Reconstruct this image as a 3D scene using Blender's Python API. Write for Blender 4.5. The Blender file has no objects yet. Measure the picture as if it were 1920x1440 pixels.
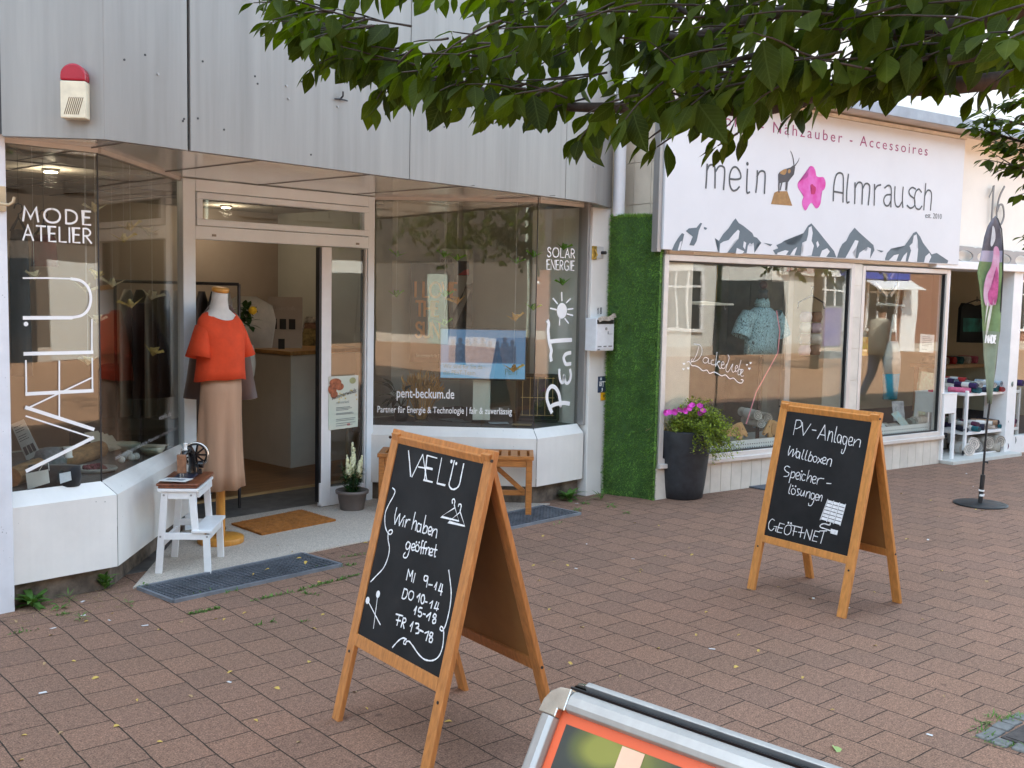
import bpy, bmesh, math, random
from mathutils import Vector as V, Matrix
rnd = random.Random(7)
PI = math.pi
R = math.radians
sc = bpy.context.scene
COL = sc.collection
# ------------------------------------------------------------ camera
# world: X runs along the left shop front, Y into the buildings, Z up, camera above the origin
F_PX, CAM_H = 2000.0, 1.7
AL, PITCH, ROLL = R(47.2), math.atan(174/2000.0), R(1.15)
F0 = V((math.sin(AL), math.cos(AL), 0)); R0 = V((math.cos(AL), -math.sin(AL), 0)); U0 = V((0,0,1))
_F = F0*math.cos(PITCH)-U0*math.sin(PITCH); _U = U0*math.cos(PITCH)+F0*math.sin(PITCH)
_R = R0*math.cos(ROLL)+_U*math.sin(ROLL); _U = _U*math.cos(ROLL)-R0*math.sin(ROLL)
EYE = V((0,0,CAM_H))
cam = bpy.data.cameras.new('camera'); cam.sensor_width = 36; cam.lens = 36*F_PX/1920; cam.clip_start = .05; cam.clip_end = 500
camo = bpy.data.objects.new('camera', cam); COL.objects.link(camo)
camo.matrix_world = Matrix(((_R.x,_U.x,-_F.x,EYE.x),(_R.y,_U.y,-_F.y,EYE.y),(_R.z,_U.z,-_F.z,EYE.z),(0,0,0,1)))
sc.camera = camo
# ------------------------------------------------------------ sky, sun, exposure
SUN_EL, SUN_DIR = R(50), V((-.25,.97,0)).normalized()      # sun stands behind the shops, the street front lies in shade
w = bpy.data.worlds.new('World'); sc.world = w; w.use_nodes = True
nt = w.node_tree; nt.nodes.clear()
sky = nt.nodes.new('ShaderNodeTexSky'); sky.sky_type = 'NISHITA'; sky.sun_disc = False
sky.sun_elevation = SUN_EL; sky.sun_rotation = math.atan2(SUN_DIR.x, SUN_DIR.y)
sky.air_density = 1.0; sky.dust_density = 1.5; sky.ozone_density = 1.0
hs = nt.nodes.new('ShaderNodeHueSaturation'); hs.inputs['Saturation'].default_value = .60
bgn = nt.nodes.new('ShaderNodeBackground'); bgn.inputs['Strength'].default_value = .15
wo = nt.nodes.new('ShaderNodeOutputWorld')
nt.links.new(sky.outputs[0], hs.inputs['Color']); tint = nt.nodes.new('ShaderNodeVectorMath'); tint.operation = 'MULTIPLY'; tint.inputs[1].default_value = (.94,1.03,1.0)
nt.links.new(hs.outputs[0], tint.inputs[0]); nt.links.new(tint.outputs[0], bgn.inputs[0]); nt.links.new(bgn.outputs[0], wo.inputs[0])
sl = bpy.data.lights.new('sun', 'SUN'); sl.energy = 3.2; sl.angle = R(.5); sl.color = (1,.94,.85)
so = bpy.data.objects.new('sun', sl); COL.objects.link(so)
sd = SUN_DIR*math.cos(SUN_EL)+U0*math.sin(SUN_EL); so.rotation_euler = sd.to_track_quat('Z','Y').to_euler(); so.location = (0,0,30)
sc.view_settings.view_transform = 'Standard'; sc.view_settings.look = 'None'
sc.view_settings.exposure = 2.78; sc.view_settings.gamma = 1
sc.render.engine = 'CYCLES'
cy = sc.cycles
cy.max_bounces = 10; cy.diffuse_bounces = 5; cy.glossy_bounces = 4; cy.transmission_bounces = 6; cy.transparent_max_bounces = 24
cy.sample_clamp_indirect = 6; cy.caustics_reflective = False; cy.caustics_refractive = False
# ------------------------------------------------------------ from a place in the photograph to a place in the world
def ray(x, y): return (_F*F_PX+_R*(x-960)-_U*(y-720)).normalized()
def onpl(x, y, p, n):
    d = ray(x,y); return EYE+d*((V(p)-EYE).dot(n)/d.dot(n))
def G(x, y, z=0.0): return onpl(x, y, (0,0,z), U0)           # on the ground, or on a level z
def L(x, y, Y): return onpl(x, y, (0,Y,0), V((0,1,0)))       # on an upright plane parallel to the left shop front
def D(x, y, d): return onpl(x, y, F0*d, F0)                  # at a given distance ahead
def AT(x, y, p): return onpl(x, y, p, F0)                    # as far away as the point p
RO = V((7.2,5.06,0)); RE = V((math.cos(R(12)),-math.sin(R(12)),0)); RN = V((math.sin(R(12)),math.cos(R(12)),0))
def RW(u, v, z): return RO+RE*u+RN*v+U0*z                    # right shop: u along its front, v inwards
def RP(x, y, v=0.0): return onpl(x, y, RO+RN*v, RN)
def RUZ(x, y, v=0.0):
    p = RP(x,y,v)-RO; return p.dot(RE), p.z
# ------------------------------------------------------------ objects
WL = {}
def tag(o, label=None, cat=None, group=None, kind=None):
    if label: o['label'] = label
    if cat: o['category'] = cat
    if group: o['group'] = group
    if kind: o['kind'] = kind
    return o
def thing(name, label, cat, loc=(0,0,0), rz=0, group=None):
    o = bpy.data.objects.new(name, None); o.empty_display_size = .1; COL.objects.link(o)
    o.location = loc; o.rotation_euler = (0,0,rz); WL[o.name] = Matrix.Translation(V(loc)) @ Matrix.Rotation(rz,4,'Z')
    return tag(o, label, cat, group)
def link(name, me, mat, parent=None):
    o = bpy.data.objects.new(name, me); COL.objects.link(o)
    for m in (mat if isinstance(mat,(list,tuple)) else [mat]): me.materials.append(m)
    if parent is not None:
        o.parent = parent; WL[o.name] = WL.get(parent.name, Matrix())
    return o
def copy_tree(o, parent=None):
    c = o.copy(); COL.objects.link(c)
    if parent is not None: c.parent = parent
    for ch in list(o.children): copy_tree(ch, c)
    return c
class MB:
    def __init__(s): s.v=[]; s.f=[]; s.mi=[]; s.sm=[]; s.cur=0; s.smooth=False; s.lf=[]
    def add(s, vs, fs):
        b=len(s.v); s.v += [V(p) for p in vs]
        for f in fs: s.f.append([b+i for i in f]); s.mi.append(s.cur); s.sm.append(s.smooth)
        return s
    def box(s, c, d, M=None):
        x,y,z = d[0]/2,d[1]/2,d[2]/2; c=V(c)
        vs=[V(p) for p in ((-x,-y,-z),(x,-y,-z),(x,y,-z),(-x,y,-z),(-x,-y,z),(x,-y,z),(x,y,z),(-x,y,z))]
        if M is not None: vs=[M@p for p in vs]
        return s.add([c+p for p in vs], [(3,2,1,0),(4,5,6,7),(0,1,5,4),(1,2,6,5),(2,3,7,6),(3,0,4,7)])
    def bb(s, a, b):      # box from corner to corner
        a=V(a); b=V(b); return s.box((a+b)/2, [abs(q) for q in (b-a)])
    def hexa(s, q, off):  # a four-cornered (or n) face pushed along off
        q=[V(p) for p in q]; off=V(off); n=len(q)
        fs=[tuple(range(n))[::-1], tuple(range(n,2*n))]+[(i,(i+1)%n,n+(i+1)%n,n+i) for i in range(n)]
        return s.add(q+[p+off for p in q], fs)
    def bar(s, a, b, w, h, up=(0,0,1)):   # rectangular bar from a to b
        a=V(a); b=V(b); t=(b-a).normalized(); sx=t.cross(V(up)).normalized()*w/2; sy=sx.cross(t).normalized()*h/2
        q=[a-sx-sy,a+sx-sy,a+sx+sy,a-sx+sy]; return s.hexa(q, b-a)
    def poly(s, pts): return s.add(pts, [tuple(range(len(pts)))])
    def tube(s, pts, r, n=8, caps=True):
        pts=[V(p) for p in pts]; rr = r if isinstance(r,(list,tuple)) else [r]*len(pts); rings=[]; b=len(s.v)
        prev=None
        for i,p in enumerate(pts):
            t=(pts[min(i+1,len(pts)-1)]-pts[max(i-1,0)]).normalized()
            if prev is None: a=t.orthogonal().normalized()
            else:
                a=(prev-t*prev.dot(t))
                a = a.normalized() if a.length>1e-6 else t.orthogonal().normalized()
            prev=a; c=t.cross(a)
            rings.append([p+(a*math.cos(2*PI*k/n)+c*math.sin(2*PI*k/n))*rr[i] for k in range(n)])
        vs=[q for g in rings for q in g]; fs=[]
        for i in range(len(pts)-1):
            for k in range(n): fs.append((i*n+k,i*n+(k+1)%n,(i+1)*n+(k+1)%n,(i+1)*n+k))
        sm=s.smooth; s.smooth=True; s.add(vs,fs); s.smooth=sm
        if caps: s.add(rings[0],[tuple(range(n))[::-1]]); s.add(rings[-1],[tuple(range(n))])
        return s
    def lathe(s, prof, c=(0,0,0), n=24, M=None):  # prof: (r,z) pairs
        c=V(c); vs=[]; fs=[]
        for r,z in prof:
            for k in range(n):
                p=V((r*math.cos(2*PI*k/n), r*math.sin(2*PI*k/n), z))
                vs.append(c+(M@p if M is not None else p))
        for i in range(len(prof)-1):
            for k in range(n): fs.append((i*n+k,i*n+(k+1)%n,(i+1)*n+(k+1)%n,(i+1)*n+k))
        m=len(prof)-1
        fs.append(tuple(range(n))[::-1]); fs.append(tuple(m*n+k for k in range(n)))
        sm=s.smooth; s.smooth=True; s.add(vs,fs); s.smooth=sm; return s
    def cyl(s, a, b, r, n=16): return s.tube([a,b], r, n)
    def ball(s, c, r, n=12, sq=(1,1,1)):
        prof=[(max(1e-4,math.sin(PI*i/n)), -math.cos(PI*i/n)) for i in range(n+1)]
        return s.lathe([(a*r,b*r) for a,b in prof], c, n+4, Matrix.Diagonal(V(sq)))
    def loft(s, rings, n=32, caps=True):   # rings: (centre, rx, ry, rot, wave_amp, waves, phase)
        vs=[]; fs=[]
        for (c,rx,ry,ro,am,wv,ph) in rings:
            for k in range(n):
                a=2*PI*k/n; q=1+am*math.sin(wv*a+ph)+am*.5*math.sin((wv*1.7//1)*a+ph*2)
                x=rx*q*math.cos(a); y=ry*q*math.sin(a)
                vs.append(V(c)+V((x*math.cos(ro)-y*math.sin(ro), x*math.sin(ro)+y*math.cos(ro), 0)))
        for i in range(len(rings)-1):
            for k in range(n): fs.append((i*n+k,i*n+(k+1)%n,(i+1)*n+(k+1)%n,(i+1)*n+k))
        if caps:
            m=len(rings)-1; fs.append(tuple(range(n))[::-1]); fs.append(tuple(m*n+k for k in range(n)))
        sm=s.smooth; s.smooth=True; s.add(vs,fs); s.smooth=sm; return s
    def build(s, name, mat, parent=None, local=False, bevel=0, sub=0, loc=None, segs=2):
        me=bpy.data.meshes.new(name); vs=s.v
        if parent is not None and not local:
            I=WL.get(parent.name, Matrix()).inverted(); vs=[I@p for p in vs]
        if parent is None:
            if loc is None:
                xs=[p.x for p in vs]; ys=[p.y for p in vs]; loc=V(((min(xs)+max(xs))/2,(min(ys)+max(ys))/2,min(p.z for p in vs)))
            loc=V(loc); vs=[p-loc for p in vs]
        me.from_pydata([tuple(p) for p in vs],[],s.f)
        me.polygons.foreach_set('material_index', s.mi); me.polygons.foreach_set('use_smooth', s.sm); me.update()
        if s.lf and len(s.lf)==len(s.v):
            at=me.attributes.new('leaf_uv','FLOAT_VECTOR','POINT'); at.data.foreach_set('vector',[q for a,b in s.lf for q in (a,b,0)])
        o=link(name, me, mat, parent)
        if parent is None: o.location=loc; WL[o.name]=Matrix.Translation(loc)
        if bevel:
            m=o.modifiers.new('bevel','BEVEL'); m.width=bevel; m.segments=segs; m.limit_method='ANGLE'; m.angle_limit=R(40); m.harden_normals=False
        if sub:
            m=o.modifiers.new('sub','SUBSURF'); m.levels=sub; m.render_levels=sub
        return o
# ------------------------------------------------------------ materials
MATS = {}
def mat(name, col, rough=.6, metal=0, spec=.5, var=.12, vscale=6.0, stretch=(1,1,1), bump=0, bscale=60.0, col2=None, sss=0, coat=0, sheen=0, emit=None, es=0, detail=5, isl=0, specks=None, streak=0):
    if name in MATS: return MATS[name]
    m=bpy.data.materials.new(name); m.use_nodes=True; t=m.node_tree; n=t.nodes; b=n['Principled BSDF']
    b.inputs['Roughness'].default_value=rough; b.inputs['Metallic'].default_value=metal; b.inputs['Specular IOR Level'].default_value=spec
    if coat: b.inputs['Coat Weight'].default_value=coat
    if sheen: b.inputs['Sheen Weight'].default_value=sheen
    tc=n.new('ShaderNodeTexCoord'); mp=n.new('ShaderNodeMapping'); mp.inputs['Scale'].default_value=stretch
    t.links.new(tc.outputs['Object'],mp.inputs[0])
    nz=n.new('ShaderNodeTexNoise'); nz.inputs['Scale'].default_value=vscale; nz.inputs['Detail'].default_value=detail; nz.inputs['Roughness'].default_value=.62
    t.links.new(mp.outputs[0],nz.inputs['Vector'])
    mr=n.new('ShaderNodeMapRange'); mr.inputs[1].default_value=.3; mr.inputs[2].default_value=.7; t.links.new(nz.outputs[0],mr.inputs[0])
    mx=n.new('ShaderNodeMix'); mx.data_type='RGBA'
    c=V(col[:3]); c2=V(col2[:3]) if col2 else c*(1-2*var)
    ca = c*(1+var) if not col2 else c
    mx.inputs[6].default_value=(*[min(1,q) for q in ca],1); mx.inputs[7].default_value=(*c2,1)
    t.links.new(mr.outputs[0],mx.inputs[0]); out=mx.outputs[2]
    if streak:
        mp3=n.new('ShaderNodeMapping'); mp3.inputs['Scale'].default_value=(9,9,.25); t.links.new(tc.outputs['Object'],mp3.inputs[0]); n3=n.new('ShaderNodeTexNoise'); n3.inputs['Scale'].default_value=2.6; n3.inputs['Detail'].default_value=6; t.links.new(mp3.outputs[0],n3.inputs['Vector'])
        r3=n.new('ShaderNodeMapRange'); r3.inputs[1].default_value=.42; r3.inputs[2].default_value=.72; r3.inputs[3].default_value=1; r3.inputs[4].default_value=1-streak; t.links.new(n3.outputs[0],r3.inputs[0])
        x3=n.new('ShaderNodeMix'); x3.data_type='RGBA'; x3.blend_type='MULTIPLY'; x3.inputs[0].default_value=1; t.links.new(out,x3.inputs[6]); t.links.new(r3.outputs[0],x3.inputs[7]); out=x3.outputs[2]
    if specks:
        vv=n.new('ShaderNodeTexVoronoi'); vv.inputs['Scale'].default_value=specks[0]; t.links.new(tc.outputs['Object'],vv.inputs['Vector']); n4=n.new('ShaderNodeTexNoise'); n4.inputs['Scale'].default_value=3; t.links.new(tc.outputs['Object'],n4.inputs['Vector'])
        r4=n.new('ShaderNodeMapRange'); r4.inputs[1].default_value=.45; r4.inputs[2].default_value=.75; r4.inputs[3].default_value=0; r4.inputs[4].default_value=specks[1]; t.links.new(n4.outputs[0],r4.inputs[0])
        l4=n.new('ShaderNodeMath'); l4.operation='LESS_THAN'; t.links.new(vv.outputs[0],l4.inputs[0]); t.links.new(r4.outputs[0],l4.inputs[1]); x4=n.new('ShaderNodeMix'); x4.data_type='RGBA'; t.links.new(l4.outputs[0],x4.inputs[0]); t.links.new(out,x4.inputs[6]); x4.inputs[7].default_value=(*[q*.45 for q in c],1); out=x4.outputs[2]
    if isl:
        gi=n.new('ShaderNodeNewGeometry'); hv=n.new('ShaderNodeHueSaturation'); m1=n.new('ShaderNodeMapRange')
        m1.inputs[3].default_value=1-isl; m1.inputs[4].default_value=1+isl
        t.links.new(gi.outputs['Random Per Island'],m1.inputs[0]); t.links.new(m1.outputs[0],hv.inputs['Value']); t.links.new(out,hv.inputs['Color']); out=hv.outputs[0]
    t.links.new(out,b.inputs['Base Color'])
    if bump:
        n2=n.new('ShaderNodeTexNoise'); n2.inputs['Scale'].default_value=bscale; n2.inputs['Detail'].default_value=4; t.links.new(mp.outputs[0],n2.inputs['Vector'])
        bp=n.new('ShaderNodeBump'); bp.inputs['Strength'].default_value=bump; bp.inputs['Distance'].default_value=.004
        t.links.new(n2.outputs[0],bp.inputs['Height']); t.links.new(bp.outputs[0],b.inputs['Normal'])
    if emit: b.inputs['Emission Color'].default_value=(*emit,1); b.inputs['Emission Strength'].default_value=es
    MATS[name]=m; return m
def srgb(r,g,b): return tuple(((c/255)/12.92 if c/255<=.04045 else ((c/255+.055)/1.055)**2.4) for c in (r,g,b))
def glass_mat(name, tint=(.93,.95,.93), base=.05, wav=0.0):
    m=bpy.data.materials.new(name); m.use_nodes=True; t=m.node_tree; n=t.nodes; n.clear()
    o=n.new('ShaderNodeOutputMaterial'); tr=n.new('ShaderNodeBsdfTransparent'); gl=n.new('ShaderNodeBsdfGlossy'); mx=n.new('ShaderNodeMixShader')
    tr.inputs[0].default_value=(*tint,1); gl.inputs['Roughness'].default_value=0.0; gl.inputs['Color'].default_value=(1,1,1,1)
    lw=n.new('ShaderNodeLayerWeight'); lw.inputs[0].default_value=.5
    pw=n.new('ShaderNodeMath'); pw.operation='POWER'; pw.inputs[1].default_value=5.0; t.links.new(lw.outputs['Facing'],pw.inputs[0])
    ma=n.new('ShaderNodeMath'); ma.operation='MULTIPLY_ADD'; ma.inputs[1].default_value=1-base; ma.inputs[2].default_value=base; t.links.new(pw.outputs[0],ma.inputs[0])
    if wav:
        tc=n.new('ShaderNodeTexCoord'); nz=n.new('ShaderNodeTexNoise'); nz.inputs['Scale'].default_value=1.6; nz.inputs['Detail'].default_value=1
        bp=n.new('ShaderNodeBump'); bp.inputs['Strength'].default_value=wav; bp.inputs['Distance'].default_value=.02
        t.links.new(tc.outputs['Object'],nz.inputs['Vector']); t.links.new(nz.outputs[0],bp.inputs['Height']); t.links.new(bp.outputs[0],gl.inputs['Normal'])
    t.links.new(ma.outputs[0],mx.inputs[0]); t.links.new(tr.outputs[0],mx.inputs[1]); t.links.new(gl.outputs[0],mx.inputs[2]); t.links.new(mx.outputs[0],o.inputs[0])
    return m
GLASS=glass_mat('window_glass', base=.05, wav=.06)
GLASS2=glass_mat('clear_glass_small', tint=(.95,.97,.96), base=.04)
WHITE=mat('white_painted_metal',(.78,.76,.73),.38,var=.035,vscale=3,bump=.02,bscale=200)
WHITE2=mat('white_lacquer',(.80,.80,.80),.35,var=.03,vscale=8)
FRAME=mat('frame_paint',(.84,.92,.97),.35,var=.03,vscale=4)
SILVER=mat('aluminium',(.36,.355,.35),.45,metal=.55,var=.06,vscale=30,stretch=(1,1,.1))
BLACK=mat('black_plastic',(.02,.02,.022),.45,var=.2)
DARKM=mat('dark_metal',(.05,.05,.055),.4,metal=.6,var=.2)
CHALK=mat('chalk_marker',(.82,.82,.84),.8,var=.12,vscale=60)
VINYL=mat('white_vinyl',(.93,.93,.93),.5,var=.02)
PAPER=mat('paper',(.74,.73,.70),.7,var=.04,vscale=12)
INK=mat('ink',(.05,.05,.06),.7,var=.1)
WOODO=mat('orange_stained_wood',srgb(188,124,68),.42,var=.16,vscale=5,stretch=(14,14,1.2),bump=.08,bscale=40,detail=7)
WOODT=mat('teak_slats',srgb(178,112,52),.5,var=.2,vscale=6,stretch=(2,14,14),bump=.1,bscale=40)
# ------------------------------------------------------------ single-stroke lettering
GL = {
'A':(64,"0,0 32,100 64,0|12,36 52,36"),'B':(54,"0,0 0,100|~0,100 30,98 44,78 30,54 0,54|~0,54 34,52 52,28 34,2 0,0"),
'C':(74,"~70,82 48,99 22,92 4,68 2,36 18,8 46,0 70,16"),
'D':(66,"0,0 0,100|~0,100 30,98 56,80 64,50 56,20 30,2 0,0"),'E':(46,"44,100 0,100 0,0 44,0|0,54 38,54"),'F':(44,"44,100 0,100 0,0|-8,50 36,50"),
'G':(78,"~72,84 50,99 24,94 6,72 2,40 16,10 42,0 68,12 74,44|74,44 44,44"),'H':(60,"0,0 0,100|60,0 60,100|0,52 60,52"),'I':(4,"0,0 0,100"),'K':(54,"0,0 0,100|50,100 0,46 54,0"),
'L':(44,"0,100 0,0 44,0"),'M':(84,"0,0 12,100 42,22 72,100 84,0"),'N':(62,"0,0 0,100 62,0 62,100"),
'O':(90,"~45,100 18,92 2,66 2,34 18,8 45,0 72,8 88,34 88,66 72,92 45,100"),'P':(52,"0,0 0,100|~0,100 30,98 50,78 40,54 0,46"),
'R':(54,"0,0 0,100|~0,100 30,98 48,76 36,54 0,48|18,48 54,0"),'S':(52,"~48,86 34,99 12,96 4,78 16,58 38,46 50,26 40,4 14,0 0,16"),
'T':(58,"0,100 58,100|29,100 29,0"),'U':(60,"0,100 0,34|~0,34 8,8 30,0 52,8 60,34|60,34 60,100"),'V':(64,"0,100 32,0 64,100"),
'W':(92,"0,100 22,0 46,84 66,0 92,100"),'Y':(58,"0,100 29,48 58,100|29,48 29,0"),
'a':(52,"~46,52 30,62 10,52 2,28 12,4 28,2 44,22|46,62 46,10 54,0"),'b':(50,"2,100 0,0|~0,34 14,60 34,62 48,38 42,10 22,0 2,8"),
'c':(46,"~44,52 30,62 10,52 0,30 8,6 26,0 44,10"),'d':(52,"~46,46 30,60 10,52 2,28 12,4 30,2 46,22|48,100 46,0"),
'e':(48,"~2,34 44,40 38,58 22,62 6,48 0,26 10,4 28,0 44,12"),'f':(34,"~34,90 24,100 14,90 12,60 10,-20|0,58 30,60"),
'g':(50,"~46,52 30,62 10,52 2,28 12,6 28,4 44,24|~46,62 46,20 44,-18 30,-36 12,-34 2,-20"),'h':(48,"2,100 0,0|~0,34 14,58 30,62 42,48 44,0"),
'i':(6,"2,62 2,0|.2,88"),'j':(16,"~14,62 14,-10 8,-32 -6,-32|.14,88"),'k':(44,"2,100 0,0|38,62 2,26 42,0"),'l':(10,"~2,100 2,12 10,0"),
'm':(80,"2,62 0,0|~0,34 12,58 26,62 36,48 38,0|~38,34 52,58 66,62 76,46 78,0"),'n':(48,"2,62 0,0|~0,34 14,58 30,62 42,46 44,0"),
'o':(50,"~25,62 8,52 0,30 8,8 25,0 42,8 50,30 42,52 25,62"),'p':(50,"2,62 0,-38|~0,34 14,58 34,62 48,38 42,10 22,0 2,10"),
'r':(32,"2,62 0,0|~0,32 10,54 30,60"),'s':(38,"~36,54 22,62 6,54 8,40 28,28 36,14 22,0 2,6"),'t':(32,"~12,92 12,14 20,0 32,6|0,62 30,62"),
'u':(48,"~2,62 0,22 10,2 28,2 44,26|46,62 44,10 50,0"),'v':(42,"0,62 20,0 42,62"),'w':(64,"0,62 16,0 32,54 48,0 64,62"),'x':(42,"0,62 42,0|40,62 2,0"),
'z':(40,"2,62 40,62 0,0 42,0"),'-':(38,"4,42 36,42"),'.':(4,".2,2"),'|':(4,"2,-20 2,105"),
'0':(50,"~25,100 6,84 0,50 6,14 25,0 44,14 50,50 44,84 25,100"),'1':(26,"0,70 24,100 24,0"),'2':(48,"~2,76 10,96 30,99 46,80 38,52 0,0|0,0 50,0"),
'3':(46,"~2,92 24,100 44,82 36,58 16,54|~16,54 44,46 44,14 22,0 0,10"),'4':(48,"34,100 0,34 50,34|40,64 36,-8"),
'5':(46,"44,100 8,100 4,58|~4,58 26,64 46,44 44,16 22,0 0,10"),'6':(48,"~40,100 14,72 2,34 12,4 32,2 48,24 38,50 18,52 4,34"),
'8':(48,"~24,54 6,68 8,92 26,100 42,90 40,68 24,54 4,36 2,12 24,0 46,12 44,36 24,54"),'9':(46,"~44,78 30,99 8,92 2,68 16,50 36,56 44,78|~44,78 42,30 34,0"),
' ':(36,""),
}
UML={'ä':('a',26,84),'ö':('o',25,84),'ü':('u',24,84),'Ö':('O',45,120),'Ü':('U',30,118)}
for k,(b,cx,h) in UML.items():
    wd,s=GL[b]; GL[k]=(wd, s+'|.%d,%d|.%d,%d'%(cx-11,h,cx+11,h))
def crom(p, n=6):
    if len(p)<3: return p
    q=[p[0]*2-p[1]]+p+[p[-1]*2-p[-2]]; out=[]
    if (p[0]-p[-1]).length<1e-6: q[0]=p[-2]; q[-1]=p[1]
    for i in range(1,len(q)-2):
        for k in range(n):
            t=k/n; a,b,c,d=q[i-1],q[i],q[i+1],q[i+2]
            out.append(.5*((2*b)+(c-a)*t+(2*a-5*b+4*c-d)*t*t+(3*b-a-3*c+d)*t*t*t))
    return out+[p[-1]]
def glyphs(text, gap=20, sy=1.0, jit=0):
    x=0; out=[]
    for ch in text:
        wd,s=GL[ch]
        j=rnd.uniform(-jit,jit)
        for st in s.split('|'):
            if not st: continue
            dot=st[0]=='.'; sm=st[0]=='~'; st=st.lstrip('.~')
            p=[V((float(a.split(',')[0])+x, (float(a.split(',')[1])+j)*sy)) for a in st.split()]
            out.append(('dot',p) if dot else ('line', crom(p) if sm else p))
        x+=wd+gap
    return out, x-gap
RC=[0]
def ribbon(mb, pts, w, o, ex, ey, nrm, lift=.0015, th=.0008, w2=None, jit=0):
    """flat painted line of width w through 2-D points on the plane o,ex,ey"""
    n=len(pts)
    if n<2: return
    RC[0]=(RC[0]+1)%24; lift+=RC[0]*.00006
    vs=[];
    for i,p in enumerate(pts):
        a=pts[max(0,i-1)]; b=pts[min(n-1,i+1)]; t=(b-a)
        t = t.normalized() if t.length>1e-9 else V((1,0))
        k=1.0
        if 0<i<n-1:
            t1=(p-a).normalized() if (p-a).length>1e-9 else t; k=min(2.2,1/max(.3,abs(t1.dot(t))))
        ww = w if w2 is None else w+(w2-w)*i/(n-1)
        if jit: ww*=1+jit*math.sin(i*.9+RC[0]*2.1)+jit*.6*math.sin(i*2.3+RC[0])
        m=V((-t.y,t.x))*ww/2*k
        e=V((0,0))
        if i==0: e=-t*w*.3
        if i==n-1: e=t*w*.3
        for q in (p+m+e,p-m+e): vs.append(o+ex*q.x+ey*q.y+nrm*lift)
    fs=[(2*i,2*i+1,2*i+3,2*i+2) for i in range(n-1)]
    mb.add(vs,fs)
def disc(mb, c, r, o, ex, ey, nrm, lift=.0015, n=14, ry=None):
    ry=ry or r
    mb.poly([o+ex*(c[0]+r*math.cos(2*PI*k/n))+ey*(c[1]+ry*math.sin(2*PI*k/n))+nrm*lift for k in range(n)])
def letter(mb, text, size, wid, o, ex, ey, nrm, gap=20, sy=1.0, slant=0, jit=0, lift=.0015, sx=1.0, center=False):
    g,W=glyphs(text,gap,sy,jit); k=size/100
    off = -W*k*sx/2 if center else 0
    for kind,p in g:
        q=[V(((a.x*sx+a.y*slant)*k+off,a.y*k)) for a in p]
        if kind=='dot': disc(mb,(q[0].x,q[0].y),wid*.75,o,ex,ey,nrm,lift)
        else: ribbon(mb,q,wid,o,ex,ey,nrm,lift)
    return W*k*sx
def fit(text, width, gap=20): return width*100/glyphs(text,gap)[1]
def printed(name, text, size, o, ex, ey, m, parent, width=None, bold=0, align='LEFT', spacing=1.0, lift=.002):
    """printed words in the built-in typeface, as a flat mesh on the plane o,ex,ey"""
    cu=bpy.data.curves.new(name,'FONT'); cu.body=text; cu.size=size; cu.align_x=align; cu.offset=bold; cu.resolution_u=3; cu.space_character=spacing
    to=bpy.data.objects.new(name+'_tmp',cu); COL.objects.link(to)
    dg=bpy.context.evaluated_depsgraph_get(); me=bpy.data.meshes.new_from_object(to.evaluated_get(dg))
    bpy.data.objects.remove(to); me.name=name
    nrm=ex.cross(ey).normalized(); kx=1.0
    if width:
        xs=[v.co.x for v in me.vertices]; kx=width/(max(xs)-min(xs))
    I=WL.get(parent.name,Matrix()).inverted() if parent is not None else Matrix()
    for v in me.vertices: v.co = I@(o+ex*(v.co.x*kx)+ey*v.co.y+nrm*lift)
    me.materials.clear()
    return link(name, me, m, parent)
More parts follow.
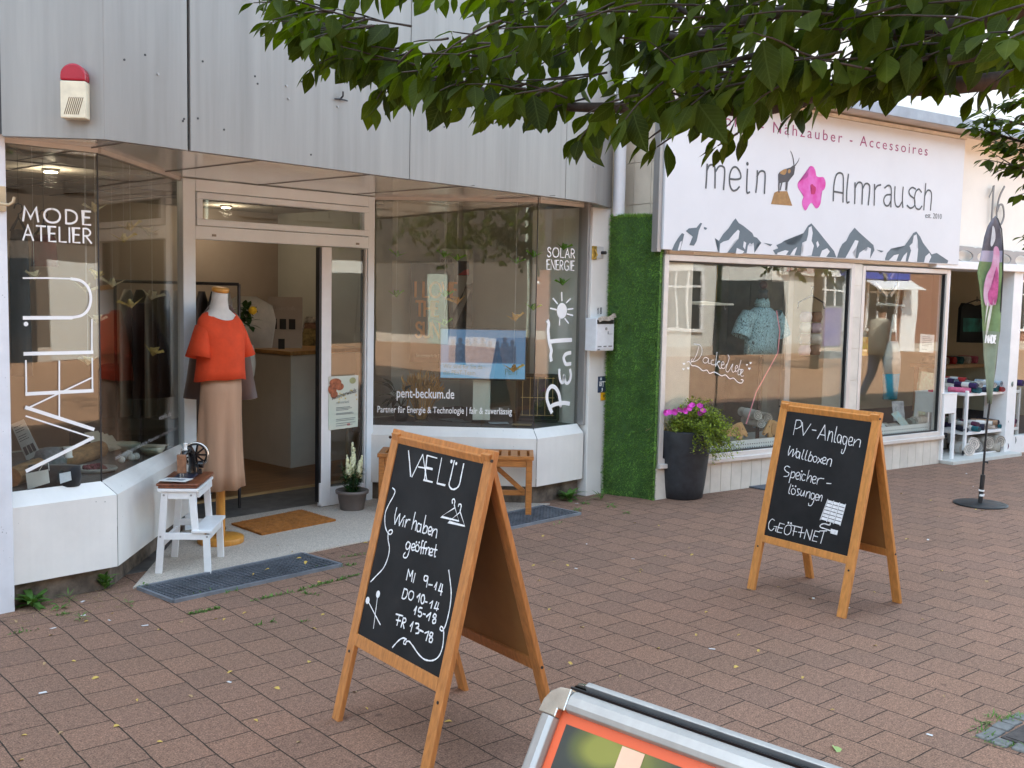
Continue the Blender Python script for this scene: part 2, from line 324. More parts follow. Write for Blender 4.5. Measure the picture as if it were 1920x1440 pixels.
# ------------------------------------------------------------ ground
def paving_mat():
    m=bpy.data.materials.new('concrete_pavers'); m.use_nodes=True; t=m.node_tree; n=t.nodes; b=n['Principled BSDF']; k=t.links.new
    tc=n.new('ShaderNodeTexCoord'); mp=n.new('ShaderNodeMapping'); mp.inputs['Rotation'].default_value=(0,0,R(97.2)); mp.inputs['Location'].default_value=(.02,.148,0)
    k(tc.outputs['Object'],mp.inputs[0])
    wn=n.new('ShaderNodeTexNoise'); wn.inputs['Scale'].default_value=2.2; wn.inputs['Detail'].default_value=4; k(mp.outputs[0],wn.inputs['Vector'])
    wm=n.new('ShaderNodeVectorMath'); wm.operation='MULTIPLY_ADD'; wm.inputs[1].default_value=(.030,.030,0); k(wn.outputs['Color'],wm.inputs[0]); k(mp.outputs[0],wm.inputs[2])
    br=n.new('ShaderNodeTexBrick'); br.offset=.5; br.inputs['Scale'].default_value=1; br.inputs['Brick Width'].default_value=.213; br.inputs['Row Height'].default_value=.197
    br.inputs['Mortar Size'].default_value=.0034; br.inputs['Mortar Smooth'].default_value=.5; br.inputs['Bias'].default_value=0
    br.inputs['Color1'].default_value=(.238,.132,.089,1); br.inputs['Color2'].default_value=(.198,.114,.080,1); br.inputs['Mortar'].default_value=(.030,.022,.016,1)
    k(wm.outputs[0],br.inputs['Vector'])
    g=n.new('ShaderNodeTexNoise'); g.inputs['Scale'].default_value=150; g.inputs['Detail'].default_value=3; g.inputs['Roughness'].default_value=.75; k(tc.outputs['Object'],g.inputs['Vector'])
    gr=n.new('ShaderNodeMapRange'); gr.inputs[1].default_value=.32; gr.inputs[2].default_value=.70; gr.inputs[3].default_value=.34; gr.inputs[4].default_value=1.95; k(g.outputs[0],gr.inputs[0])
    g2=n.new('ShaderNodeTexNoise'); g2.inputs['Scale'].default_value=46; g2.inputs['Detail'].default_value=2; k(tc.outputs['Object'],g2.inputs['Vector'])
    r2_=n.new('ShaderNodeMapRange'); r2_.inputs[1].default_value=.35; r2_.inputs[2].default_value=.65; r2_.inputs[3].default_value=.86; r2_.inputs[4].default_value=1.15; k(g2.outputs[0],r2_.inputs[0])
    mm=n.new('ShaderNodeMath'); mm.operation='MULTIPLY'; k(gr.outputs[0],mm.inputs[0]); k(r2_.outputs[0],mm.inputs[1])
    m1=n.new('ShaderNodeMix'); m1.data_type='RGBA'; m1.blend_type='MULTIPLY'; m1.inputs[0].default_value=1; k(br.outputs['Color'],m1.inputs[6]); k(mm.outputs[0],m1.inputs[7])
    s=n.new('ShaderNodeTexNoise'); s.inputs['Scale'].default_value=1.1; s.inputs['Detail'].default_value=6; s.inputs['Roughness'].default_value=.65; k(tc.outputs['Object'],s.inputs['Vector'])
    sr=n.new('ShaderNodeMapRange'); sr.inputs[1].default_value=.35; sr.inputs[2].default_value=.68; sr.inputs[3].default_value=0; sr.inputs[4].default_value=.55; k(s.outputs[0],sr.inputs[0])
    m2=n.new('ShaderNodeMix'); m2.data_type='RGBA'; k(sr.outputs[0],m2.inputs[0]); k(m1.outputs[2],m2.inputs[6])
    dd=n.new('ShaderNodeMix'); dd.data_type='RGBA'; dd.blend_type='MULTIPLY'; dd.inputs[0].default_value=1; dd.inputs[7].default_value=(.80,.83,.79,1); k(m1.outputs[2],dd.inputs[6]); k(dd.outputs[2],m2.inputs[7])
    # scattered dark spots (old gum, stains)
    vo=n.new('ShaderNodeTexVoronoi'); vo.inputs['Scale'].default_value=3.1; k(tc.outputs['Object'],vo.inputs['Vector'])
    vr=n.new('ShaderNodeMapRange'); vr.inputs[1].default_value=.03; vr.inputs[2].default_value=.07; vr.inputs[3].default_value=.6; vr.inputs[4].default_value=1; k(vo.outputs[0],vr.inputs[0])
    m3=n.new('ShaderNodeMix'); m3.data_type='RGBA'; m3.blend_type='MULTIPLY'; m3.inputs[0].default_value=1; k(m2.outputs[2],m3.inputs[6]); k(vr.outputs[0],m3.inputs[7])
    k(m3.outputs[2],b.inputs['Base Color']); b.inputs['Roughness'].default_value=.85; b.inputs['Specular IOR Level'].default_value=.3
    iv=n.new('ShaderNodeMath'); iv.operation='MULTIPLY_ADD'; iv.inputs[1].default_value=-1.0; k(br.outputs['Fac'],iv.inputs[0])
    ga=n.new('ShaderNodeMath'); ga.operation='MULTIPLY'; ga.inputs[1].default_value=.35; k(g.outputs[0],ga.inputs[0]); k(ga.outputs[0],iv.inputs[2])
    bp=n.new('ShaderNodeBump'); bp.inputs['Strength'].default_value=.75; bp.inputs['Distance'].default_value=.006; k(iv.outputs[0],bp.inputs['Height']); k(bp.outputs[0],b.inputs['Normal'])
    return m
mb=MB(); mb.poly([(-140,-140,0),(160,-140,0),(160,140,0),(-140,140,0)])
tag(mb.build('pedestrian_street_paving', paving_mat(), loc=(0,0,0)), kind='structure')
SLAB=mat('exposed_aggregate',(.58,.50,.42),.85,var=.28,vscale=160,bump=.5,bscale=220)
FLOORC=mat('interior_screed',(.12,.11,.10),.7,var=.22,vscale=7)
mb=MB(); mb.hexa([(2.86,5.505,-.02),(6.42,5.505,-.02),(5.40,6.72,-.02),(3.90,6.72,-.02)],(0,0,.028))
for x,y in ((3.9,0),(4.62,0),(5.3,0)): pass
slab=tag(mb.build('doorstep_slab', SLAB), kind='structure')
# ------------------------------------------------------------ left shop (white panels, bay windows, metal fascia)
lb=thing('shop_building','left shop building with grey metal fascia and white bay windows around an open door','building',(4.6,5.6,0))
OA,OB,OC=V((2.225,5.555,0)),V((2.80,5.555,0)),V((3.86,6.60,0))
PC,PB,PA=V((5.425,6.60,0)),V((6.305,5.555,0)),V((6.89,5.555,0))
gA,gB,gC=V((2.225,5.625,0)),V((2.745,5.625,0)),V((3.80,6.62,0))
hC,hB,hA=V((5.475,6.62,0)),V((6.335,5.625,0)),V((6.885,5.625,0))
ZS=2.42
def zz(p,z): return V((p.x,p.y,z))
PANEL=mat('cream_white_sill_panel',(.82,.80,.76),.42,var=.045,vscale=2.6,specks=(26,.10),streak=.025,bump=.03,bscale=150)
PLINTH=mat('dirty_plinth_concrete',(.17,.135,.105),.9,var=.35,vscale=9,bump=.6,bscale=45)
# sill panels: upright face + sloped sill, mitred
def sill(o0,o1,g0,g1,zb,name='sill_panel'):
    m=MB(); d=(o1-o0).normalized()*.0025; a,b=o0+d,o1-d
    nrm=V((-(d.y),d.x,0)).normalized()
    q=[zz(a,zb),zz(b,zb),zz(b,.535),zz(a,.535)]
    gi0,gi1=g0+d,g1-d
    m.add(q+[zz(gi0,.607),zz(gi1,.607),zz(gi0,.585),zz(gi1,.585)],[(0,1,2,3),(3,2,5,4),(4,5,7,6)])
    return m.build(name,PANEL,lb)
sill(OA,OB,gA,gB,.13); sill(OB,OC,gB,gC,.13); sill(PC,PB,hC,hB,.15); sill(PB,PA,hB,hA,.15)
def inset(p,q,r,d):  # corner q moved inwards by d
    a=(q-p).normalized(); b=(r-q).normalized(); na=V((-a.y,a.x,0)); nb=V((-b.y,b.x,0)); s=(na+nb).normalized(); return q+s*d/max(.3,s.dot(na))
for pts in ((OA,OB,OC),(PC,PB,PA)):
    a,b,c=pts; d=.055; n1=V((-(b-a).y,(b-a).x,0)).normalized(); n2=V((-(c-b).y,(c-b).x,0)).normalized()
    p=[a+n1*d, inset(a,b,c,d), c+n2*d]
    m=MB()
    for u,v in ((p[0],p[1]),(p[1],p[2])): m.add([zz(u,-.02),zz(v,-.02),zz(v,.20),zz(u,.20)],[(0,1,2,3)])
    m.add([zz(a,.165),zz(b,.165),zz(b+(p[1]-b),.165),zz(p[0],.165)],[(0,1,2,3)])
    m.build('plinth_base',PLINTH,lb)
# window panes with their corner joints
TRIM=mat('soffit_tan_trim',(.64,.59,.54),.4,var=.05)
panes={}
def pane(a,b,key,z0=.60,z1=ZS-.004):
    t=(b-a).normalized(); n=V((-t.y,t.x,0)); m=MB(); q=a+t*.003; r=b-t*.003
    m.hexa([zz(q,z0),zz(r,z0),zz(r,z1),zz(q,z1)], n*.008)
    o=m.build('window_pane',GLASS,lb); panes[key]=(o,q,t,-n); return o
pane(gA,gB,'LF'); pane(gB,gC,'LC'); pane(hC,hB,'RC'); pane(hB,hA,'RF')
for c in (gB,hB):
    MB().tube([zz(c,.60),zz(c,ZS)],.0045,6).build('glass_joint',DARKM,lb)
for a,b in ((gA,gB),(gB,gC),(hC,hB),(hB,hA)):
    t=(b-a).normalized(); n=V((-t.y,t.x,0)); e=t*.004
    MB().bar(zz(a+e,ZS-.012)-n*.012,zz(b-e,ZS-.012)-n*.012,.02,.024).build('window_head_trim',TRIM,lb)
MB().bb((6.885,5.56,.6),(6.93,5.66,ZS)).build('window_jamb',SILVER,lb,bevel=.003); MB().bb((2.19,5.60,.6),(2.228,5.66,ZS)).build('window_jamb',SILVER,lb,bevel=.003)
# pillars
PIL=mat('pale_pillar_render',(.76,.77,.81),.7,specks=(40,.16),streak=.05,var=.05,vscale=5,bump=.15,bscale=120)
m=MB(); m.bb((1.5,5.53,-.02),(2.225,6.1,8.6)); m.build('pillar',PIL,lb,bevel=.004)
m=MB(); m.bb((6.915,5.535,-.02),(7.15,6.2,2.40)); m.build('pillar',WHITE,lb,bevel=.004)
# soffit
FP=[G(*p,ZS) for p in ((3,251),(196,257),(352,278),(768,333),(1060,370),(1117,378),(1147,388))]
SOF=mat('soffit_painted_metal',(.86,.90,.92),.18,metal=.55,var=.03,vscale=3)
m=MB(); poly=[zz(p,ZS) for p in FP]
poly=[p+V((0,.008,0)) for p in poly]+[V((7.15,6.0,ZS)),V((5.9,6.7,ZS)),V((3.3,6.7,ZS)),V((2.1,6.0,ZS))]
m.poly(poly[::-1]); m.build('soffit',SOF,lb)
m=MB()
for x in (2.7,3.55,4.4,5.25,6.1):
    m.bb((x,5.25,ZS-.004),(x+.006,6.58,ZS-.001))
m.build('soffit_seam',mat('dark_seam_joint',(.12,.10,.09),.8),lb)  # thin dark joint strips between the soffit panels
# fascia panels
def fascia_mat():
    m=mat('brushed_fascia_metal',(.285,.280,.268),.40,metal=.25,var=.07,vscale=2.0,stretch=(3.2,3.2,.30),detail=5,streak=.11); return m
FAS=fascia_mat()
def fas(p,q,z1=5.2,gap=.004):
    t=(q-p); t.z=0; t.normalize(); n=V((-t.y,t.x,0)); m=MB(); a=p+t*gap/2; b=q-t*gap/2
    m.hexa([zz(a,ZS-.012),zz(b,ZS-.012),zz(b,z1),zz(a,z1)], n*.03); return m.build('fascia_panel',FAS,lb,bevel=.003)
fas(FP[0],FP[1],gap=0); fas(FP[1],FP[2],gap=.0)
t=(FP[3]-FP[2]).normalized(); fas(FP[2]+t*.016,FP[3]); fas(FP[3],FP[4]); fas(FP[4],FP[5]); fas(FP[5],FP[6])
m=MB(); q=[p+V((0,.045,0)) for p in FP]
for a,b in zip(q[:-1],q[1:]): m.add([zz(a,ZS),zz(b,ZS),zz(b,5.2),zz(a,5.2)],[(0,1,2,3)])
m.build('fascia_backing',DARKM,lb)
# the mass of the house above and beside
UPW=mat('upper_plaster',(.62,.58,.52),.8,var=.06,bump=.2)
m=MB(); m.bb((-9,5.62,2.85),(7.15,13,8.8)); m.bb((-9,5.62,-.02),(1.5,13,2.84)); m.bb((FP[0].x,5.3,5.2),(7.15,5.6,5.3)); m.build('wall',UPW,lb)
# door frame, transom, open leaf
DY=6.6
m=MB()
m.bb((3.80,DY-.03,0),(3.895,DY+.05,2.415)); m.bb((5.405,DY-.03,0),(5.47,DY+.05,2.415))
m.bb((3.895,DY-.03,2.335),(5.405,DY+.05,2.415)); m.bb((3.895,DY-.03,2.012),(5.405,DY+.05,2.10))
m.build('door_frame',FRAME,lb,bevel=.004)
tw=MB(); a,b,c,d=3.90,5.40,2.105,2.33; i=.045
tw.bb((a,DY-.042,d-i),(b,DY+.02,d)); tw.bb((a,DY-.042,c),(b,DY+.02,c+i)); tw.bb((a,DY-.042,c+i),(a+i,DY+.02,d-i)); tw.bb((b-i,DY-.042,c+i),(b,DY+.02,d-i))
tws=tw.build('transom_window',FRAME,lb,bevel=.005)
MB().bb((a+i,DY-.012,c+i),(b-i,DY-.004,d-i)).build('pane',GLASS,tws)
m=MB()
for x in (4.02,5.28): m.bb((x,DY-.036,2.035),(x+.03,DY-.031,2.05))
m.build('drain_cap',mat('drain_cap_grey',(.3,.27,.24),.5),tws)
lf=MB(); x0,x1=4.965,5.40
lf.bb((x0,DY-.02,.012),(x0+.092,DY+.03,2.005)); lf.bb((x1-.012,DY-.02,.012),(x1,DY+.03,2.005)); lf.bb((x0+.092,DY-.02,.012),(x1-.012,DY+.03,.15)); 
leaf=lf.build('door',WHITE2,lb,bevel=.003)
MB().bb((x0+.092,DY,.15),(x1-.012,DY+.008,2.005)).build('pane',GLASS,leaf)
m=MB(); m.bb((x0-.022,DY-.018,.05),(x0-.001,DY+.028,2.0)); m.bb((x1-.03,DY+.010,.15),(x1-.013,DY+.02,2.0)); m.build('rubber_seal',BLACK,leaf)
MB().bb((x0-.02,DY-.03,.03),(x0+.005,DY-.005,.20)).build('hinge',WHITE2,leaf,bevel=.004)
# interior shell
WALLB=mat('taupe_interior_wall',(.36,.30,.25),.85,var=.05,vscale=2)
WALLG=mat('pale_green_grey_wall',(.42,.42,.37),.85,var=.04,vscale=2)
CEIL=mat('ceiling_tiles',(.42,.38,.33),.9,var=.08,vscale=3)
WFLOOR=mat('oak_floor',srgb(150,104,62),.45,var=.22,vscale=3,stretch=(1.5,16,8))
m=MB(); m.bb((1.5,10.3,0),(7.6,10.5,2.84)); m.bb((1.3,6.1,0),(1.5,10.3,2.84)); m.build('interior_wall',WALLB,lb)
m=MB(); m.bb((7.15,5.9,0),(7.35,10.3,2.84)); m.bb((6.28,7.3,0),(7.15,7.42,2.5)); m.build('interior_partition',WALLG,lb)
m=MB(); m.bb((1.5,5.7,2.52),(7.15,10.3,2.6)); m.build('ceiling',CEIL,lb)
m=MB()
for y in (6.9,7.5,8.1,8.7,9.3): m.bb((1.5,y,2.512),(7.1,y+.012,2.521))
for x in (2.1,2.7,3.3,3.9,4.5,5.1,5.7,6.3): m.bb((x,6.75,2.513),(x+.012,10.2,2.5215))
m.build('ceiling_grid',mat('ceiling_grid_dark',(.15,.13,.11),.8),lb)
m=MB(); m.bb((1.5,7.36,-.02),(7.15,10.3,.016)); m.build('wood_floor',WFLOOR,lb)
m=MB(); m.bb((1.5,5.8,-.03),(7.15,7.33,.004)); m.build('entrance_floor',FLOORC,lb)
m=MB(); m.bb((3.6,7.33,-.01),(7.0,7.36,.022)); m.build('floor_edge_strip',mat('pale_wood_strip',srgb(196,160,110),.5),lb)
# display platforms inside the bays
CARP=mat('grey_display_carpet',(.13,.115,.11),.95,var=.15,vscale=40,bump=.3,bscale=300)
m=MB(); m.hexa([(2.0,5.66,.5),(2.74,5.66,.5),(3.74,6.62,.5),(3.60,7.0,.5),(2.0,7.0,.5)],(0,0,.095)); m.build('display_floor',CARP,lb)
m=MB(); m.hexa([(6.35,5.66,.5),(7.1,5.66,.5),(7.1,7.3,.5),(5.6,7.0,.5),(5.53,6.62,.5)],(0,0,.095)); m.build('display_floor',CARP,lb)
m=MB(); m.bb((2.0,7.0,0),(3.60,7.04,.6)); m.bb((5.58,7.02,0),(6.6,7.06,.6)); m.build('display_back',WALLG,lb)

# ------------------------------------------------------------ writing on the left panes
def gp(key):
    o,a,t,n=panes[key]; return o,zz(a,0),t,n
o,a,t,n=gp('LF')
def on_pane(key,x,y):
    o,a,t,n=gp(key); p=onpl(x,y,a,n); return V(((p-a).dot(t),p.z))
def px_lines(key,mb,lines,w0,lift=.0014,smooth=True):
    o,a,t,n=gp(key)
    for ln in lines:
        w=w0; pts=ln
        if isinstance(ln[0],(int,float)): w=ln[0]; pts=ln[1]
        q=[on_pane(key,*p) for p in pts]; 
        if smooth and len(q)>2: q=crom(q,8)
        ribbon(mb,q,w,a,t,U0,n,lift=lift)
def zp(ox,oy,s,pts): return [(ox+x*s,oy+y*s) for x,y in pts]
mb=MB()
p=on_pane('LF',43,414); letter(mb,'MODE',on_pane('LF',43,388).y-p.y,.0105,a+t*p.x+U0*p.y,t,U0,n,gap=34,sx=(on_pane('LF',170,414).x-p.x)*100/glyphs('MODE',34)[1]/(on_pane('LF',43,388).y-p.y),lift=.0014)
p=on_pane('LF',43,450); hh=on_pane('LF',43,422).y-p.y; letter(mb,'ATELIER',hh,.009,a+t*p.x+U0*p.y,t,U0,n,gap=22,sx=(on_pane('LF',171,456).x-p.x)*100/glyphs('ATELIER',22)[1]/hh,lift=.0014)
mb.build('lettering',VINYL,o)
mb=MB(); s3=1/3
def z2(*pts): return [(x*s3,480+y*s3) for x,y in pts]
TH,TN=.019,.0085
px_lines('LF',mb,[(TH,z2((150,1208),(522,1022))),(TN,z2((145,900),(522,1022))),(TH,z2((146,852),(524,974))),(TN,z2((146,860),(516,684))),
 (TN,z2((333,590),(333,908))),(TN,z2((145,588),(148,778))),(TH,z2((148,776),(520,757))),(TN,z2((518,575),(520,760))),
 (TN,z2((516,357),(516,545))),(TH,z2((138,550),(518,541)))],TN,smooth=False)
px_lines('LF',mb,[(TN,z2((130,124),(260,124),(400,128)))],TN,smooth=False)
px_lines('LF',mb,[(TH*.8,z2((400,128),(455,140),(495,178),(510,236),(498,294),(462,332),(400,347)))],TN)
px_lines('LF',mb,[(TH,z2((400,347),(134,348)))],TN,smooth=False)
q=on_pane('LF',48.5,607.5); disc(mb,(q.x,q.y),.012,a,t,U0,n,.0014)
mb.build('logo_lettering',VINYL,o)
o,a,t,n=gp('LC')
mb=MB()
p=on_pane('LC',216,862); p2=on_pane('LC',333,803)
tx='zeitloses Design | natürliche Materialien | echtes Handwerk'
ex=(t*(p2.x-p.x)+U0*(p2.y-p.y)); wl=ex.length; ex.normalize(); 
printed('lettering',tx,.034,a+t*p.x+U0*p.y,ex,U0,mat('dim_vinyl',(.42,.42,.42),.5),o,width=wl,lift=.0014)
p=on_pane('LC',298,788); p2=on_pane('LC',321,776)
printed('lettering','voelu.de',.048,a+t*p.x+U0*p.y,t,U0,VINYL,o,width=p2.x-p.x,lift=.0014)
# right bay: SOLAR ENERGIE, PEnT, address lines
o,a,t,n=gp('RF')
mb=MB()
p=on_pane('RF',1026,481); e=on_pane('RF',1077,481); h=on_pane('RF',1026,464).y-p.y
letter(mb,'SOLAR',h,.0105,a+t*p.x+U0*p.y,t,U0,n,gap=26,sx=(e.x-p.x)/(glyphs('SOLAR',26)[1]*h/100),lift=.0014)
p=on_pane('RF',1025,505); h=on_pane('RF',1026,487).y-p.y
letter(mb,'ENERGIE',h,.0088,a+t*p.x+U0*p.y,t,U0,n,gap=22,sx=(e.x-p.x)/(glyphs('ENERGIE',22)[1]*h/100),lift=.0014)
mb.build('lettering',VINYL,o)
mb=MB()
def z5(*pts): return [(680+x*s3,360+y*s3) for x,y in pts]
B=.034
px_lines('RF',mb,[(B,z5((1062,1238),(1048,1205),(1036,1165),(1040,1120),(1060,1094),(1082,1100),(1100,1128),(1108,1160),(1112,1196),(1110,1202))),
 (B,z5((1052,1222),(1062,1204),(1090,1192),(1130,1186),(1160,1190))),
 (B*.8,z5((1105,1000),(1106,1030),(1112,1062),(1124,1072),(1130,1050),(1132,1035),(1138,1066),(1150,1076),(1164,1060),(1170,1030),(1166,1000))),
 (B*.9,z5((1168,904),(1142,912),(1130,932),(1134,952),(1144,968),(1168,966))),
 (B,z5((1040,726),(1046,742),(1042,780),(1048,840),(1060,890),(1056,920),(1060,946))),
 (B,z5((1050,842),(1100,836),(1172,832)))],B)
q=[on_pane('RF',*v) for v in z5((1120,668),(1148,668),(1120,712))]
disc(mb,(q[0].x,q[0].y),q[1].x-q[0].x,a,t,U0,n,.0014,n=28,ry=q[0].y-q[2].y)
px_lines('RF',mb,[(.013,z5((1120,612),(1118,566))),(.013,z5((1094,628),(1070,598))),(.013,z5((1088,662),(1056,654))),(.013,z5((1145,622),(1168,600))),(.013,z5((1152,660),(1182,656))),
 (.013,z5((1150,686),(1180,694))),(.013,z5((1136,712),(1156,738))),(.013,z5((1108,712),(1106,748)))],.012)
mb.build('logo_lettering',VINYL,o)
o,a,t,n=gp('RC')
p=on_pane('RC',743,745); p2=on_pane('RC',851,745)
printed('lettering','pent-beckum.de',.11,a+t*p.x+U0*p.y,t,U0,VINYL,o,width=p2.x-p.x,lift=.0014,bold=.0012)
p=on_pane('RC',707,773); p2=on_pane('RC',959,777); ex=(t*(p2.x-p.x)+U0*(p2.y-p.y)); wl=ex.length; ex.normalize()
printed('lettering','Partner für Energie & Technologie | fair & zuverlässig',.075,a+t*p.x+U0*p.y,ex,U0,VINYL,o,width=wl,lift=.0014,bold=.0006)

# beyond the shade the middle of the street is laid with orange clinker
CLK=mat('orange_clinker_paving',(.40,.225,.13),.85,var=.10,vscale=1.3,stretch=(1,6,1),detail=6)
mb=MB(); mb.poly([(-40,-1.2+6.2,.004),(-40,-16,.004),(60,-22,.004),(60,-6,.004),(13,-2.0,.004),(-8,.2,.004)][::1]); 
tag(mb.build('clinker_roadway',CLK,loc=(10,-8,0)),kind='structure')
# ------------------------------------------------------------ right shop
rb=thing('shop_building','right shop building with cream tiled plinth, silver framed display windows and an open doorway','building',tuple(RW(2,0,0)))
TILE=mat('cream_wall_tiles',(.64,.56,.47),.35,var=.06,vscale=5)
PLT=mat('cream_plinth_tiles',(.66,.61,.54),.5,var=.07,vscale=6,isl=.06)
CREAM=mat('cream_plaster',(.84,.81,.74),.85,var=.03,vscale=2,bump=.15)
FR2=mat('anodised_window_frame',(.66,.61,.57),.38,metal=.15,var=.05,vscale=5)
def RB(m,u0,u1,v0,v1,z0,z1):   # box in the shop's own axes
    q=[RW(u0,v0,z0),RW(u1,v0,z0),RW(u1,v1,z0),RW(u0,v1,z0)]; return m.hexa(q,(0,0,z1-z0))
SILL=.345; WT=1.99
def RBS(name,mt,par,boxes,bevel=0):
    o=None
    for b in boxes:
        m=MB(); RB(m,*b); o=m.build(name,mt,par,bevel=bevel)
    return o
uA=RUZ(1240,600)[0]; uW1=RUZ(1612,600)[0]; uW2=RUZ(1772,620)[0]
def window(u0,u1,z0,z1,fw=.05,fb=.055,key=None):
    m=MB(); RB(m,u0,u0+fw,-.02,.06,z0,z1); RB(m,u1-fw,u1,-.02,.06,z0,z1); RB(m,u0+fw,u1-fw,-.02,.06,z1-fw,z1); RB(m,u0+fw,u1-fw,-.02,.06,z0,z0+fb)
    f=m.build('window_frame',FR2,rb,bevel=.004)
    m=MB(); g=.012
    RB(m,u0+fw,u0+fw+g,.0,.03,z0+fb,z1-fw); RB(m,u1-fw-g,u1-fw,.0,.03,z0+fb,z1-fw); RB(m,u0+fw+g,u1-fw-g,.0,.03,z1-fw-g,z1-fw); RB(m,u0+fw+g,u1-fw-g,.0,.03,z0+fb,z0+fb+g)
    m.build('rubber_gasket',BLACK,f)
    m=MB(); RB(m,u0+fw,u1-fw,.012,.02,z0+fb,z1-fw); p=m.build('pane',GLASS,f); return f,p
u1r=RUZ(1592,680)[0]
W1f,W1p=window(uA,u1r,.285,WT+.035); W2f,W2p=window(uW1-.01,uW2,.30,WT+.02,.045,.04)
RBS('window_sill',FR2,rb,[(uA-.01,u1r+.01,-.05,.0,.262,.30),(uW1-.03,uW2+.02,-.05,.02,.262,.30)],.005)
# tile pier between the windows
m=MB(); z=.02
while z<WT+.03:
    z1=min(z+.30,WT+.035); RB(m,u1r+.004,uW1-.014,-.015,.12,z,z1-.004); z+=.30
m.build('tile_pier',PLT,rb)
m=MB(); RB(m,u1r,uW1-.01,-.005,.3,0,WT+.03); m.build('pier_core',TILE,rb)
# plinth of upright tiles
m=MB(); u=uA-.02; k=0
while u<uW2:
    w=.128; RB(m,u+.0025,min(u+w,uW2)-.0025,-.012,.05,-.02,.261); u+=w
m.build('plinth_tiles',PLT,rb)
m=MB(); RB(m,uA-.02,uW2,.0,.12,-.02,.285); m.build('plinth_core',PLINTH,rb)
# sign band carrier wall, upper house, eaves slab
SB0,ST=2.06,3.32
m=MB(); RB(m,.125,9.5,.03,.5,WT+.04,3.37); m.build('band_wall',CREAM,rb)
m=MB(); RB(m,.2,11.5,-.30,1.6,3.37,3.44); m.build('eaves_slab',mat('eaves_plaster',(.55,.50,.44),.8,var=.08,vscale=3),rb)
m=MB(); RB(m,.18,11.5,-.33,-.305,3.365,3.46); m.build('eaves_metal_edge',mat('zinc_edge',(.30,.32,.36),.4,metal=.5,var=.1),rb)
m=MB(); RB(m,.12,14,1.1,9,3.44,8.6); m.build('upper_wall',CREAM,rb)
for uu in (1.2,4.0,6.8):
    m=MB(); RB(m,uu,uu+1.2,1.05,1.1,5.6,7.0); uw=m.build('upper_window',WHITE2,rb)
    RBS('pane',mat('upper_pane_glass',(.05,.06,.07),.05),uw,[(uu+.08,uu+.56,1.03,1.06,5.68,6.92),(uu+.64,uu+1.12,1.03,1.06,5.68,6.92)])
# return wall towards the left shop, tiled
m=MB(); c0=RW(-.05,.02,0); 
for i,(ya,yb) in enumerate(((.03,.24),(.245,.455),(.46,.62))):
    z=.0
    while z<3.4:
        a=RW(.12,ya,z+.002); b=RW(.12,yb,z+.002); m.hexa([a,b,b+U0*.346,a+U0*.346],-RE*.02); z+=.35
m.build('return_wall_tiles',TILE,rb)
m=MB(); RB(m,.12,.4,.02,.9,0,3.36); m.build('return_wall',TILE,rb)
# doorway: jambs, head, soffit, step, interior
uD=RUZ(1890,700)[0]; uE=uD+.14
RBS('door_jamb',WHITE2,rb,[(uW2,uW2+.05,-.0,.10,0,WT+.02),(uD-.02,uD+.16,-.02,.25,0,WT+.05),(uD+.9,uD+1.1,-.02,.2,0,WT+.05)],.004)
m=MB(); RB(m,uW2-.3,uD+2.6,-.06,.5,WT+.03,WT+.11); m.build('door_head',WHITE2,rb,bevel=.006)
m=MB(); RB(m,uD+.16,uD+.9,.02,.03,.2,WT+.02); m.build('pane',GLASS,rb)
m=MB(); RB(m,uD+.16,uD+.9,-.01,.06,0,.2); m.build('panel',WHITE2,rb)
m=MB(); RB(m,uW2+.02,uD+.1,-.16,.35,-.02,.035); m.build('door_step',mat('step_stone',(.55,.54,.5),.7,var=.06),rb,bevel=.004)
INT=mat('beige_interior_wall',(.68,.62,.47),.85,var=.05,vscale=2)
m=MB(); RB(m,.125,9.5,3.6,3.8,0,2.9); RB(m,.125,.3,.6,3.6,0,2.9); RB(m,9.2,9.5,.3,3.6,0,2.9); m.build('interior_wall',INT,rb)
m=MB(); RB(m,.125,9.5,.4,3.8,2.35,2.45); m.build('ceiling',mat('shop_ceiling',(.6,.57,.5),.9),rb)
m=MB(); RB(m,.125,9.5,.0,3.8,-.02,.03); m.build('interior_floor',mat('dark_purple_carpet',(.06,.05,.06),.95,var=.2,vscale=30),rb)
RBS('display_floor',mat('display_white_board',(.55,.53,.50),.6,var=.06),rb,[(.13,uW1-.05,.07,1.0,.27,.31),(uW1,uW2-.04,.07,1.0,.27,.31)])
RBS('end_wall',CREAM,rb,[(uD+3.4,14,.0,.10,-.02,3.36),(uD+1.102,uD+3.398,.0,.10,2.12,3.36),(uD+1.102,uD+3.398,.0,.10,-.02,.3)])
m=MB(); RB(m,uD+1.102,uD+3.398,.04,.048,.302,2.118); m.build('pane',GLASS,rb)  # out of view, opening added here to let daylight into the shop
# white perforated board along the foot of the windows
pg=RBS('perforated_edge',WHITE2,rb,[(.06,u1r-.05,.085,.095,.315,.415),(uW1+.03,uW2-.05,.085,.095,.315,.415)])
m=MB()
for a,b in ((.08,u1r-.07),(uW1+.05,uW2-.07)):
    u=a
    while u<b:
        for zq in (.345,.375): m.poly([RW(u+.006*math.cos(k*PI/3),.0845,zq+.006*math.sin(k*PI/3)) for k in range(6)])
        u+=.03
m.build('holes',INK,pg)
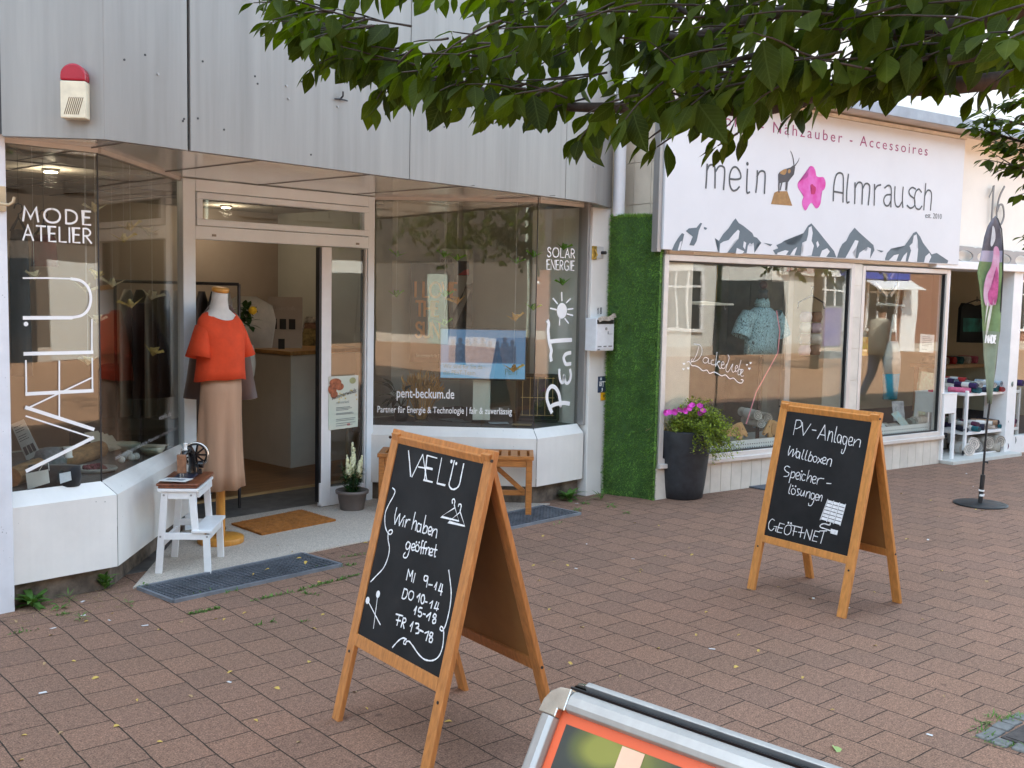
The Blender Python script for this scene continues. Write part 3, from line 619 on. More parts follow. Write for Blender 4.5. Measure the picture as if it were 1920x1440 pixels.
# inner white door frame standing in the room behind the first window
m=MB(); a=RUZ(1372,700,1.5)[0]; b=RUZ(1470,700,1.5)[0]
RB(m,a-.06,a+.03,1.46,1.54,0,1.98); RB(m,b-.03,b+.06,1.46,1.54,0,1.98); RB(m,a+.03,b-.03,1.46,1.54,1.86,1.98)
idr=m.build('inner_door_frame',WHITE2,rb,bevel=.004)
m=MB(); RB(m,b-.1,b-.08,1.42,1.44,.9,1.5); m.build('handle',SILVER,idr)
RBS('interior_partition',mat('pale_partition',(.16,.17,.15),.8),rb,[(uW1-.2,uW1-.12,1.0,3.6,0,2.4),(.31,a-.06,1.52,1.56,0,2.4),(b+.06,uW1-.205,1.52,1.56,0,2.4)])
# lettering on the first window
on=MB(); pn=-RN; o0=RO+RN*.012
def rp2(x,y):
    p=onpl(x,y,o0,RN)-o0; return V((p.dot(RE),p.z))
def zl(ox,oy,s,pts): return [rp2(ox+x*s,oy+y*s) for x,y in pts]
def rl(mb,pts,w,sm=True):
    q=zl(1280,500,.25,pts); ribbon(mb,crom(q,7) if sm else q,w,o0,RE,U0,pn,.003)
W_=.0048
for pts in ([(88,580),(140,600),(110,620)],):pass
rl(on,[(118,600),(105,650),(80,700),(58,718)],W_); rl(on,[(82,578),(130,590),(142,640),(120,690),(80,712),(60,706),(70,690)],W_)
rl(on,[(190,690),(168,680),(150,700),(160,722),(182,716),(192,692),(190,722),(206,726)],W_); rl(on,[(232,700),(214,704),(212,730),(232,736),(250,728)],W_)
rl(on,[(256,640),(250,690),(244,748),(262,712),(276,712),(258,726),(276,762),(290,758)],W_); rl(on,[(288,738),(308,732),(302,712),(288,726),(290,756),(310,762),(330,730)],W_)
rl(on,[(338,660),(346,690),(322,768),(336,790),(352,770)],W_); rl(on,[(352,770),(374,730),(366,770),(376,792),(392,780)],W_); rl(on,[(398,764),(412,752),(402,740),(392,760),(398,788),(418,772)],W_)
rl(on,[(436,700),(412,800),(430,806),(440,776),(420,768)],W_); rl(on,[(438,800),(452,778),(440,770),(430,792),(438,820),(456,818)],W_)
rl(on,[(30,716),(48,712),(66,740),(92,744),(120,756),(150,780),(180,776),(200,800),(232,790),(258,800),(290,818),(320,812),(350,840),(380,836),(412,866),(440,872),(452,852),(436,846)],.007)
for x,y,s in ((8,728,10),(40,762,10),(4,768,9),(508,722,8),(498,764,10),(480,736,7)):
    q=zl(1280,500,.25,[(x+s*1.0*math.sin(a)**3, y-s*(.85*math.cos(a)-.35*math.cos(2*a)-.15*math.cos(3*a))) for a in [2*PI*k/18 for k in range(18)]])
    on.poly([o0+RE*p.x+U0*p.y+pn*.003 for p in q[::-1]])
on.build('lettering',VINYL,W1p)
# ------------------------------------------------------------ sign board
sgn=thing('shop_sign','large white shop sign with a pink flower, an ibex and grey mountain peaks','sign',tuple(RW(2,0,SB0)))
SV=-.07
u0,u1=RUZ(1243,470,SV)[0],RUZ(1797,500,SV)[0]
m=MB(); RB(m,u0,u1,SV,.02,SB0,ST); m.build('board',mat('sign_white_panel',(.66,.67,.70),.35,var=.02,vscale=2),sgn,bevel=.003)
m=MB(); RB(m,u0-.045,u0-.003,-.05,.02,SB0-.02,ST+.02); m.build('side_trim',SILVER,sgn,bevel=.003)
m=MB(); RB(m,u0,u1,SV-.02,.0,ST+.002,ST+.035); m.build('top_rail',mat('cream_rail',(.62,.56,.46),.5),sgn)
so0=RO+RN*SV; sn=-RN
def sp(x,y):
    p=onpl(x,y,so0,RN)-so0; return V((p.dot(RE),p.z))
def zs(pts,ox=1220,oy=200,s=700/1920): return [sp(ox+x*s,oy+y*s) for x,y in pts]
GREYT=mat('sign_grey_letters',(.075,.08,.085),.6,var=.05)
PINKT=mat('sign_wine_letters',(.33,.06,.16),.6,var=.05)
mb=MB(); wl=.017
def sl_(pts,sm=True,w=wl): 
    q=zs(pts); ribbon(mb,crom(q,7) if sm else q,w,so0,RE,U0,sn,.002)
# mein
sl_([(290,296),(287,360),(283,418)]); sl_([(288,330),(300,304),(318,300),(330,320),(330,418)]); sl_([(332,335),(350,308),(370,308),(380,330),(374,426)])
sl_([(406,372),(440,374),(462,366),(458,336),(440,312),(420,316),(406,350),(406,400),(420,430),(440,428),(455,412)])
sl_([(497,322),(494,380),(494,440),(508,440)]); sl_([(548,330),(546,390),(540,440)]); sl_([(546,360),(560,335),(578,332),(588,352),(584,446)])
# Almrausch
sl_([(938,484),(942,400),(955,350),(978,342),(990,370),(988,490)]); sl_([(940,436),(986,444)],False)
sl_([(1016,348),(1008,430),(1008,490),(1020,490)]); sl_([(1050,392),(1050,450),(1048,498)]); sl_([(1050,420),(1062,394),(1078,390),(1088,410),(1086,500)]); sl_([(1088,425),(1102,398),(1118,398),(1126,420),(1118,505)])
sl_([(1150,400),(1150,450),(1148,506)]); sl_([(1150,430),(1164,408),(1182,402)])
sl_([(1202,418),(1222,405),(1236,425),(1234,515)]); sl_([(1234,452),(1210,456),(1198,480),(1206,506),(1222,508),(1234,486)])
sl_([(1256,412),(1254,470),(1260,508),(1276,514),(1292,490)]); sl_([(1298,414),(1294,470),(1296,518)])
sl_([(1362,424),(1344,416),(1328,432),(1334,456),(1356,476),(1356,508),(1336,522),(1318,508)]); sl_([(1392,440),(1378,424),(1362,440),(1356,480),(1362,518),(1380,528),(1394,512)])
sl_([(1414,396),(1408,470),(1404,530)]); sl_([(1408,460),(1422,432),(1438,434),(1444,460),(1438,532)])
q=zs([(497,294)])[0]; disc(mb,(q.x,q.y),.016,so0,RE,U0,sn,.002)
mb.build('name_lettering',GREYT,sgn)
pa,pb=sp(1347,216),sp(1738,292)
printed('lettering','Stoffe - Nähzauber - Accessoires',.135,so0+RE*(pb.x-3.02)+U0*pb.y,RE,U0,PINKT,sgn,width=3.02,spacing=1.35)
pa,pb=sp(1734,408),sp(1765,408)
printed('lettering','est. 2010',.075,so0+RE*pa.x+U0*pa.y,RE,U0,GREYT,sgn,width=pb.x-pa.x)
def shape(mb,pts,lift=.002,sm=True,**kw):
    q=zs(pts,**kw); q=crom(q+[q[0]],5)[:-1] if sm else q
    ar=sum(q[i].x*q[(i+1)%len(q)].y-q[(i+1)%len(q)].x*q[i].y for i in range(len(q)))
    if ar<0: q=q[::-1]
    bm=bmesh.new(); vs=[bm.verts.new(so0+RE*p.x+U0*p.y+sn*lift) for p in q]; f=bm.faces.new(vs); bmesh.ops.triangulate(bm,faces=[f])
    bm.verts.index_update(); mb.add([v.co for v in bm.verts],[[v.index for v in g.verts] for g in bm.faces]); bm.free()
Z8=dict(ox=1380,oy=230,s=200/1440)
DK=mat('ibex_dark',(.06,.055,.06),.6); BR_=mat('ibex_brown',srgb(160,120,70),.6,var=.15,vscale=20)
mb=MB(); shape(mb,[(566,700),(585,668),(640,632),(690,618),(735,604),(766,578),(786,580),(796,600),(790,650),(780,700),(762,692),(745,716),(722,772),(705,800),(660,802),(620,812),(585,818),(568,780)],**Z8,sm=False)
for pts,w_ in (([(580,800),(576,870),(577,935)],.020),([(618,800),(604,860),(596,905)],.018),([(676,790),(674,860),(668,905)],.018),([(694,790),(688,850),(684,915)],.014)):
    ribbon(mb,crom(zs(pts,**Z8)),w_,so0,RE,U0,sn,.002,w2=w_*.75)
q=zs([(780,580),(772,500),(755,430),(735,385)],**Z8); ribbon(mb,crom(q),.014,so0,RE,U0,sn,.002,w2=.005)
q=zs([(792,582),(815,550),(838,515),(850,478)],**Z8); ribbon(mb,crom(q),.012,so0,RE,U0,sn,.002,w2=.005)
mb.build('ibex_emblem',DK,sgn)
mb=MB(); shape(mb,[(470,1098),(515,945),(560,925),(690,925),(758,1122)],**Z8,sm=False); shape(mb,[(590,680),(610,650),(670,625),(680,650),(660,700),(620,700)],lift=.003,**Z8); shape(mb,[(700,640),(725,630),(735,660),(715,685),(697,670)],lift=.003,**Z8)
mb.build('rock_emblem',BR_,sgn)
mb=MB()
shape(mb,[(960,740),(965,650),(985,600),(1012,585),(1045,600),(1070,650),(1085,720),(1130,735),(1175,735),(1200,775),(1208,830),(1190,900),(1140,940),(1140,1010),(1142,1080),(1110,1145),(1075,1155),(1040,1110),(1020,1080),(985,1110),(950,1175),(925,1180),(895,1120),(890,1060),(910,1000),(912,960),(860,920),(832,870),(832,820),(860,775),(905,758)],**Z8)
mb.build('flower_emblem',mat('flower_pink',srgb(214,110,190),.6,col2=srgb(205,50,150),vscale=9,detail=2),sgn)
mb=MB(); shape(mb,[(1000,850),(1025,828),(1045,850),(1075,880),(1060,960),(1010,960),(1020,890)],lift=.003,**Z8); mb.build('flower_emblem_heart',mat('flower_deep',srgb(190,20,100),.6),sgn)
MT=mat('mountain_slate',(.115,.15,.175),.6,var=.08,vscale=4)
mb=MB(); sw=MB()
shape(mb,[(108,740),(122,705),(140,676),(160,650),(172,655),(162,700),(150,742)],sm=False); shape(sw,[(138,738),(150,696),(160,690),(154,720),(146,742)],lift=.003,sm=False)
shape(mb,[(180,640),(195,626),(235,622),(255,597),(264,600),(248,635),(236,690),(222,715),(198,712),(216,668),(200,655)],sm=False); shape(mb,[(274,618),(290,624),(284,634),(272,628)],sm=False)
def peak(ol,snow):
    shape(mb,ol,sm=False)
    for q in snow: shape(sw,q,lift=.003,sm=False)
peak([(330,676),(350,690),(372,655),(400,625),(422,590),(436,574),(452,598),(475,612),(500,632),(522,650),(530,668),(546,674),(568,700),(550,698),(530,755),(450,752),(372,750),(345,745),(352,700)],
 [[(372,694),(400,686),(425,655),(448,632),(456,640),(450,680),(430,690),(412,720),(392,752),(352,752),(356,705)],[(436,756),(442,726),(460,735),(480,744),(470,757)],[(492,756),(498,715),(510,700),(520,718),(528,700),(532,757)],[(478,692),(490,700),(484,735),(474,720)]])
peak([(628,738),(655,728),(645,712),(672,700),(685,690),(700,708),(722,704),(742,712),(768,690),(785,650),(808,612),(826,600),(845,622),(860,640),(880,665),(900,690),(925,722),(942,742),(955,776),(800,768),(640,760)],
 [[(812,622),(826,614),(832,650),(826,690),(838,715),(826,766),(790,768),(770,766),(790,730),(778,700),(800,690),(808,660)],[(650,752),(690,738),(708,742),(694,764),(650,762)],[(716,762),(735,734),(752,722),(738,764)],[(868,772),(880,740),(906,728),(920,745),(900,775)],[(850,700),(858,690),(866,712),(856,726)]])
peak([(957,777),(972,730),(985,706),(1005,690),(1022,655),(1048,622),(1070,645),(1092,665),(1120,690),(1145,712),(1150,738),(1128,780),(1000,778)],
 [[(1000,778),(1020,742),(1036,712),(1050,686),(1068,690),(1058,722),(1036,750),(1052,780)],[(1064,780),(1072,752),(1092,738),(1108,745),(1116,722),(1132,730),(1126,784)]])
peak([(580,700),(625,708),(615,718)],[]); peak([(1160,735),(1198,742),(1185,750)],[])
peak([(1205,780),(1215,752),(1235,730),(1250,742),(1280,740),(1305,715),(1330,680),(1350,650),(1365,642),(1385,668),(1400,700),(1425,735),(1445,760),(1470,752),(1500,780),(1530,792),(1525,806),(1320,797),(1205,790)],
 [[(1352,664),(1366,656),(1372,690),(1366,716),(1374,735),(1368,798),(1335,798),(1322,794),(1338,740),(1330,716),(1346,700)],[(1222,792),(1250,764),(1275,758),(1262,794)],[(1284,796),(1300,766),(1318,748),(1310,796)],[(1404,802),(1412,770),(1432,752),(1442,772),(1428,803)]])
mb.build('mountain_emblem',MT,sgn); sw.build('mountain_snow',MATS['sign_white_panel'],sgn)
# white band and number beside the sign
nb=thing('house_number','tall thin grey number 16 on the white band right of the shop sign','house number',tuple(RP(1862,400)))
mb=MB(); oo=RO
def np_(x,y): p=RP(x,y)-RO; return V((p.dot(RE),p.z))
p0=np_(1850,420); p1=np_(1880,420); hh=np_(1850,346).y-p0.y
letter(mb,'16',hh,.02,oo+RE*p0.x+U0*p0.y,RE,U0,sn,gap=24,sx=(p1.x-p0.x)*100/glyphs('16',24)[1]/hh,lift=.012)
o=mb.build('digits',mat('number_grey',(.2,.2,.2),.5),nb)
so_=o.modifiers.new('thick','SOLIDIFY'); so_.thickness=.01
# grey ornamental brackets with oval holes above the doorway
om=mat('grey_ornament',(.36,.34,.33),.5,var=.05)
def ornament(name,label,x0,x1,y0,y1,pitch,rise):
    th=thing(name,label,'ornament',tuple(RP((x0+x1)/2,(y0+y1)/2,-.05)))
    a=RP(x0,y0,-.05); b=RP(x1,y0+rise,-.05); h=(RP(x0,y0,-.05).z-RP(x0,y1,-.05).z); L_=(b-a).length; d=(b-a).normalized(); up=U0
    bm=bmesh.new(); nH=max(1,int(L_/pitch)); m=MB()
    for i in range(nH):
        s0=i*L_/nH; s1=(i+1)*L_/nH; cx=(s0+s1)/2; N=28; rx=(s1-s0)*.40; ry=h*.30; inn=[];out=[]
        for k in range(N):
            an=2*PI*k/N; c_,s_=math.cos(an),math.sin(an); inn.append((cx+rx*c_,-h/2+ry*s_))
            f=min((s1-s0)/2/max(1e-6,abs(c_)),h/2/max(1e-6,abs(s_))); out.append((cx+f*c_,-h/2+f*s_))
        P=lambda q,k:a+d*q[0]+up*q[1]+RN*k
        for k in range(N):
            j=(k+1)%N
            m.add([P(out[k],0),P(out[j],0),P(inn[j],0),P(inn[k],0),P(out[k],.02),P(out[j],.02),P(inn[j],.02),P(inn[k],.02)],[(3,2,1,0),(4,5,6,7),(2,3,7,6),(0,1,5,4)])
    m.build('plate',om,th); return th
ornament('ornamental_panel','grey ornamental strip with oval holes above the right doorway',1792,1935,460,496,.36,14)
# ------------------------------------------------------------ chalk boards
SLATE=mat('blackboard',(.010,.010,.011),.75,col2=(.024,.024,.025),vscale=4,spec=.25,detail=7)
HARD=mat('hardboard_back',srgb(150,106,58),.7,var=.06,vscale=10)
def aboard(label,loc,rz,hw,apex,spread,sl,r0,r1,rtop,wood):
    """local x = to the viewer's right along the board, y = backwards"""
    t=thing('chalkboard_stand',label,'chalkboard',loc,rz,'wooden A-frame chalkboards on the pavement')
    top=V((0,apex,math.sqrt(sl*sl-apex*apex))); up=top.normalized(); nrm=V((1,0,0)).cross(up)  # towards viewer: -y
    if nrm.y>0: nrm=-nrm
    back=-nrm; th=.022; sw=.052
    P=lambda s,tt,k=0: V((s,0,0))+up*tt+back*k
    def slat(name,s0,s1,t0,t1,par=t,m=wood,k0=0,k1=th,PP=P,bv=.003):
        mb=MB(); q=[PP(s0,t0,k0),PP(s1,t0,k0),PP(s1,t1,k0),PP(s0,t1,k0)]; off=PP(0,0,k1)-PP(0,0,k0); mb.hexa(q,off); return mb.build(name,m,par,local=True,bevel=bv)
    slat('leg',-hw,-hw+sw,0,sl); slat('leg',hw-sw,hw,0,sl)
    slat('rail',-hw+sw+.0005,hw-sw-.0005,rtop,sl-.002); slat('rail',-hw+sw+.0005,hw-sw-.0005,r0,r1)
    pn=slat('writing_panel',-hw+sw,hw-sw,r1,rtop,m=SLATE,k0=.006,k1=.011,bv=0)
    # rear frame
    a2=spread-apex; up2=V((0,apex-spread,top.z)).normalized(); b2=V((1,0,0)).cross(up2); b2 = b2 if b2.y>0 else -b2
    base=V((0,spread,0)); hw2=hw-.012; sl2=(V((0,apex,top.z))-base).length-.01
    Q=lambda s,tt,k=0: base+V((s,0,0))+up2*tt-b2*k
    slat('rear_leg',-hw2,-hw2+sw,0,sl2,PP=Q); slat('rear_leg',hw2-sw,hw2,0,sl2,PP=Q)
    slat('rear_rail',-hw2+sw,hw2-sw,rtop,sl2-.01,PP=Q); slat('rear_rail',-hw2+sw,hw2-sw,r0,r1,PP=Q)
    slat('rear_panel',-hw2+sw,hw2-sw,r1,rtop,m=HARD,PP=Q,k0=.008,k1=.012,bv=0)
    m=MB()
    for s in (-hw+.026,hw-.026):
        for tt in (sl-.03,r0-.03): m.tube([P(s,tt,-.002),P(s,tt,.004)],.006,10)
    for s in (-1,1):
        m.tube([V((s*(hw-.001),apex*.965-.004,top.z-.035)),V((s*(hw+.003),apex*.965-.004,top.z-.035))],.006,10)
        q=Q(s*(hw2-.001),r0+.02,.011); m.tube([q,q+V((s*.004,0,0))],.006,10)
    m.build('screw',DARKM,t,local=True)
    return t,pn,(lambda s,tt: P(s,tt,.006)),V((1,0,0)),up,nrm
def board_px(t,O,up,nrm):
    M=WL[t.name]; o=M@O(0,0); R3=M.to_3x3(); ex=R3@V((1,0,0)); ey=R3@up; n=R3@nrm
    def f(x,y):
        p=onpl(x,y,o,n)-o; return V((p.dot(ex),p.dot(ey)))
    return f
m1=V((2.482,2.973,0))+V((-.176,-.984,0))*.025
B1,pn1,O1,ex1,ey1,n1=aboard('orange-brown wooden chalkboard stand chalked with opening hours, nearest to the camera',m1,R(-100.1),.347,.27,.62,1.172,.305,.353,1.137,WOODO)
WOOD2=mat('lighter_orange_wood',srgb(206,140,74),.45,var=.13,vscale=5,stretch=(14,14,1.2),bump=.08,bscale=40,detail=7)
m2=V((5.36,2.818,0))+V((-.205,-.979,0))*.03
B2,pn2,O2,ex2,ey2,n2=aboard('wooden chalkboard stand chalked PV-Anlagen with a solar panel drawing, in front of the right shop',m2,R(-101.8),.343,.235,.53,1.118,.285,.327,1.077,WOOD2)
def chalk(pn,lines,conv,O,up,nrm,w):
    mb=MB()
    for kind,ww,pts in lines:
        q=[conv(*p) for p in pts]
        q=[V((a.x,a.y)) for a in q]
        if kind=='d': disc(mb,(q[0].x,q[0].y),ww,O(0,0),V((1,0,0)),up,nrm,.0012)
        else:
            if kind=='s' and len(q)>2: q=crom(q,7)
            ribbon(mb,q,(ww or w)*.86,O(0,0),V((1,0,0)),up,nrm,.0012,jit=.16)
    return mb
f1=board_px(B1,O1,ey1,n1)
K1=lambda *pts:[(660+x*.2916,840+y*.2916) for x,y in pts]
W1=.0062
S=lambda *p,w=None:('s',w,K1(*p)); T=lambda *p,w=None:('l',w,K1(*p)); Dd=lambda x,y,r:('d',r,K1((x,y)))
L1=[T((366,18),(374,100),(380,182),w=.0075),T((388,186),(425,110),(458,42),w=.0066),T((458,42),(470,120),(484,205),w=.0066),T((430,122),(520,138)),T((486,48),(470,205),w=.0075),T((486,48),(550,66)),T((478,124),(520,134)),T((464,206),(520,220),w=.0075),
 T((580,66),(550,228),w=.0066),T((550,228),(600,240),w=.0075),S((660,82),(636,190),(626,235),(640,262),(664,264),(690,240),(704,180),(720,102),w=.0075),Dd(641,87,.007),Dd(672,100,.006),
 # border flourish left
 S((262,256),(278,276),(268,310),(240,360),(216,420),(214,490),(226,535),(246,556),(262,540),(254,526),(236,540),(234,590),(242,640),(234,700),(205,770),(160,820),(122,860)),
 # hangers
 S((648,356),(646,338),(656,328),(664,342),(660,366),(664,384)),T((664,384),(576,442),(690,470),(664,384)),S((686,376),(690,362),(704,366),(702,386),(696,410)),T((698,412),(622,476),(728,502),(698,412)),
 # Wir haben
 S((290,384),(278,440),(278,490)),S((278,490),(300,440),(312,424)),S((310,426),(306,470),(306,500)),S((306,500),(324,464),(334,446)),T((336,462),(328,504)),Dd(340,440,.005),T((352,460),(342,508)),S((350,482),(362,462),(376,462)),
 T((410,414),(386,522)),S((394,492),(408,470),(418,478),(410,530)),S((446,494),(430,486),(420,510),(424,536),(438,534),(446,510)),T((450,490),(442,542)),T((478,434),(456,546)),S((464,516),(478,500),(488,512),(480,544),(464,548),(456,540)),
 S((494,534),(512,534),(516,514),(504,508),(494,528),(496,554),(512,556)),T((524,520),(516,566)),S((520,546),(536,524),(550,530),(544,578)),
 # geöffnet
 S((378,614),(362,604),(350,630),(356,652),(370,642),(380,616),(372,660),(358,700),(340,706),(334,690),(346,672)),S((386,640),(402,638),(406,620),(394,616),(384,636),(388,656),(404,656)),S((424,622),(410,636),(412,660),(426,664),(434,644),(424,622)),Dd(416,606,.0045),Dd(434,608,.0045),
 S((462,598),(452,604),(444,680)),S((482,604),(470,612),(458,680)),T((440,638),(478,646)),T((482,640),(474,682)),S((478,660),(490,642),(500,646),(494,686)),S((502,670),(518,670),(520,650),(508,648),(500,668),(504,690),(518,690)),S((544,622),(532,692),(540,698)),T((524,652),(550,656)),
 # MI 9-14
 T((352,848),(366,780)),T((366,780),(376,826)),T((376,826),(394,790)),T((394,790),(386,858)),T((410,806),(396,866)),S((490,826),(472,822),(466,846),(480,856),(492,830),(482,894)),T((496,878),(520,882)),T((532,896),(550,864)),T((550,864),(540,912)),T((576,872),(560,918)),T((560,918),(584,924)),T((586,878),(574,946)),
 # DO 10-14
 T((340,904),(324,964)),S((340,904),(360,916),(356,950),(340,970),(324,964)),S((386,920),(370,930),(366,964),(380,978),(394,962),(398,934),(386,920)),T((420,960),(440,938),w=.0070),T((440,938),(430,990),w=.0070),S((456,946),(446,966),(448,996),(460,998),(468,974),(466,950),(456,946),w=.0070),T((472,988),(486,992)),T((502,1000),(522,984)),T((522,984),(510,1030)),T((548,990),(532,1030),(558,1036)),T((560,996),(546,1046)),
 T((402,1046),(418,1020),w=.0070),T((418,1020),(406,1070),w=.0070),S((454,1030),(436,1028),(430,1052),(446,1056),(450,1076),(436,1084),(428,1076),w=.0070),T((460,1066),(474,1070)),T((482,1084),(510,1060),w=.0070),T((510,1060),(496,1110),w=.0070),S((534,1092),(524,1086),(532,1068),(544,1076),(538,1096),(524,1106),(522,1124),(536,1126),(542,1108),(534,1092),w=.0070),
 # FR 13-18
 T((286,1068),(330,1080),w=.0066),T((308,1074),(292,1140),w=.0066),T((288,1106),(316,1112),w=.0066),T((334,1092),(318,1152),w=.0066),S((334,1092),(350,1100),(346,1120),(326,1122),w=.0066),T((330,1124),(338,1160),w=.0066),T((378,1146),(398,1118),w=.0070),T((398,1118),(382,1180),w=.0070),S((410,1128),(428,1130),(430,1148),(416,1156),(432,1166),(430,1188),(412,1192),w=.0070),T((440,1172),(460,1182),w=.0070),T((470,1190),(496,1180),w=.0070),T((496,1180),(478,1238),w=.0070),S((510,1212),(500,1204),(510,1186),(522,1194),(514,1216),(500,1226),(500,1246),(514,1248),(520,1230),(510,1212),w=.0070),
 # pins
 T((168,942),(140,1160),w=.005),Dd(169,940,.014),T((102,978),(184,1136),w=.005),Dd(102,980,.014),
 # border flourish right and below
 S((624,786),(634,860),(640,930),(634,1010),(618,1090),(600,1150),(582,1176),(568,1164),(576,1148),(588,1160),(592,1200),(584,1280),(560,1340),(520,1366),(470,1360),(430,1325),(395,1275),(370,1244),(352,1246),(346,1262),(334,1256),(340,1236),(352,1230),(330,1222),(300,1240),(262,1282))]
chalk(pn1,L1,f1,O1,ey1,n1,W1).build('chalk_lettering',CHALK,pn1,local=True)
f2=board_px(B2,O2,ey2,n2)
K2=lambda *pts:[(1360+x*.3056,740+y*.3056) for x,y in pts]
S=lambda *p,w=None:('s',w,K2(*p)); T=lambda *p,w=None:('l',w,K2(*p)); Dd=lambda x,y,r:('d',r,K2((x,y)))
L2=[T((436,156),(418,246)),S((436,156),(464,160),(466,192),(440,208),(428,206)),T((474,170),(476,210),(480,250)),T((480,250),(526,180)),T((534,216),(558,220)),
 T((566,270),(612,186)),T((612,186),(614,280)),T((580,244),(614,250)),T((640,222),(628,282)),S((634,254),(648,228),(660,236),(654,290)),S((686,196),(670,280),(678,294)),
 S((712,252),(698,246),(688,270),(694,294),(706,288),(714,258)),T((716,256),(708,302)),S((746,262),(730,256),(722,280),(728,304),(742,296),(750,266),(740,320),(726,358),(714,358),(718,336)),
 S((760,288),(778,286),(782,266),(768,262),(758,286),(762,310),(780,308)),T((796,274),(786,314)),S((790,298),(812,276),(830,282),(824,322)),
 S((398,316),(388,350),(388,372)),S((388,372),(410,340),(420,336)),S((420,336),(412,380)),S((412,380),(436,350),(440,330)),S((456,354),(444,348),(434,370),(440,388),(452,380),(458,356)),T((460,354),(454,394)),S((484,338),(470,386),(478,398)),S((504,342),(490,392),(498,404)),
 T((526,350),(508,404)),S((514,380),(528,370),(536,384),(526,408),(510,406)),S((554,378),(540,388),(544,412),(558,410),(564,390),(554,378)),T((572,386),(592,420)),T((596,390),(566,420)),S((598,404),(616,402),(618,388),(604,386),(598,402),(602,424),(616,422)),T((630,398),(622,430)),S((626,412),(640,394),(654,402),(646,440)),
 S((398,446),(378,438),(364,454),(376,472),(392,482),(384,500),(360,502)),T((410,470),(392,540)),S((404,482),(422,474),(430,490),(418,510),(402,506)),S((436,500),(454,496),(456,480),(444,478),(434,496),(438,518),(452,518)),T((466,486),(460,526)),Dd(470,470,.005),
 S((494,494),(480,488),(470,508),(476,526),(490,524)),T((516,464),(500,532)),S((506,516),(520,498),(530,504),(524,538)),S((536,522),(554,520),(558,506),(544,502),(534,520),(540,544),(554,542)),T((570,512),(562,550)),S((564,530),(580,514),(606,516)),T((622,544),(650,546)),
 S((404,548),(390,596),(396,608)),S((420,576),(406,586),(410,610),(424,610),(432,592),(420,576)),Dd(414,560,.005),Dd(432,562,.005),S((458,580),(444,580),(448,600),(456,612),(440,618)),S((468,588),(462,612),(472,620),(484,600)),T((488,590),(482,622)),T((502,596),(494,628)),S((498,612),(512,596),(522,602),(516,636)),
 S((548,610),(534,604),(526,626),(532,642),(546,634),(552,612),(544,650),(530,678),(514,680),(512,666)),S((556,630),(572,630),(572,614),(560,612),(554,630),(558,648),(570,646)),T((580,618),(574,650)),S((578,634),(590,618),(596,624),(590,654)),
 # GEÖFFNET
 S((304,772),(288,764),(270,786),(268,820),(284,834),(300,820)),T((300,808),(322,812)),T((316,808),(310,838)),T((336,788),(318,842)),T((336,788),(364,796)),T((328,816),(352,820)),T((318,842),(346,848)),
 S((390,800),(370,812),(364,846),(380,860),(400,846),(406,812),(390,800)),Dd(388,786,.006),Dd(404,790,.006),T((404,800),(466,816)),T((428,806),(416,864)),T((416,836),(440,842)),T((472,812),(460,874)),T((450,844),(486,848)),T((500,826),(484,884)),T((500,826),(520,892)),T((520,892),(536,830)),T((552,836),(534,896)),T((552,836),(580,842)),T((546,866),(568,872)),T((534,896),(562,902)),T((580,836),(624,836)),T((608,836),(586,912)),
 # cable and plug
 S((646,786),(640,800),(610,792),(588,798),(584,812),(610,822),(648,836),w=.007)]
chalk(pn2,L2,f2,O2,ey2,n2,.0054).build('chalk_lettering',CHALK,pn2,local=True)
mb=MB()
def q2(*pts): return [(lambda a:V((a.x,a.y)))(f2(*p)) for p in K2(*pts)]
c=q2((630,644),(740,674),(706,802),(584,766)); lp=lambda u,v:(c[0]*(1-u)+c[1]*u)*(1-v)+(c[3]*(1-u)+c[2]*u)*v
for i in range(3):
    for j in range(6):
        u0_,u1_,v0_,v1_=i/3+.02,(i+1)/3-.02,j/6+.015,(j+1)/6-.015
        mb.poly([O2(p.x,p.y)+n2*.0012 for p in (lp(u0_,v1_),lp(u1_,v1_),lp(u1_,v0_),lp(u0_,v0_))])
for k in range(4): ribbon(mb,[lp(k/3,-.02),lp(k/3,1.02)],.004,O2(0,0),V((1,0,0)),ey2,n2,.0016)
c2=q2((648,822),(692,834),(686,862),(644,850)); mb.poly([O2(p.x,p.y)+n2*.0012 for p in c2[::-1]])
mb.build('chalk_drawing',CHALK,pn2,local=True)
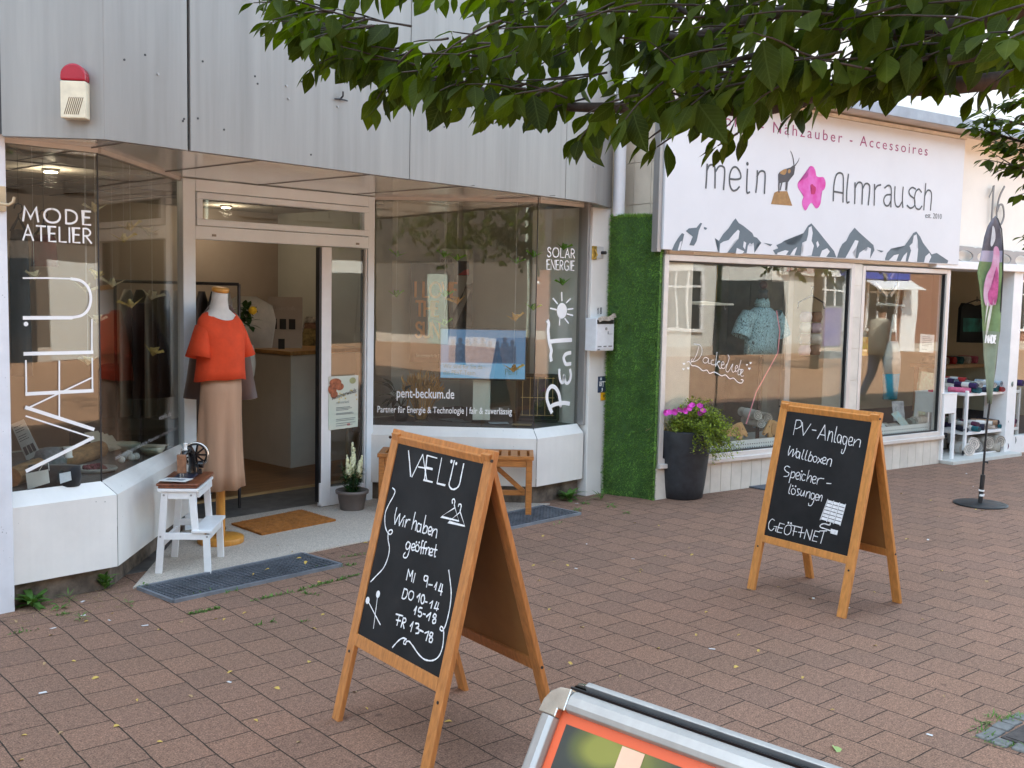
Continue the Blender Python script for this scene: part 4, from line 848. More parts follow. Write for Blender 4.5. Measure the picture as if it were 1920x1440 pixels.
# ------------------------------------------------------------ silver snap-frame stand in the foreground
def silver_stand():
    t=thing('poster_stand','silver snap-frame poster stand with orange bordered poster, cut off at the bottom edge','poster stand',(1.18,.72,0),R(-90))
    H_,hw,lean=1.12,.30,.60
    # local x to viewer's right, y backwards
    ox=-.278
    A=V((ox,0,H_)); up=V((0,lean,1)).normalized(); nb=V((0,1,-lean)).normalized()  # face tilts back
    P=lambda s,d,k=0: V((ox+s,0,H_))-up*d+nb*k
    w=.033; Ht=1.29; Hr=1.165; W_=.62
    def rail(a,b,side,name='frame_rail'):
        m=MB(); q=(b-a).normalized(); sd=side
        prof=[(0,.004),(.003,-.004),(.010,-.010),(.022,-.012),(.030,-.009),(w,-.002),(w,.012),(0,.012)]
        n=len(prof); r0=[a+sd*u+nb*v for u,v in prof]; r1=[b+sd*u+nb*v for u,v in prof]
        m.add(r0+r1,[(i,(i+1)%n,n+(i+1)%n,n+i) for i in range(n)]+[tuple(range(n))[::-1],tuple(range(n,2*n))]); return m.build(name,SILVER,t,local=True,bevel=.0015)
    rail(P(.045,0),P(W_-.045,0),-up); rail(P(0,.045),P(0,Ht),V((1,0,0))); rail(P(W_,.045),P(W_,Ht),V((-1,0,0)))
    for s,sg in ((0,1),(W_,-1)):
        pts=[(0,.045),(.002,.026),(.010,.011),(.024,.002),(.045,0),(.045,w),(w,w),(w,.045)]
        q=[P(s+sg*u,d,-.011) for u,d in pts]; m=MB(); m.hexa(q if sg>0 else q[::-1], nb*.024)
        m.build('corner_cap',mat('chrome_corner',(.52,.51,.47),.22,metal=1,var=.1,vscale=40),t,local=True,bevel=.002)
    m=MB(); m.poly([P(w-.002,w-.002,.002),P(w-.002,Ht,.002),P(W_-w+.002,Ht,.002),P(W_-w+.002,w-.002,.002)])
    m.build('poster_border',mat('poster_orange',srgb(204,84,42),.45,var=.02),t,local=True)
    pic=bpy.data.materials.new('blurred_photo_print'); pic.use_nodes=True; tt=pic.node_tree; n=tt.nodes; b=n['Principled BSDF']; b.inputs['Roughness'].default_value=.25
    tc=n.new('ShaderNodeTexCoord'); nz=n.new('ShaderNodeTexNoise'); nz.inputs['Scale'].default_value=7; nz.inputs['Detail'].default_value=1.5; tt.links.new(tc.outputs['Object'],nz.inputs['Vector'])
    cr=n.new('ShaderNodeValToRGB'); e=cr.color_ramp.elements; e[0].position=.46; e[0].color=(.028,.03,.033,1); e[1].position=.72; e[1].color=(.20,.20,.04,1)
    for p_,c_ in ((.54,(.035,.042,.035,1)),(.63,(.09,.10,.03,1))): k=e.new(p_); k.color=c_
    tt.links.new(nz.outputs[0],cr.inputs[0]); tt.links.new(cr.outputs[0],b.inputs['Base Color'])
    d0=w+.015
    m=MB(); m.poly([P(d0,d0,.001),P(d0,Ht,.001),P(W_-d0,Ht,.001),P(W_-d0,d0,.001)]); m.build('poster_picture',pic,t,local=True)
    m=MB(); m.poly([P(.150,d0+.001,.0),P(.118,Ht,.0),P(.158,Ht,.0),P(.188,d0+.001,.0)]); m.build('poster_picture_stem',mat('print_skin_tone',srgb(214,176,150),.3,var=.1,vscale=6),t,local=True)
    # rear frame, leaning the other way, and dark inner sheet
    yb=.045; P2=lambda s,d,k=0: V((ox+s,yb,H_-.004))+V((0,lean*.55,-1)).normalized()*d+V((0,1,lean*.55)).normalized()*k
    def r2(a,b,sd):
        m=MB(); n2_=V((0,1,lean*.55)).normalized()
        prof=[(0,-.006),(.0,.003),(.008,.010),(.024,.011),(w,.003),(w,-.006)]; n=len(prof); q0=[a+sd*u+n2_*v for u,v in prof]; q1=[b+sd*u+n2_*v for u,v in prof]
        m.add(q0+q1,[(i,(i+1)%n,n+(i+1)%n,n+i) for i in range(n)]+[tuple(range(n))[::-1],tuple(range(n,2*n))]); m.build('rear_rail',SILVER,t,local=True,bevel=.0015)
    r2(P2(.03,0),P2(W_-.03,0),V((0,lean*.55,-1)).normalized()); r2(P2(0,.03),P2(0,Hr),V((1,0,0))); r2(P2(W_,.03),P2(W_,Hr),V((-1,0,0)))
    m=MB(); m.hexa([P2(.005,.008,-.008),P2(W_-.005,.008,-.008),P2(W_-.005,Hr,-.008),P2(.005,Hr,-.008)],V((0,-.004,0))); m.build('back_sheet',BLACK,t,local=True)
    m=MB()
    for s in (0,W_):
        sg=1 if s==0 else -1; q=[P2(s+sg*u,d,-.006) for u,d in ((0,.03),(.004,.010),(.016,.001),(.03,0),(.03,.03))]; m.hexa(q,V((0,.013,-.003)))
    m.build('rear_corner_cap',MATS['chrome_corner'],t,local=True,bevel=.002)
    return t
silver_stand()
# ------------------------------------------------------------ alarm siren on the fascia
def siren():
    p,q=FP[0],FP[1]; d=(q-p).normalized(); n=V((d.y,-d.x,0)); c=onpl(148,178,zz(p,ZS),n); a=onpl(122,178,zz(p,ZS),n); b=onpl(169,178,zz(p,ZS),n)
    hw=(b-a).length/2; zt=onpl(148,124,zz(p,ZS),n).z; zb=onpl(148,226,zz(p,ZS),n).z; ang=math.atan2(d.y,d.x); c=(a+b)/2
    t=thing('alarm_siren','cream alarm siren box with a red lamp dome on the grey fascia','alarm',(c.x,c.y,zb),ang)
    Hh=zt-zb; h1=Hh*.68; dep=.075; cream=mat('aged_cream_plastic',(.72,.66,.50),.45,var=.08,vscale=15)
    MB().bb((-hw,-dep,0),(hw,-.001,h1)).build('housing',cream,t,local=True,bevel=.006)
    prof=[(-hw,h1+.002),(hw,h1+.002)]+[(hw*math.cos(k*PI/14),h1+(Hh-h1-hw*.98)+hw*.98*math.sin(k*PI/14)) for k in range(15)]
    m=MB(); m.hexa([V((x,-dep,z)) for x,z in prof],(0,dep,0)); m.build('lamp_dome',mat('red_lamp_lens',(.36,.012,.03),.22,var=.1),t,local=True,bevel=.008)
    m=MB()
    for k in range(8):
        x=-hw*.72+k*hw*.155; m.hexa([V((x,-dep-.001,h1*.10+max(0,(k-5))*.0)),V((x+.004,-dep-.001,h1*.10)),V((x+.004+hw*.42,-dep-.001,h1*.56)),V((x+hw*.42,-dep-.001,h1*.56))],(0,.002,0))
    m.build('speaker_slot',mat('slot_brown',(.16,.11,.06),.8),t,local=True)
siren()
# screws, holes and a cable end on the fascia
def fpt(x,y):
    for i in range(len(FP)-1):
        p,q=FP[i],FP[i+1]; d=(q-p).normalized(); n=V((d.y,-d.x,0)); c=onpl(x,y,zz(p,ZS),n); s=(c-zz(p,c.z)).dot(d)
        if -1e-3<=s<=(q-p).length: return c,n
    return None,None
k=0
for x,y,kd in ((233,112,0),(272,103,0),(296,139,1),(380,115,0),(371,222,0),(343,227,0),(345,223,0),(478,143,0),(483,157,0),(541,185,1),(565,153,0),(633,200,1),(698,213,0),(833,238,0),(583,290,0),(1113,312,2),(1118,277,0),(537,161,1),(420,243,0)):
    c,n=fpt(x,y)
    if c is None: continue
    r=(.006,.007,.012)[kd]
    o=MB().tube([c-n*.002,c+n*(.002 if kd==0 else .006)],r,10).build('fascia_screw',DARKM if kd==0 else SILVER,None)
    tag(o,'small screw or drilled hole in the grey metal fascia','screw','screws and holes in the fascia')
c,n=fpt(637,187)
m=MB(); d=V((-n.y,n.x,0))
m.tube([c-d*.05+n*.012-U0*.004,c-d*.02+n*.02,c+n*.015,c+d*.025+n*.02,c+d*.05+n*.012],.0045,6); m.tube([c+n*.0,c+n*.03+U0*.02,c+n*.03+U0*.045],.006,6)
tag(m.build('cable_clip',DARKM),'bare cable end with small clip on the middle of the grey fascia','cable')
# wall bracket at the left pillar
c=L(5,372,5.53); th=thing('wall_bracket','beige metal bracket with a hook on the left pillar','bracket',tuple(c))
bm_=mat('beige_bracket',(.55,.42,.26),.5,var=.1)
MB().bb((c.x-.08,5.515,c.z-.065),(c.x+.012,5.529,c.z+.06)).build('plate',bm_,th,bevel=.004)
MB().tube([(c.x-.03,5.49,c.z-.03),(c.x+.0,5.46,c.z-.035),(c.x+.02,5.455,c.z-.02),(c.x+.025,5.45,c.z+.005)],.008,8).build('hook',bm_,th)
# ------------------------------------------------------------ right pillar: bell plate, number, mailbox, signs
Yp=5.535
def pl_box(m,x0,y0,x1,y1,d,Y0=Yp):
    a=L(x0,y0,Y0); b=L(x1,y1,Y0); m.bb((a.x,Y0-d,b.z),(b.x,Y0-.0005,a.z)); return a,b
a=L(1110,461,Yp); th=thing('doorbell_plate','brass and white doorbell plate with black camera button on the right pillar','doorbell',(a.x,Yp,a.z-.12))
m=MB(); pl_box(m,1109.5,461,1117,487,.012); m.build('brass_bracket',mat('old_brass',srgb(206,170,90),.35,metal=.6,var=.2,vscale=30),th,bevel=.003)
m=MB(); pl_box(m,1117.6,462,1130,485,.008); m.build('bell_plate',mat('grey_plate',(.6,.6,.6),.35),th,bevel=.002)
c=L(1127,474,Yp); MB().tube([(c.x,Yp-.008,c.z),(c.x,Yp-.05,c.z)],.014,14).build('button',BLACK,th)
c=L(1113,478,Yp); MB().tube([(c.x-.006,Yp-.014,c.z-.035),(c.x+.012,Yp-.03,c.z+.0),(c.x-.004,Yp-.014,c.z+.05)],.006,6).build('hook',MATS['old_brass'],th)
a=L(1119,588,Yp); th=thing('house_number','small black number 18 above the mailbox on the right pillar','house number',tuple(a))
m=MB(); k=L(1119,577,Yp).z-L(1119,588,Yp).z
letter(m,'18',k,.007,a+V((0,-.004,0)),V((1,0,0)),U0,V((0,-1,0)),gap=70,lift=.001,sx=.8)
m.build('digits',INK,th)
def mailbox():
    x0=L(1107,620,5.47).x; a=L(1118.5,597,5.42); b=L(1150,657,5.42)
    t=thing('mailbox','white metal mailbox on the right pillar','mailbox',(a.x,Yp,b.z))
    wm=mat('mailbox_white',(.78,.79,.82),.35,var=.04,vscale=20)
    MB().bb((a.x,5.42,b.z),(b.x,Yp-.001,a.z)).build('body',wm,t,bevel=.004)
    w_=b.x-a.x; h=a.z-b.z
    MB().bb((a.x+.006,5.415,b.z+.012),(b.x-.006,5.4195,a.z-.05)).build('door',wm,t,bevel=.002)
    m=MB(); m.bb((a.x+.01,5.416,a.z-.046),(b.x-.01,5.4195,a.z-.012)); m.build('slot',BLACK,t)
    MB().tube([(a.x+w_*.52,5.416,a.z-.085),(a.x+w_*.52,5.409,a.z-.085)],.012,12).build('lock',SILVER,t)
    m=MB()
    for u,v,l in ((.08,.12,.2),(.40,.12,.16),(.68,.12,.2),(.08,.03,.12)): m.bb((a.x+w_*u,5.4125,b.z+h*v),(a.x+w_*(u+l),5.4145,b.z+h*v+.009))
    m.bb((a.x+w_*.62,5.4125,b.z+h*.52),(a.x+w_*.66,5.4145,b.z+h*.60)); m.bb((a.x+w_*.62,5.4125,b.z+h*.51),(a.x+w_*.88,5.4145,b.z+h*.52))
    m.build('marking',mat('marking_grey',(.2,.21,.24),.6),t)
    n=MB(); p=[]
    for i in range(7):
        u=i/6; n_=V((a.x+.015+u*(w_-.01),5.40-.015*math.sin(u*PI),a.z-.030+.035*u+.008*math.sin(u*9))); p.append(n_)
    m=MB(); vs=[]; 
    for q in p: vs+=[q,q+V((.006,.02,.034))]
    m.add(vs,[(2*i,2*i+2,2*i+3,2*i+1) for i in range(6)])
    o=m.build('newspaper',mat('newsprint',(.42,.34,.27),.8,var=.3,vscale=40)); sm=o.modifiers.new('t','SOLIDIFY'); sm.thickness=.006
    tag(o,'crumpled brown newspaper sticking out of the white mailbox','newspaper')
mailbox()
def util_sign(x0,y0,x1,y1,col,name,label,mark):
    a=L(x0,y0,Yp); b=L(x1,y1,Yp); t=thing(name,label,'sign',((a.x+b.x)/2,Yp,b.z))
    MB().bb((a.x,Yp-.008,b.z),(b.x,Yp-.0005,a.z)).build('plate',col,t,bevel=.002)
    m=MB(); o=V((a.x,Yp-.0085,b.z)); w_=b.x-a.x; h=a.z-b.z
    if mark:
        letter(m,'III',h*.14,.006,o+V((w_*.18,0,h*.78)),V((1,0,0)),U0,V((0,-1,0)),gap=40)
        ribbon(m,[V((w_*.1,h*.66)),V((w_*.9,h*.66))],.007,o,V((1,0,0)),U0,V((0,-1,0))); ribbon(m,[V((w_*.55,h*.66)),V((w_*.55,h*.36))],.007,o,V((1,0,0)),U0,V((0,-1,0)))
        letter(m,'03',h*.18,.007,o+V((w_*.12,0,h*.42)),V((1,0,0)),U0,V((0,-1,0))); letter(m,'.9',h*.18,.007,o+V((w_*.35,0,h*.08)),V((1,0,0)),U0,V((0,-1,0)))
    else: letter(m,'H',h*.3,.006,o+V((w_*.4,0,h*.4)),V((1,0,0)),U0,V((0,-1,0))) if 'H' in GL else ribbon(m,[V((w_*.3,h*.6)),V((w_*.8,h*.6))],.006,o,V((1,0,0)),U0,V((0,-1,0)))
    m.build('marking',VINYL if mark else INK,t)
util_sign(1121,706,1135.5,735,mat('sign_blue',(.03,.05,.10),.4),'utility_sign','small dark blue utility marker sign low on the right pillar',True)
util_sign(1126,736,1135.5,750,mat('sign_yellow',srgb(230,170,20),.4),'utility_sign','small yellow marker sign just below the blue one on the right pillar',False)
# ------------------------------------------------------------ artificial grass over the corner, drainpipe above it
gz=2.335
plan=[V(p+(0,)) for p in ((7.135,5.515),(7.125,5.46),(7.13,5.38),(7.165,5.28),(7.19,5.17),(7.195,5.09),(7.185,5.045))]
plan=[V((p.x,p.y,0)) for p in crom([V((p.x,p.y)) for p in plan],4)]
GRASSM=mat('artificial_grass',(.155,.31,.048),.6,var=.25,vscale=6,isl=.5,spec=.3)
gt=thing('artificial_grass_panel','tall strip of artificial grass wrapped round the building corner beside the mailbox','artificial grass',(7.16,5.28,0))
m=MB(); n_=len(plan)
for a,b in zip(plan[:-1],plan[1:]): m.add([zz(a,0),zz(b,0),zz(b,gz),zz(a,gz)],[(0,1,2,3)])
cap=[zz(p,gz) for p in plan]+[V((7.30,5.04,gz)),V((7.27,5.53,gz))]; m.poly(cap)
m.add([zz(plan[-1],0),V((7.26,5.06,0)),V((7.26,5.06,gz)),zz(plan[-1],gz)],[(0,1,2,3)])
m.build('backing',mat('grass_backing',(.04,.10,.02),.9),gt)
m=MB(); acc=[0]
for a,b in zip(plan[:-1],plan[1:]): acc.append(acc[-1]+(b-a).length)
rg=random.Random(3)
for i in range(15000):
    s=rg.random()*acc[-1]; j=max(k for k in range(len(acc)-1) if acc[k]<=s); a,b=plan[j],plan[j+1]; d=(b-a).normalized(); nn=V((d.y,-d.x,0))
    if nn.x>0 and nn.y>0: nn=-nn
    z=rg.random()*gz; p=zz(a+d*(s-acc[j]),z); ln=rg.uniform(.012,.032)
    tip=p+nn*ln*.8+d*rg.uniform(-.012,.012)+U0*(rg.uniform(-.016,.014)+.006*math.sin(s*40)); wv=(d*rg.uniform(-1,1)+U0*rg.uniform(-.6,.6)); wv=wv.normalized()*.0022
    m.add([p-wv,p+wv,tip],[(0,1,2)])
for i in range(2600):
    e=i%3; ln=rg.uniform(.015,.04)
    if e==0:
        s=rg.random()*acc[-1]; j=max(k for k in range(len(acc)-1) if acc[k]<=s); a,b=plan[j],plan[j+1]; d=(b-a).normalized(); p=zz(a+d*(s-acc[j]),gz-rg.uniform(0,.01)); o_=U0*rg.uniform(.4,1)+d*rg.uniform(-.7,.7)+V((d.y,-d.x,0))*rg.uniform(-.6,.9)
    else:
        q=plan[0] if e==1 else plan[-1]; p=zz(q,rg.random()*gz); o_=R0*(rg.uniform(.2,1)*(-1 if e==1 else 1))+U0*rg.uniform(-.7,.7)-F0*rg.uniform(0,.8)
    o_.normalize(); wv=o_.cross(F0).normalized()*.0022; m.add([p-wv,p+wv,p+o_*ln],[(0,1,2)])
m.build('blades',GRASSM,gt)
tag(MB().tube([(7.16,5.46,gz+.002),(7.16,5.46,8.4)],.05,20).build('drainpipe',mat('drainpipe_white',(.72,.73,.76),.35,var=.03)),'pale drainpipe rising from the artificial grass strip','drainpipe')
# ------------------------------------------------------------ floor gratings and mats
def grating(label,pts,lv=.012,name='floor_grating'):
    t=thing(name,label,'grating',tuple(sum((V(p+(0,)) for p in pts),V())/4))
    q=[V(p+(lv-.004,)) for p in pts]; fr=mat('grating_frame',(.20,.22,.25),.5,metal=.3,var=.15); br=mat('grating_bars',(.13,.14,.16),.55,metal=.3,var=.2)
    m=MB()
    for i in range(4): m.bar(q[i],q[(i+1)%4],.018,.02)
    m.build('frame',fr,t)
    MB().poly([p-U0*.006 for p in q]).build('pit_shade_sheet',mat('painted_pit_shade',(.015,.016,.018),.9),t)  # flat near-black sheet, its colour stands in for the shade below the bars
    m=MB(); e1=q[1]-q[0]; e2=q[3]-q[0]; n1=max(2,int(e1.length/.030)); n2=max(2,int(e2.length/.036))
    for i in range(1,n1): a=q[0]+e1*i/n1; b=q[3]+(q[2]-q[3])*i/n1; m.bar(a,b,.007,.010)
    for j in range(1,n2): a=q[0]+e2*j/n2; b=q[1]+(q[2]-q[1])*j/n2; m.bar(a,b,.006,.0085)
    m.build('bars',br,t); return t
grating('dark metal floor grating in front of the open door and white stool',[(2.875,5.475),(2.885,5.11),(4.01,5.105),(4.0,5.49)])
grating('dark metal floor grating by the wooden bench',[(5.17,5.475),(5.17,5.11),(6.30,5.09),(6.30,5.47)])
gq=[G(*p) for p in ((1355,906),(1440,921),(1480,908),(1400,893))]
tag(MB().hexa([p+U0*.002 for p in gq],(0,0,.012)).build('floor_mat',mat('blue_grey_mat',(.075,.085,.105),.9,var=.15,vscale=60,bump=.4,bscale=300)),'flat blue-grey mat on the paving below the right shop window','mat')
# coir doormat
cq=[G(*p,.02) for p in ((434,981),(491,1001),(630,974),(565,955))]
m=MB(); m.hexa([p-U0*.017 for p in cq],(0,0,.018)); ct=thing('doormat','rust-orange coir doormat lying before the open door','doormat',tuple(sum(cq,V())/4-U0*.012))
coir=mat('coir_fibre',srgb(176,112,48),.95,var=.2,vscale=30,bump=.8,bscale=260)
m.build('base',coir,ct,bevel=.004)
m=MB()
for i in range(5200):
    u,v=rg.random(),rg.random(); p=(cq[0]*(1-u)+cq[3]*u)*(1-v)+(cq[1]*(1-u)+cq[2]*u)*v
    if rg.random()<.25:
        if rg.random()<.5: v=1
        else: u=0
        p=(cq[0]*(1-u)+cq[3]*u)*(1-v)+(cq[1]*(1-u)+cq[2]*u)*v-U0*rg.uniform(0,.012)
    a=rg.uniform(0,2*PI); w_=V((math.cos(a),math.sin(a),0))*.0014; m.add([p-w_,p+w_,p+V((rg.uniform(-.006,.006),rg.uniform(-.006,.006),rg.uniform(.003,.010)))],[(0,1,2)])
m.build('pile',coir,ct)
# ------------------------------------------------------------ step stool, tray, sewing machine
ST_=thing('step_stool','white painted wooden step stool at the left bay','stool',(3.092,5.689,.006),R(-42.8))
SW=mat('stool_white',(.80,.80,.80),.4,var=.03,vscale=15,bump=.05,bscale=60)
def leg(x0,x1,zt,y,w=.040,d=.022):
    m=MB(); m.hexa([V((x0,y,0)),V((x0+w,y,0)),V((x0+w,y+d,0)),V((x0,y+d,0))],(0,0,.0001)) if 0 else None
    b=[V((x0,y,0)),V((x0+w,y,0)),V((x0+w,y+d,0)),V((x0,y+d,0))]; t=[V((x1,y,zt)),V((x1+w,y,zt)),V((x1+w,y+d,zt)),V((x1,y+d,zt))]
    m.add(b+t,[(3,2,1,0),(4,5,6,7),(0,1,5,4),(1,2,6,5),(2,3,7,6),(3,0,4,7)]); return m.build('leg',SW,ST_,local=True,bevel=.003)
for y in (0,.388):
    leg(0,.040,.488,y); leg(.285,.276,.232,y)
    m=MB(); b=[V((.214,y+.001,.244)),V((.254,y+.001,.244)),V((.254,y+.021,.244)),V((.214,y+.021,.244))]; t_=[V((.196,y+.001,.488)),V((.236,y+.001,.488)),V((.236,y+.021,.488)),V((.196,y+.021,.488))]
    m.add(b+t_,[(3,2,1,0),(4,5,6,7),(0,1,5,4),(1,2,6,5),(2,3,7,6),(3,0,4,7)]); m.build('leg',SW,ST_,local=True,bevel=.003)
    MB().bb((.045,y+.002,.203),(.284,y+.020,.243)).build('side_rail',SW,ST_,local=True,bevel=.002)
    MB().bb((.078,y+.002,.445),(.198,y+.020,.487)).build('top_rail',SW,ST_,local=True,bevel=.002)
MB().bb((.022,-.012,.489),(.256,.422,.507)).build('seat',SW,ST_,local=True,bevel=.004)
MB().bb((.214,-.012,.2325+.0115),(.330,.422,.262)).build('step',SW,ST_,local=True,bevel=.004)
for a,b in (((.03,.024,.16),(.05,.388,.20)),((.235,.024,.45),(.255,.388,.487)),((.292,.024,.195),(.31,.388,.231)),((.048,.024,.45),(.066,.388,.487))):
    MB().bb(a,b).build('cross_rail',SW,ST_,local=True,bevel=.002)
m=MB()
for x,z in ((.056,.468),(.212,.468),(.034,.222),(.302,.222)): m.tube([V((x,-.003,z)),V((x,.002,z))],.006,12)
m.build('bolt',SILVER,ST_,local=True)
MS=WL[ST_.name]
def SL(x,y,z): return MS@V((x,y,z-.0))
TRAY=mat('walnut_board',srgb(128,70,40),.4,var=.25,vscale=5,stretch=(10,1.5,10),bump=.06,bscale=40)
tt=thing('wooden_board','polished brown wooden board lying on the white stool','board',tuple(SL(.135,.2,.508)),R(-42.8))
MB().bb((-.112,-.205,0),(.112,.215,.014)).build('base',TRAY,tt,local=True,bevel=.004); MB().bb((-.122,-.212,.0145),(.124,.218,.030)).build('top',TRAY,tt,local=True,bevel=.006)
def sewing():
    t=thing('sewing_machine','small antique black and copper sewing machine on the wooden board','sewing machine',tuple(SL(.135,.20,.539)),R(-42.8))
    bk=mat('black_enamel',(.012,.012,.014),.2,var=.2); cop=mat('copper_faceplate',srgb(150,112,88),.42,metal=.55,var=.18,vscale=40); st=mat('polished_steel',(.72,.71,.68),.2,metal=1,var=.1)
    MB().bb((-.055,-.10,0),(.06,.13,.012)).build('bed',mat('blue_black_bed',(.02,.02,.05),.3),t,local=True,bevel=.004)
    MB().tube([(.02,.09,.012),(.022,.09,.06),(.02,.085,.12),(.015,.06,.155),(.01,.0,.16),(.0,-.05,.15),(-.004,-.062,.13)],[.026,.022,.022,.022,.019,.018,.016],12).build('arm',bk,t,local=True)
    MB().bb((-.032,-.082,.036),(.022,-.062,.150)).build('face_plate',cop,t,local=True,bevel=.005)
    m=MB(); m.tube([(-.012,-.072,.036),(-.012,-.072,.010)],.0035,8); m.tube([(.004,-.072,.040),(.004,-.072,.018)],.004,8); m.bb((-.014,-.082,.010),(.006,-.066,.016)); m.tube([(-.006,-.076,.150),(-.006,-.076,.185)],.002,6); m.build('needle_bar',st,t,local=True)
    wc=V((.035,.125,.118)); m=MB(); rW=.074
    M90=Matrix.Rotation(R(90),4,'X')
    ring=[(rW*math.cos(2*PI*k/36),rW*math.sin(2*PI*k/36)) for k in range(36)]
    m.tube([wc+V((a,0,b)) for a,b in ring]+[wc+V((ring[0][0],0,ring[0][1]))],.0065,8); m.build('hand_wheel_rim',st,t,local=True)
    m=MB(); m.tube([wc+V((.88*a,0,.88*b)) for a,b in ring]+[wc+V((.88*ring[0][0],0,.88*ring[0][1]))],.006,6)
    for k in range(9):
        a=2*PI*k/9; m.bar(wc,wc+V((math.cos(a)*rW*.86,0,math.sin(a)*rW*.86)),.011,.008,up=(0,1,0))
    m.tube([wc+V((0,-.02,0)),wc+V((0,.02,0))],.02,14); m.build('hand_wheel',bk,t,local=True)
    m=MB(); m.tube([(.065,.06,.07),(.095,.06,.07)],.022,14); m.tube([(.075,.05,.045),(.075,.05,.012)],.012,10); m.tube([(.07,.02,.075),(.07,.02,.02)],.006,8); m.build('bobbin_winder',bk,t,local=True)
    m=MB(); m.lathe([(.012,0),(.014,.004),(.010,.008),(.010,.036),(.014,.040),(.012,.044)],(.008,-.03,.168),14); m.tube([(.008,-.03,.15),(.008,-.03,.22)],.002,6); m.build('thread_spool',mat('white_thread',(.8,.8,.78),.8,var=.06,vscale=80,stretch=(1,1,20)),t,local=True)
sewing()
m=MB(); q=[SL(x,y,.552) for x,y in ((.02,.0),(.185,-.03),(.21,.07),(.05,.10))]; m.hexa(q,(0,0,.003))
o=m.build('instruction_sheet',PAPER); tag(o,'white printed sheet lying under the needle of the sewing machine','paper')
m=MB(); q=[SL(x,y,.5555) for x,y in ((.06,.02),(.165,-.005),(.175,.045),(.07,.07))]; m.poly(q); m.build('print',mat('grey_print',(.35,.36,.38),.7,var=.3,vscale=80),o)
# ------------------------------------------------------------ dress forms
FX=(-F0*math.cos(R(52))+R0*math.sin(R(52))).normalized(); FA=math.atan2(FX.y,FX.x)
REDC=mat('orange_red_linen',(.66,.060,.012),.85,var=.08,vscale=12,bump=.55,bscale=17)
TANC=mat('tan_skirt_cloth',srgb(180,142,114),.85,var=.07,vscale=5,bump=.45,bscale=13,stretch=(1.6,1.6,.35))
BROWNC=mat('brown_coat_cloth',srgb(88,58,44),.9,var=.08,vscale=10,sheen=.3)
CALICO=mat('calico_form',(.62,.58,.53),.9,var=.05,vscale=20,bump=.1,bscale=300)
HONEY=mat('honey_wood',srgb(206,142,58),.4,var=.12,vscale=5,stretch=(8,8,1))
def dress_form(name,label,loc,fa,top,skirt,pole=True,sleeve=True,coat=False,s=1.0):
    t=thing(name,label,'mannequin',loc,fa)     # local x = the way the form faces, y = to its left
    z0=.0
    MB().lathe([(.148,0),(.150,.006),(.150,.034),(.146,.040),(.02,.042)],(0,0,z0),40).build('base',HONEY,t,local=True,bevel=0)
    MB().tube([(0,0,.04),(0,0,.75)],.030,16).build('pole',HONEY,t,local=True)
    m=MB(); m.loft([(V((0,0,.80)),.09,.11,0,0,1,0),(V((.005,0,.95)),.09,.115,0,0,1,0),(V((.02,0,1.15)),.08,.105,0,0,1,0),(V((.03,0,1.32)),.09,.13,0,0,1,0),(V((.01,0,1.44)),.075,.14,0,0,1,0),(V((-.005,0,1.50)),.066,.12,0,0,1,0),(V((-.008,0,1.54)),.056,.066,0,0,1,0),(V((-.004,0,1.60)),.05,.052,0,0,1,0),(V((.004,0,1.655)),.05,.05,0,0,1,0)],28); m.build('torso',CALICO,t,local=True)
    MB().lathe([(.052,0),(.056,.004),(.056,.022),(.050,.027)],(.005,0,1.652),24,M=Matrix.Rotation(R(10),4,'Y')).build('neck_cap',HONEY,t,local=True)
    if skirt:
        m=MB(); m.loft([(V((.015,0,1.12)),.105,.130,0,.0,5,0),(V((.01,0,1.0)),.112,.138,0,.004,5,.3),(V((.0,0,.85)),.116,.138,0,.045,6,.42),(V((-.005,0,.65)),.118,.140,0,.085,6,.46),(V((-.005,0,.48)),.122,.144,0,.115,6,.50),(V((-.005,0,.362)),.126,.148,0,.14,6,.54)],72,caps=False); o=m.build('skirt',skirt,t,local=True); q=o.modifiers.new('t','SOLIDIFY'); q.thickness=.003
    m=MB(); rg2=random.Random(5)
    m.loft([(V((.0,0,1.075)),.150,.178,0,.030,4,.5),(V((.004,0,1.15)),.142,.168,0,.026,4,.7),(V((.012,0,1.25)),.134,.160,0,.016,4,.9),(V((.022,0,1.36)),.124,.162,0,.006,4,.9),(V((.012,0,1.435)),.100,.172,0,0,5,0),(V((.002,0,1.475)),.086,.158,0,0,5,0),(V((.002,0,1.51)),.084,.125,0,0,5,0),(V((.006,0,1.522)),.080,.095,0,0,5,0)],56,caps=False)
    if sleeve:
        for sg in (1,-1):
            a=V((.0,sg*.128,1.43)); d=V((.05,sg*.24,-.96)).normalized(); pts=[]; n=22; e1=V((1,0,0)); e1=(e1-d*e1.dot(d)).normalized(); e2=d.cross(e1)
            vs=[]; K=[(0,.066,.062),(.06,.072,.074),(.13,.082,.084),(.205,.098,.096)]
            for l,r1,r2 in K:
                for k in range(n): an=2*PI*k/n; vs.append(a+d*l+e1*r1*math.cos(an)+e2*r2*.72*math.sin(an))
            fs=[(i*n+k,i*n+(k+1)%n,(i+1)*n+(k+1)%n,(i+1)*n+k) for i in range(3) for k in range(n)]
            m.smooth=True; m.add(vs,fs); m.smooth=False
    for p in m.v:
        if p.z>1.40 and abs(p.y)<.17: p.z-=.62*max(0,p.x)*min(1,(p.z-1.40)/.11)
        if p.z<1.12: p.z+=.10*p.x+.003*math.sin(5*math.atan2(p.y,p.x))
    o=m.build('blouse' if not coat else 'coat',top,t,local=True); q=o.modifiers.new('t','SOLIDIFY'); q.thickness=.003
    return t
dress_form('dress_form','dress form in an orange-red blouse and long tan skirt outside the open door','' or (3.80,6.12,.006),FA,REDC,TANC)
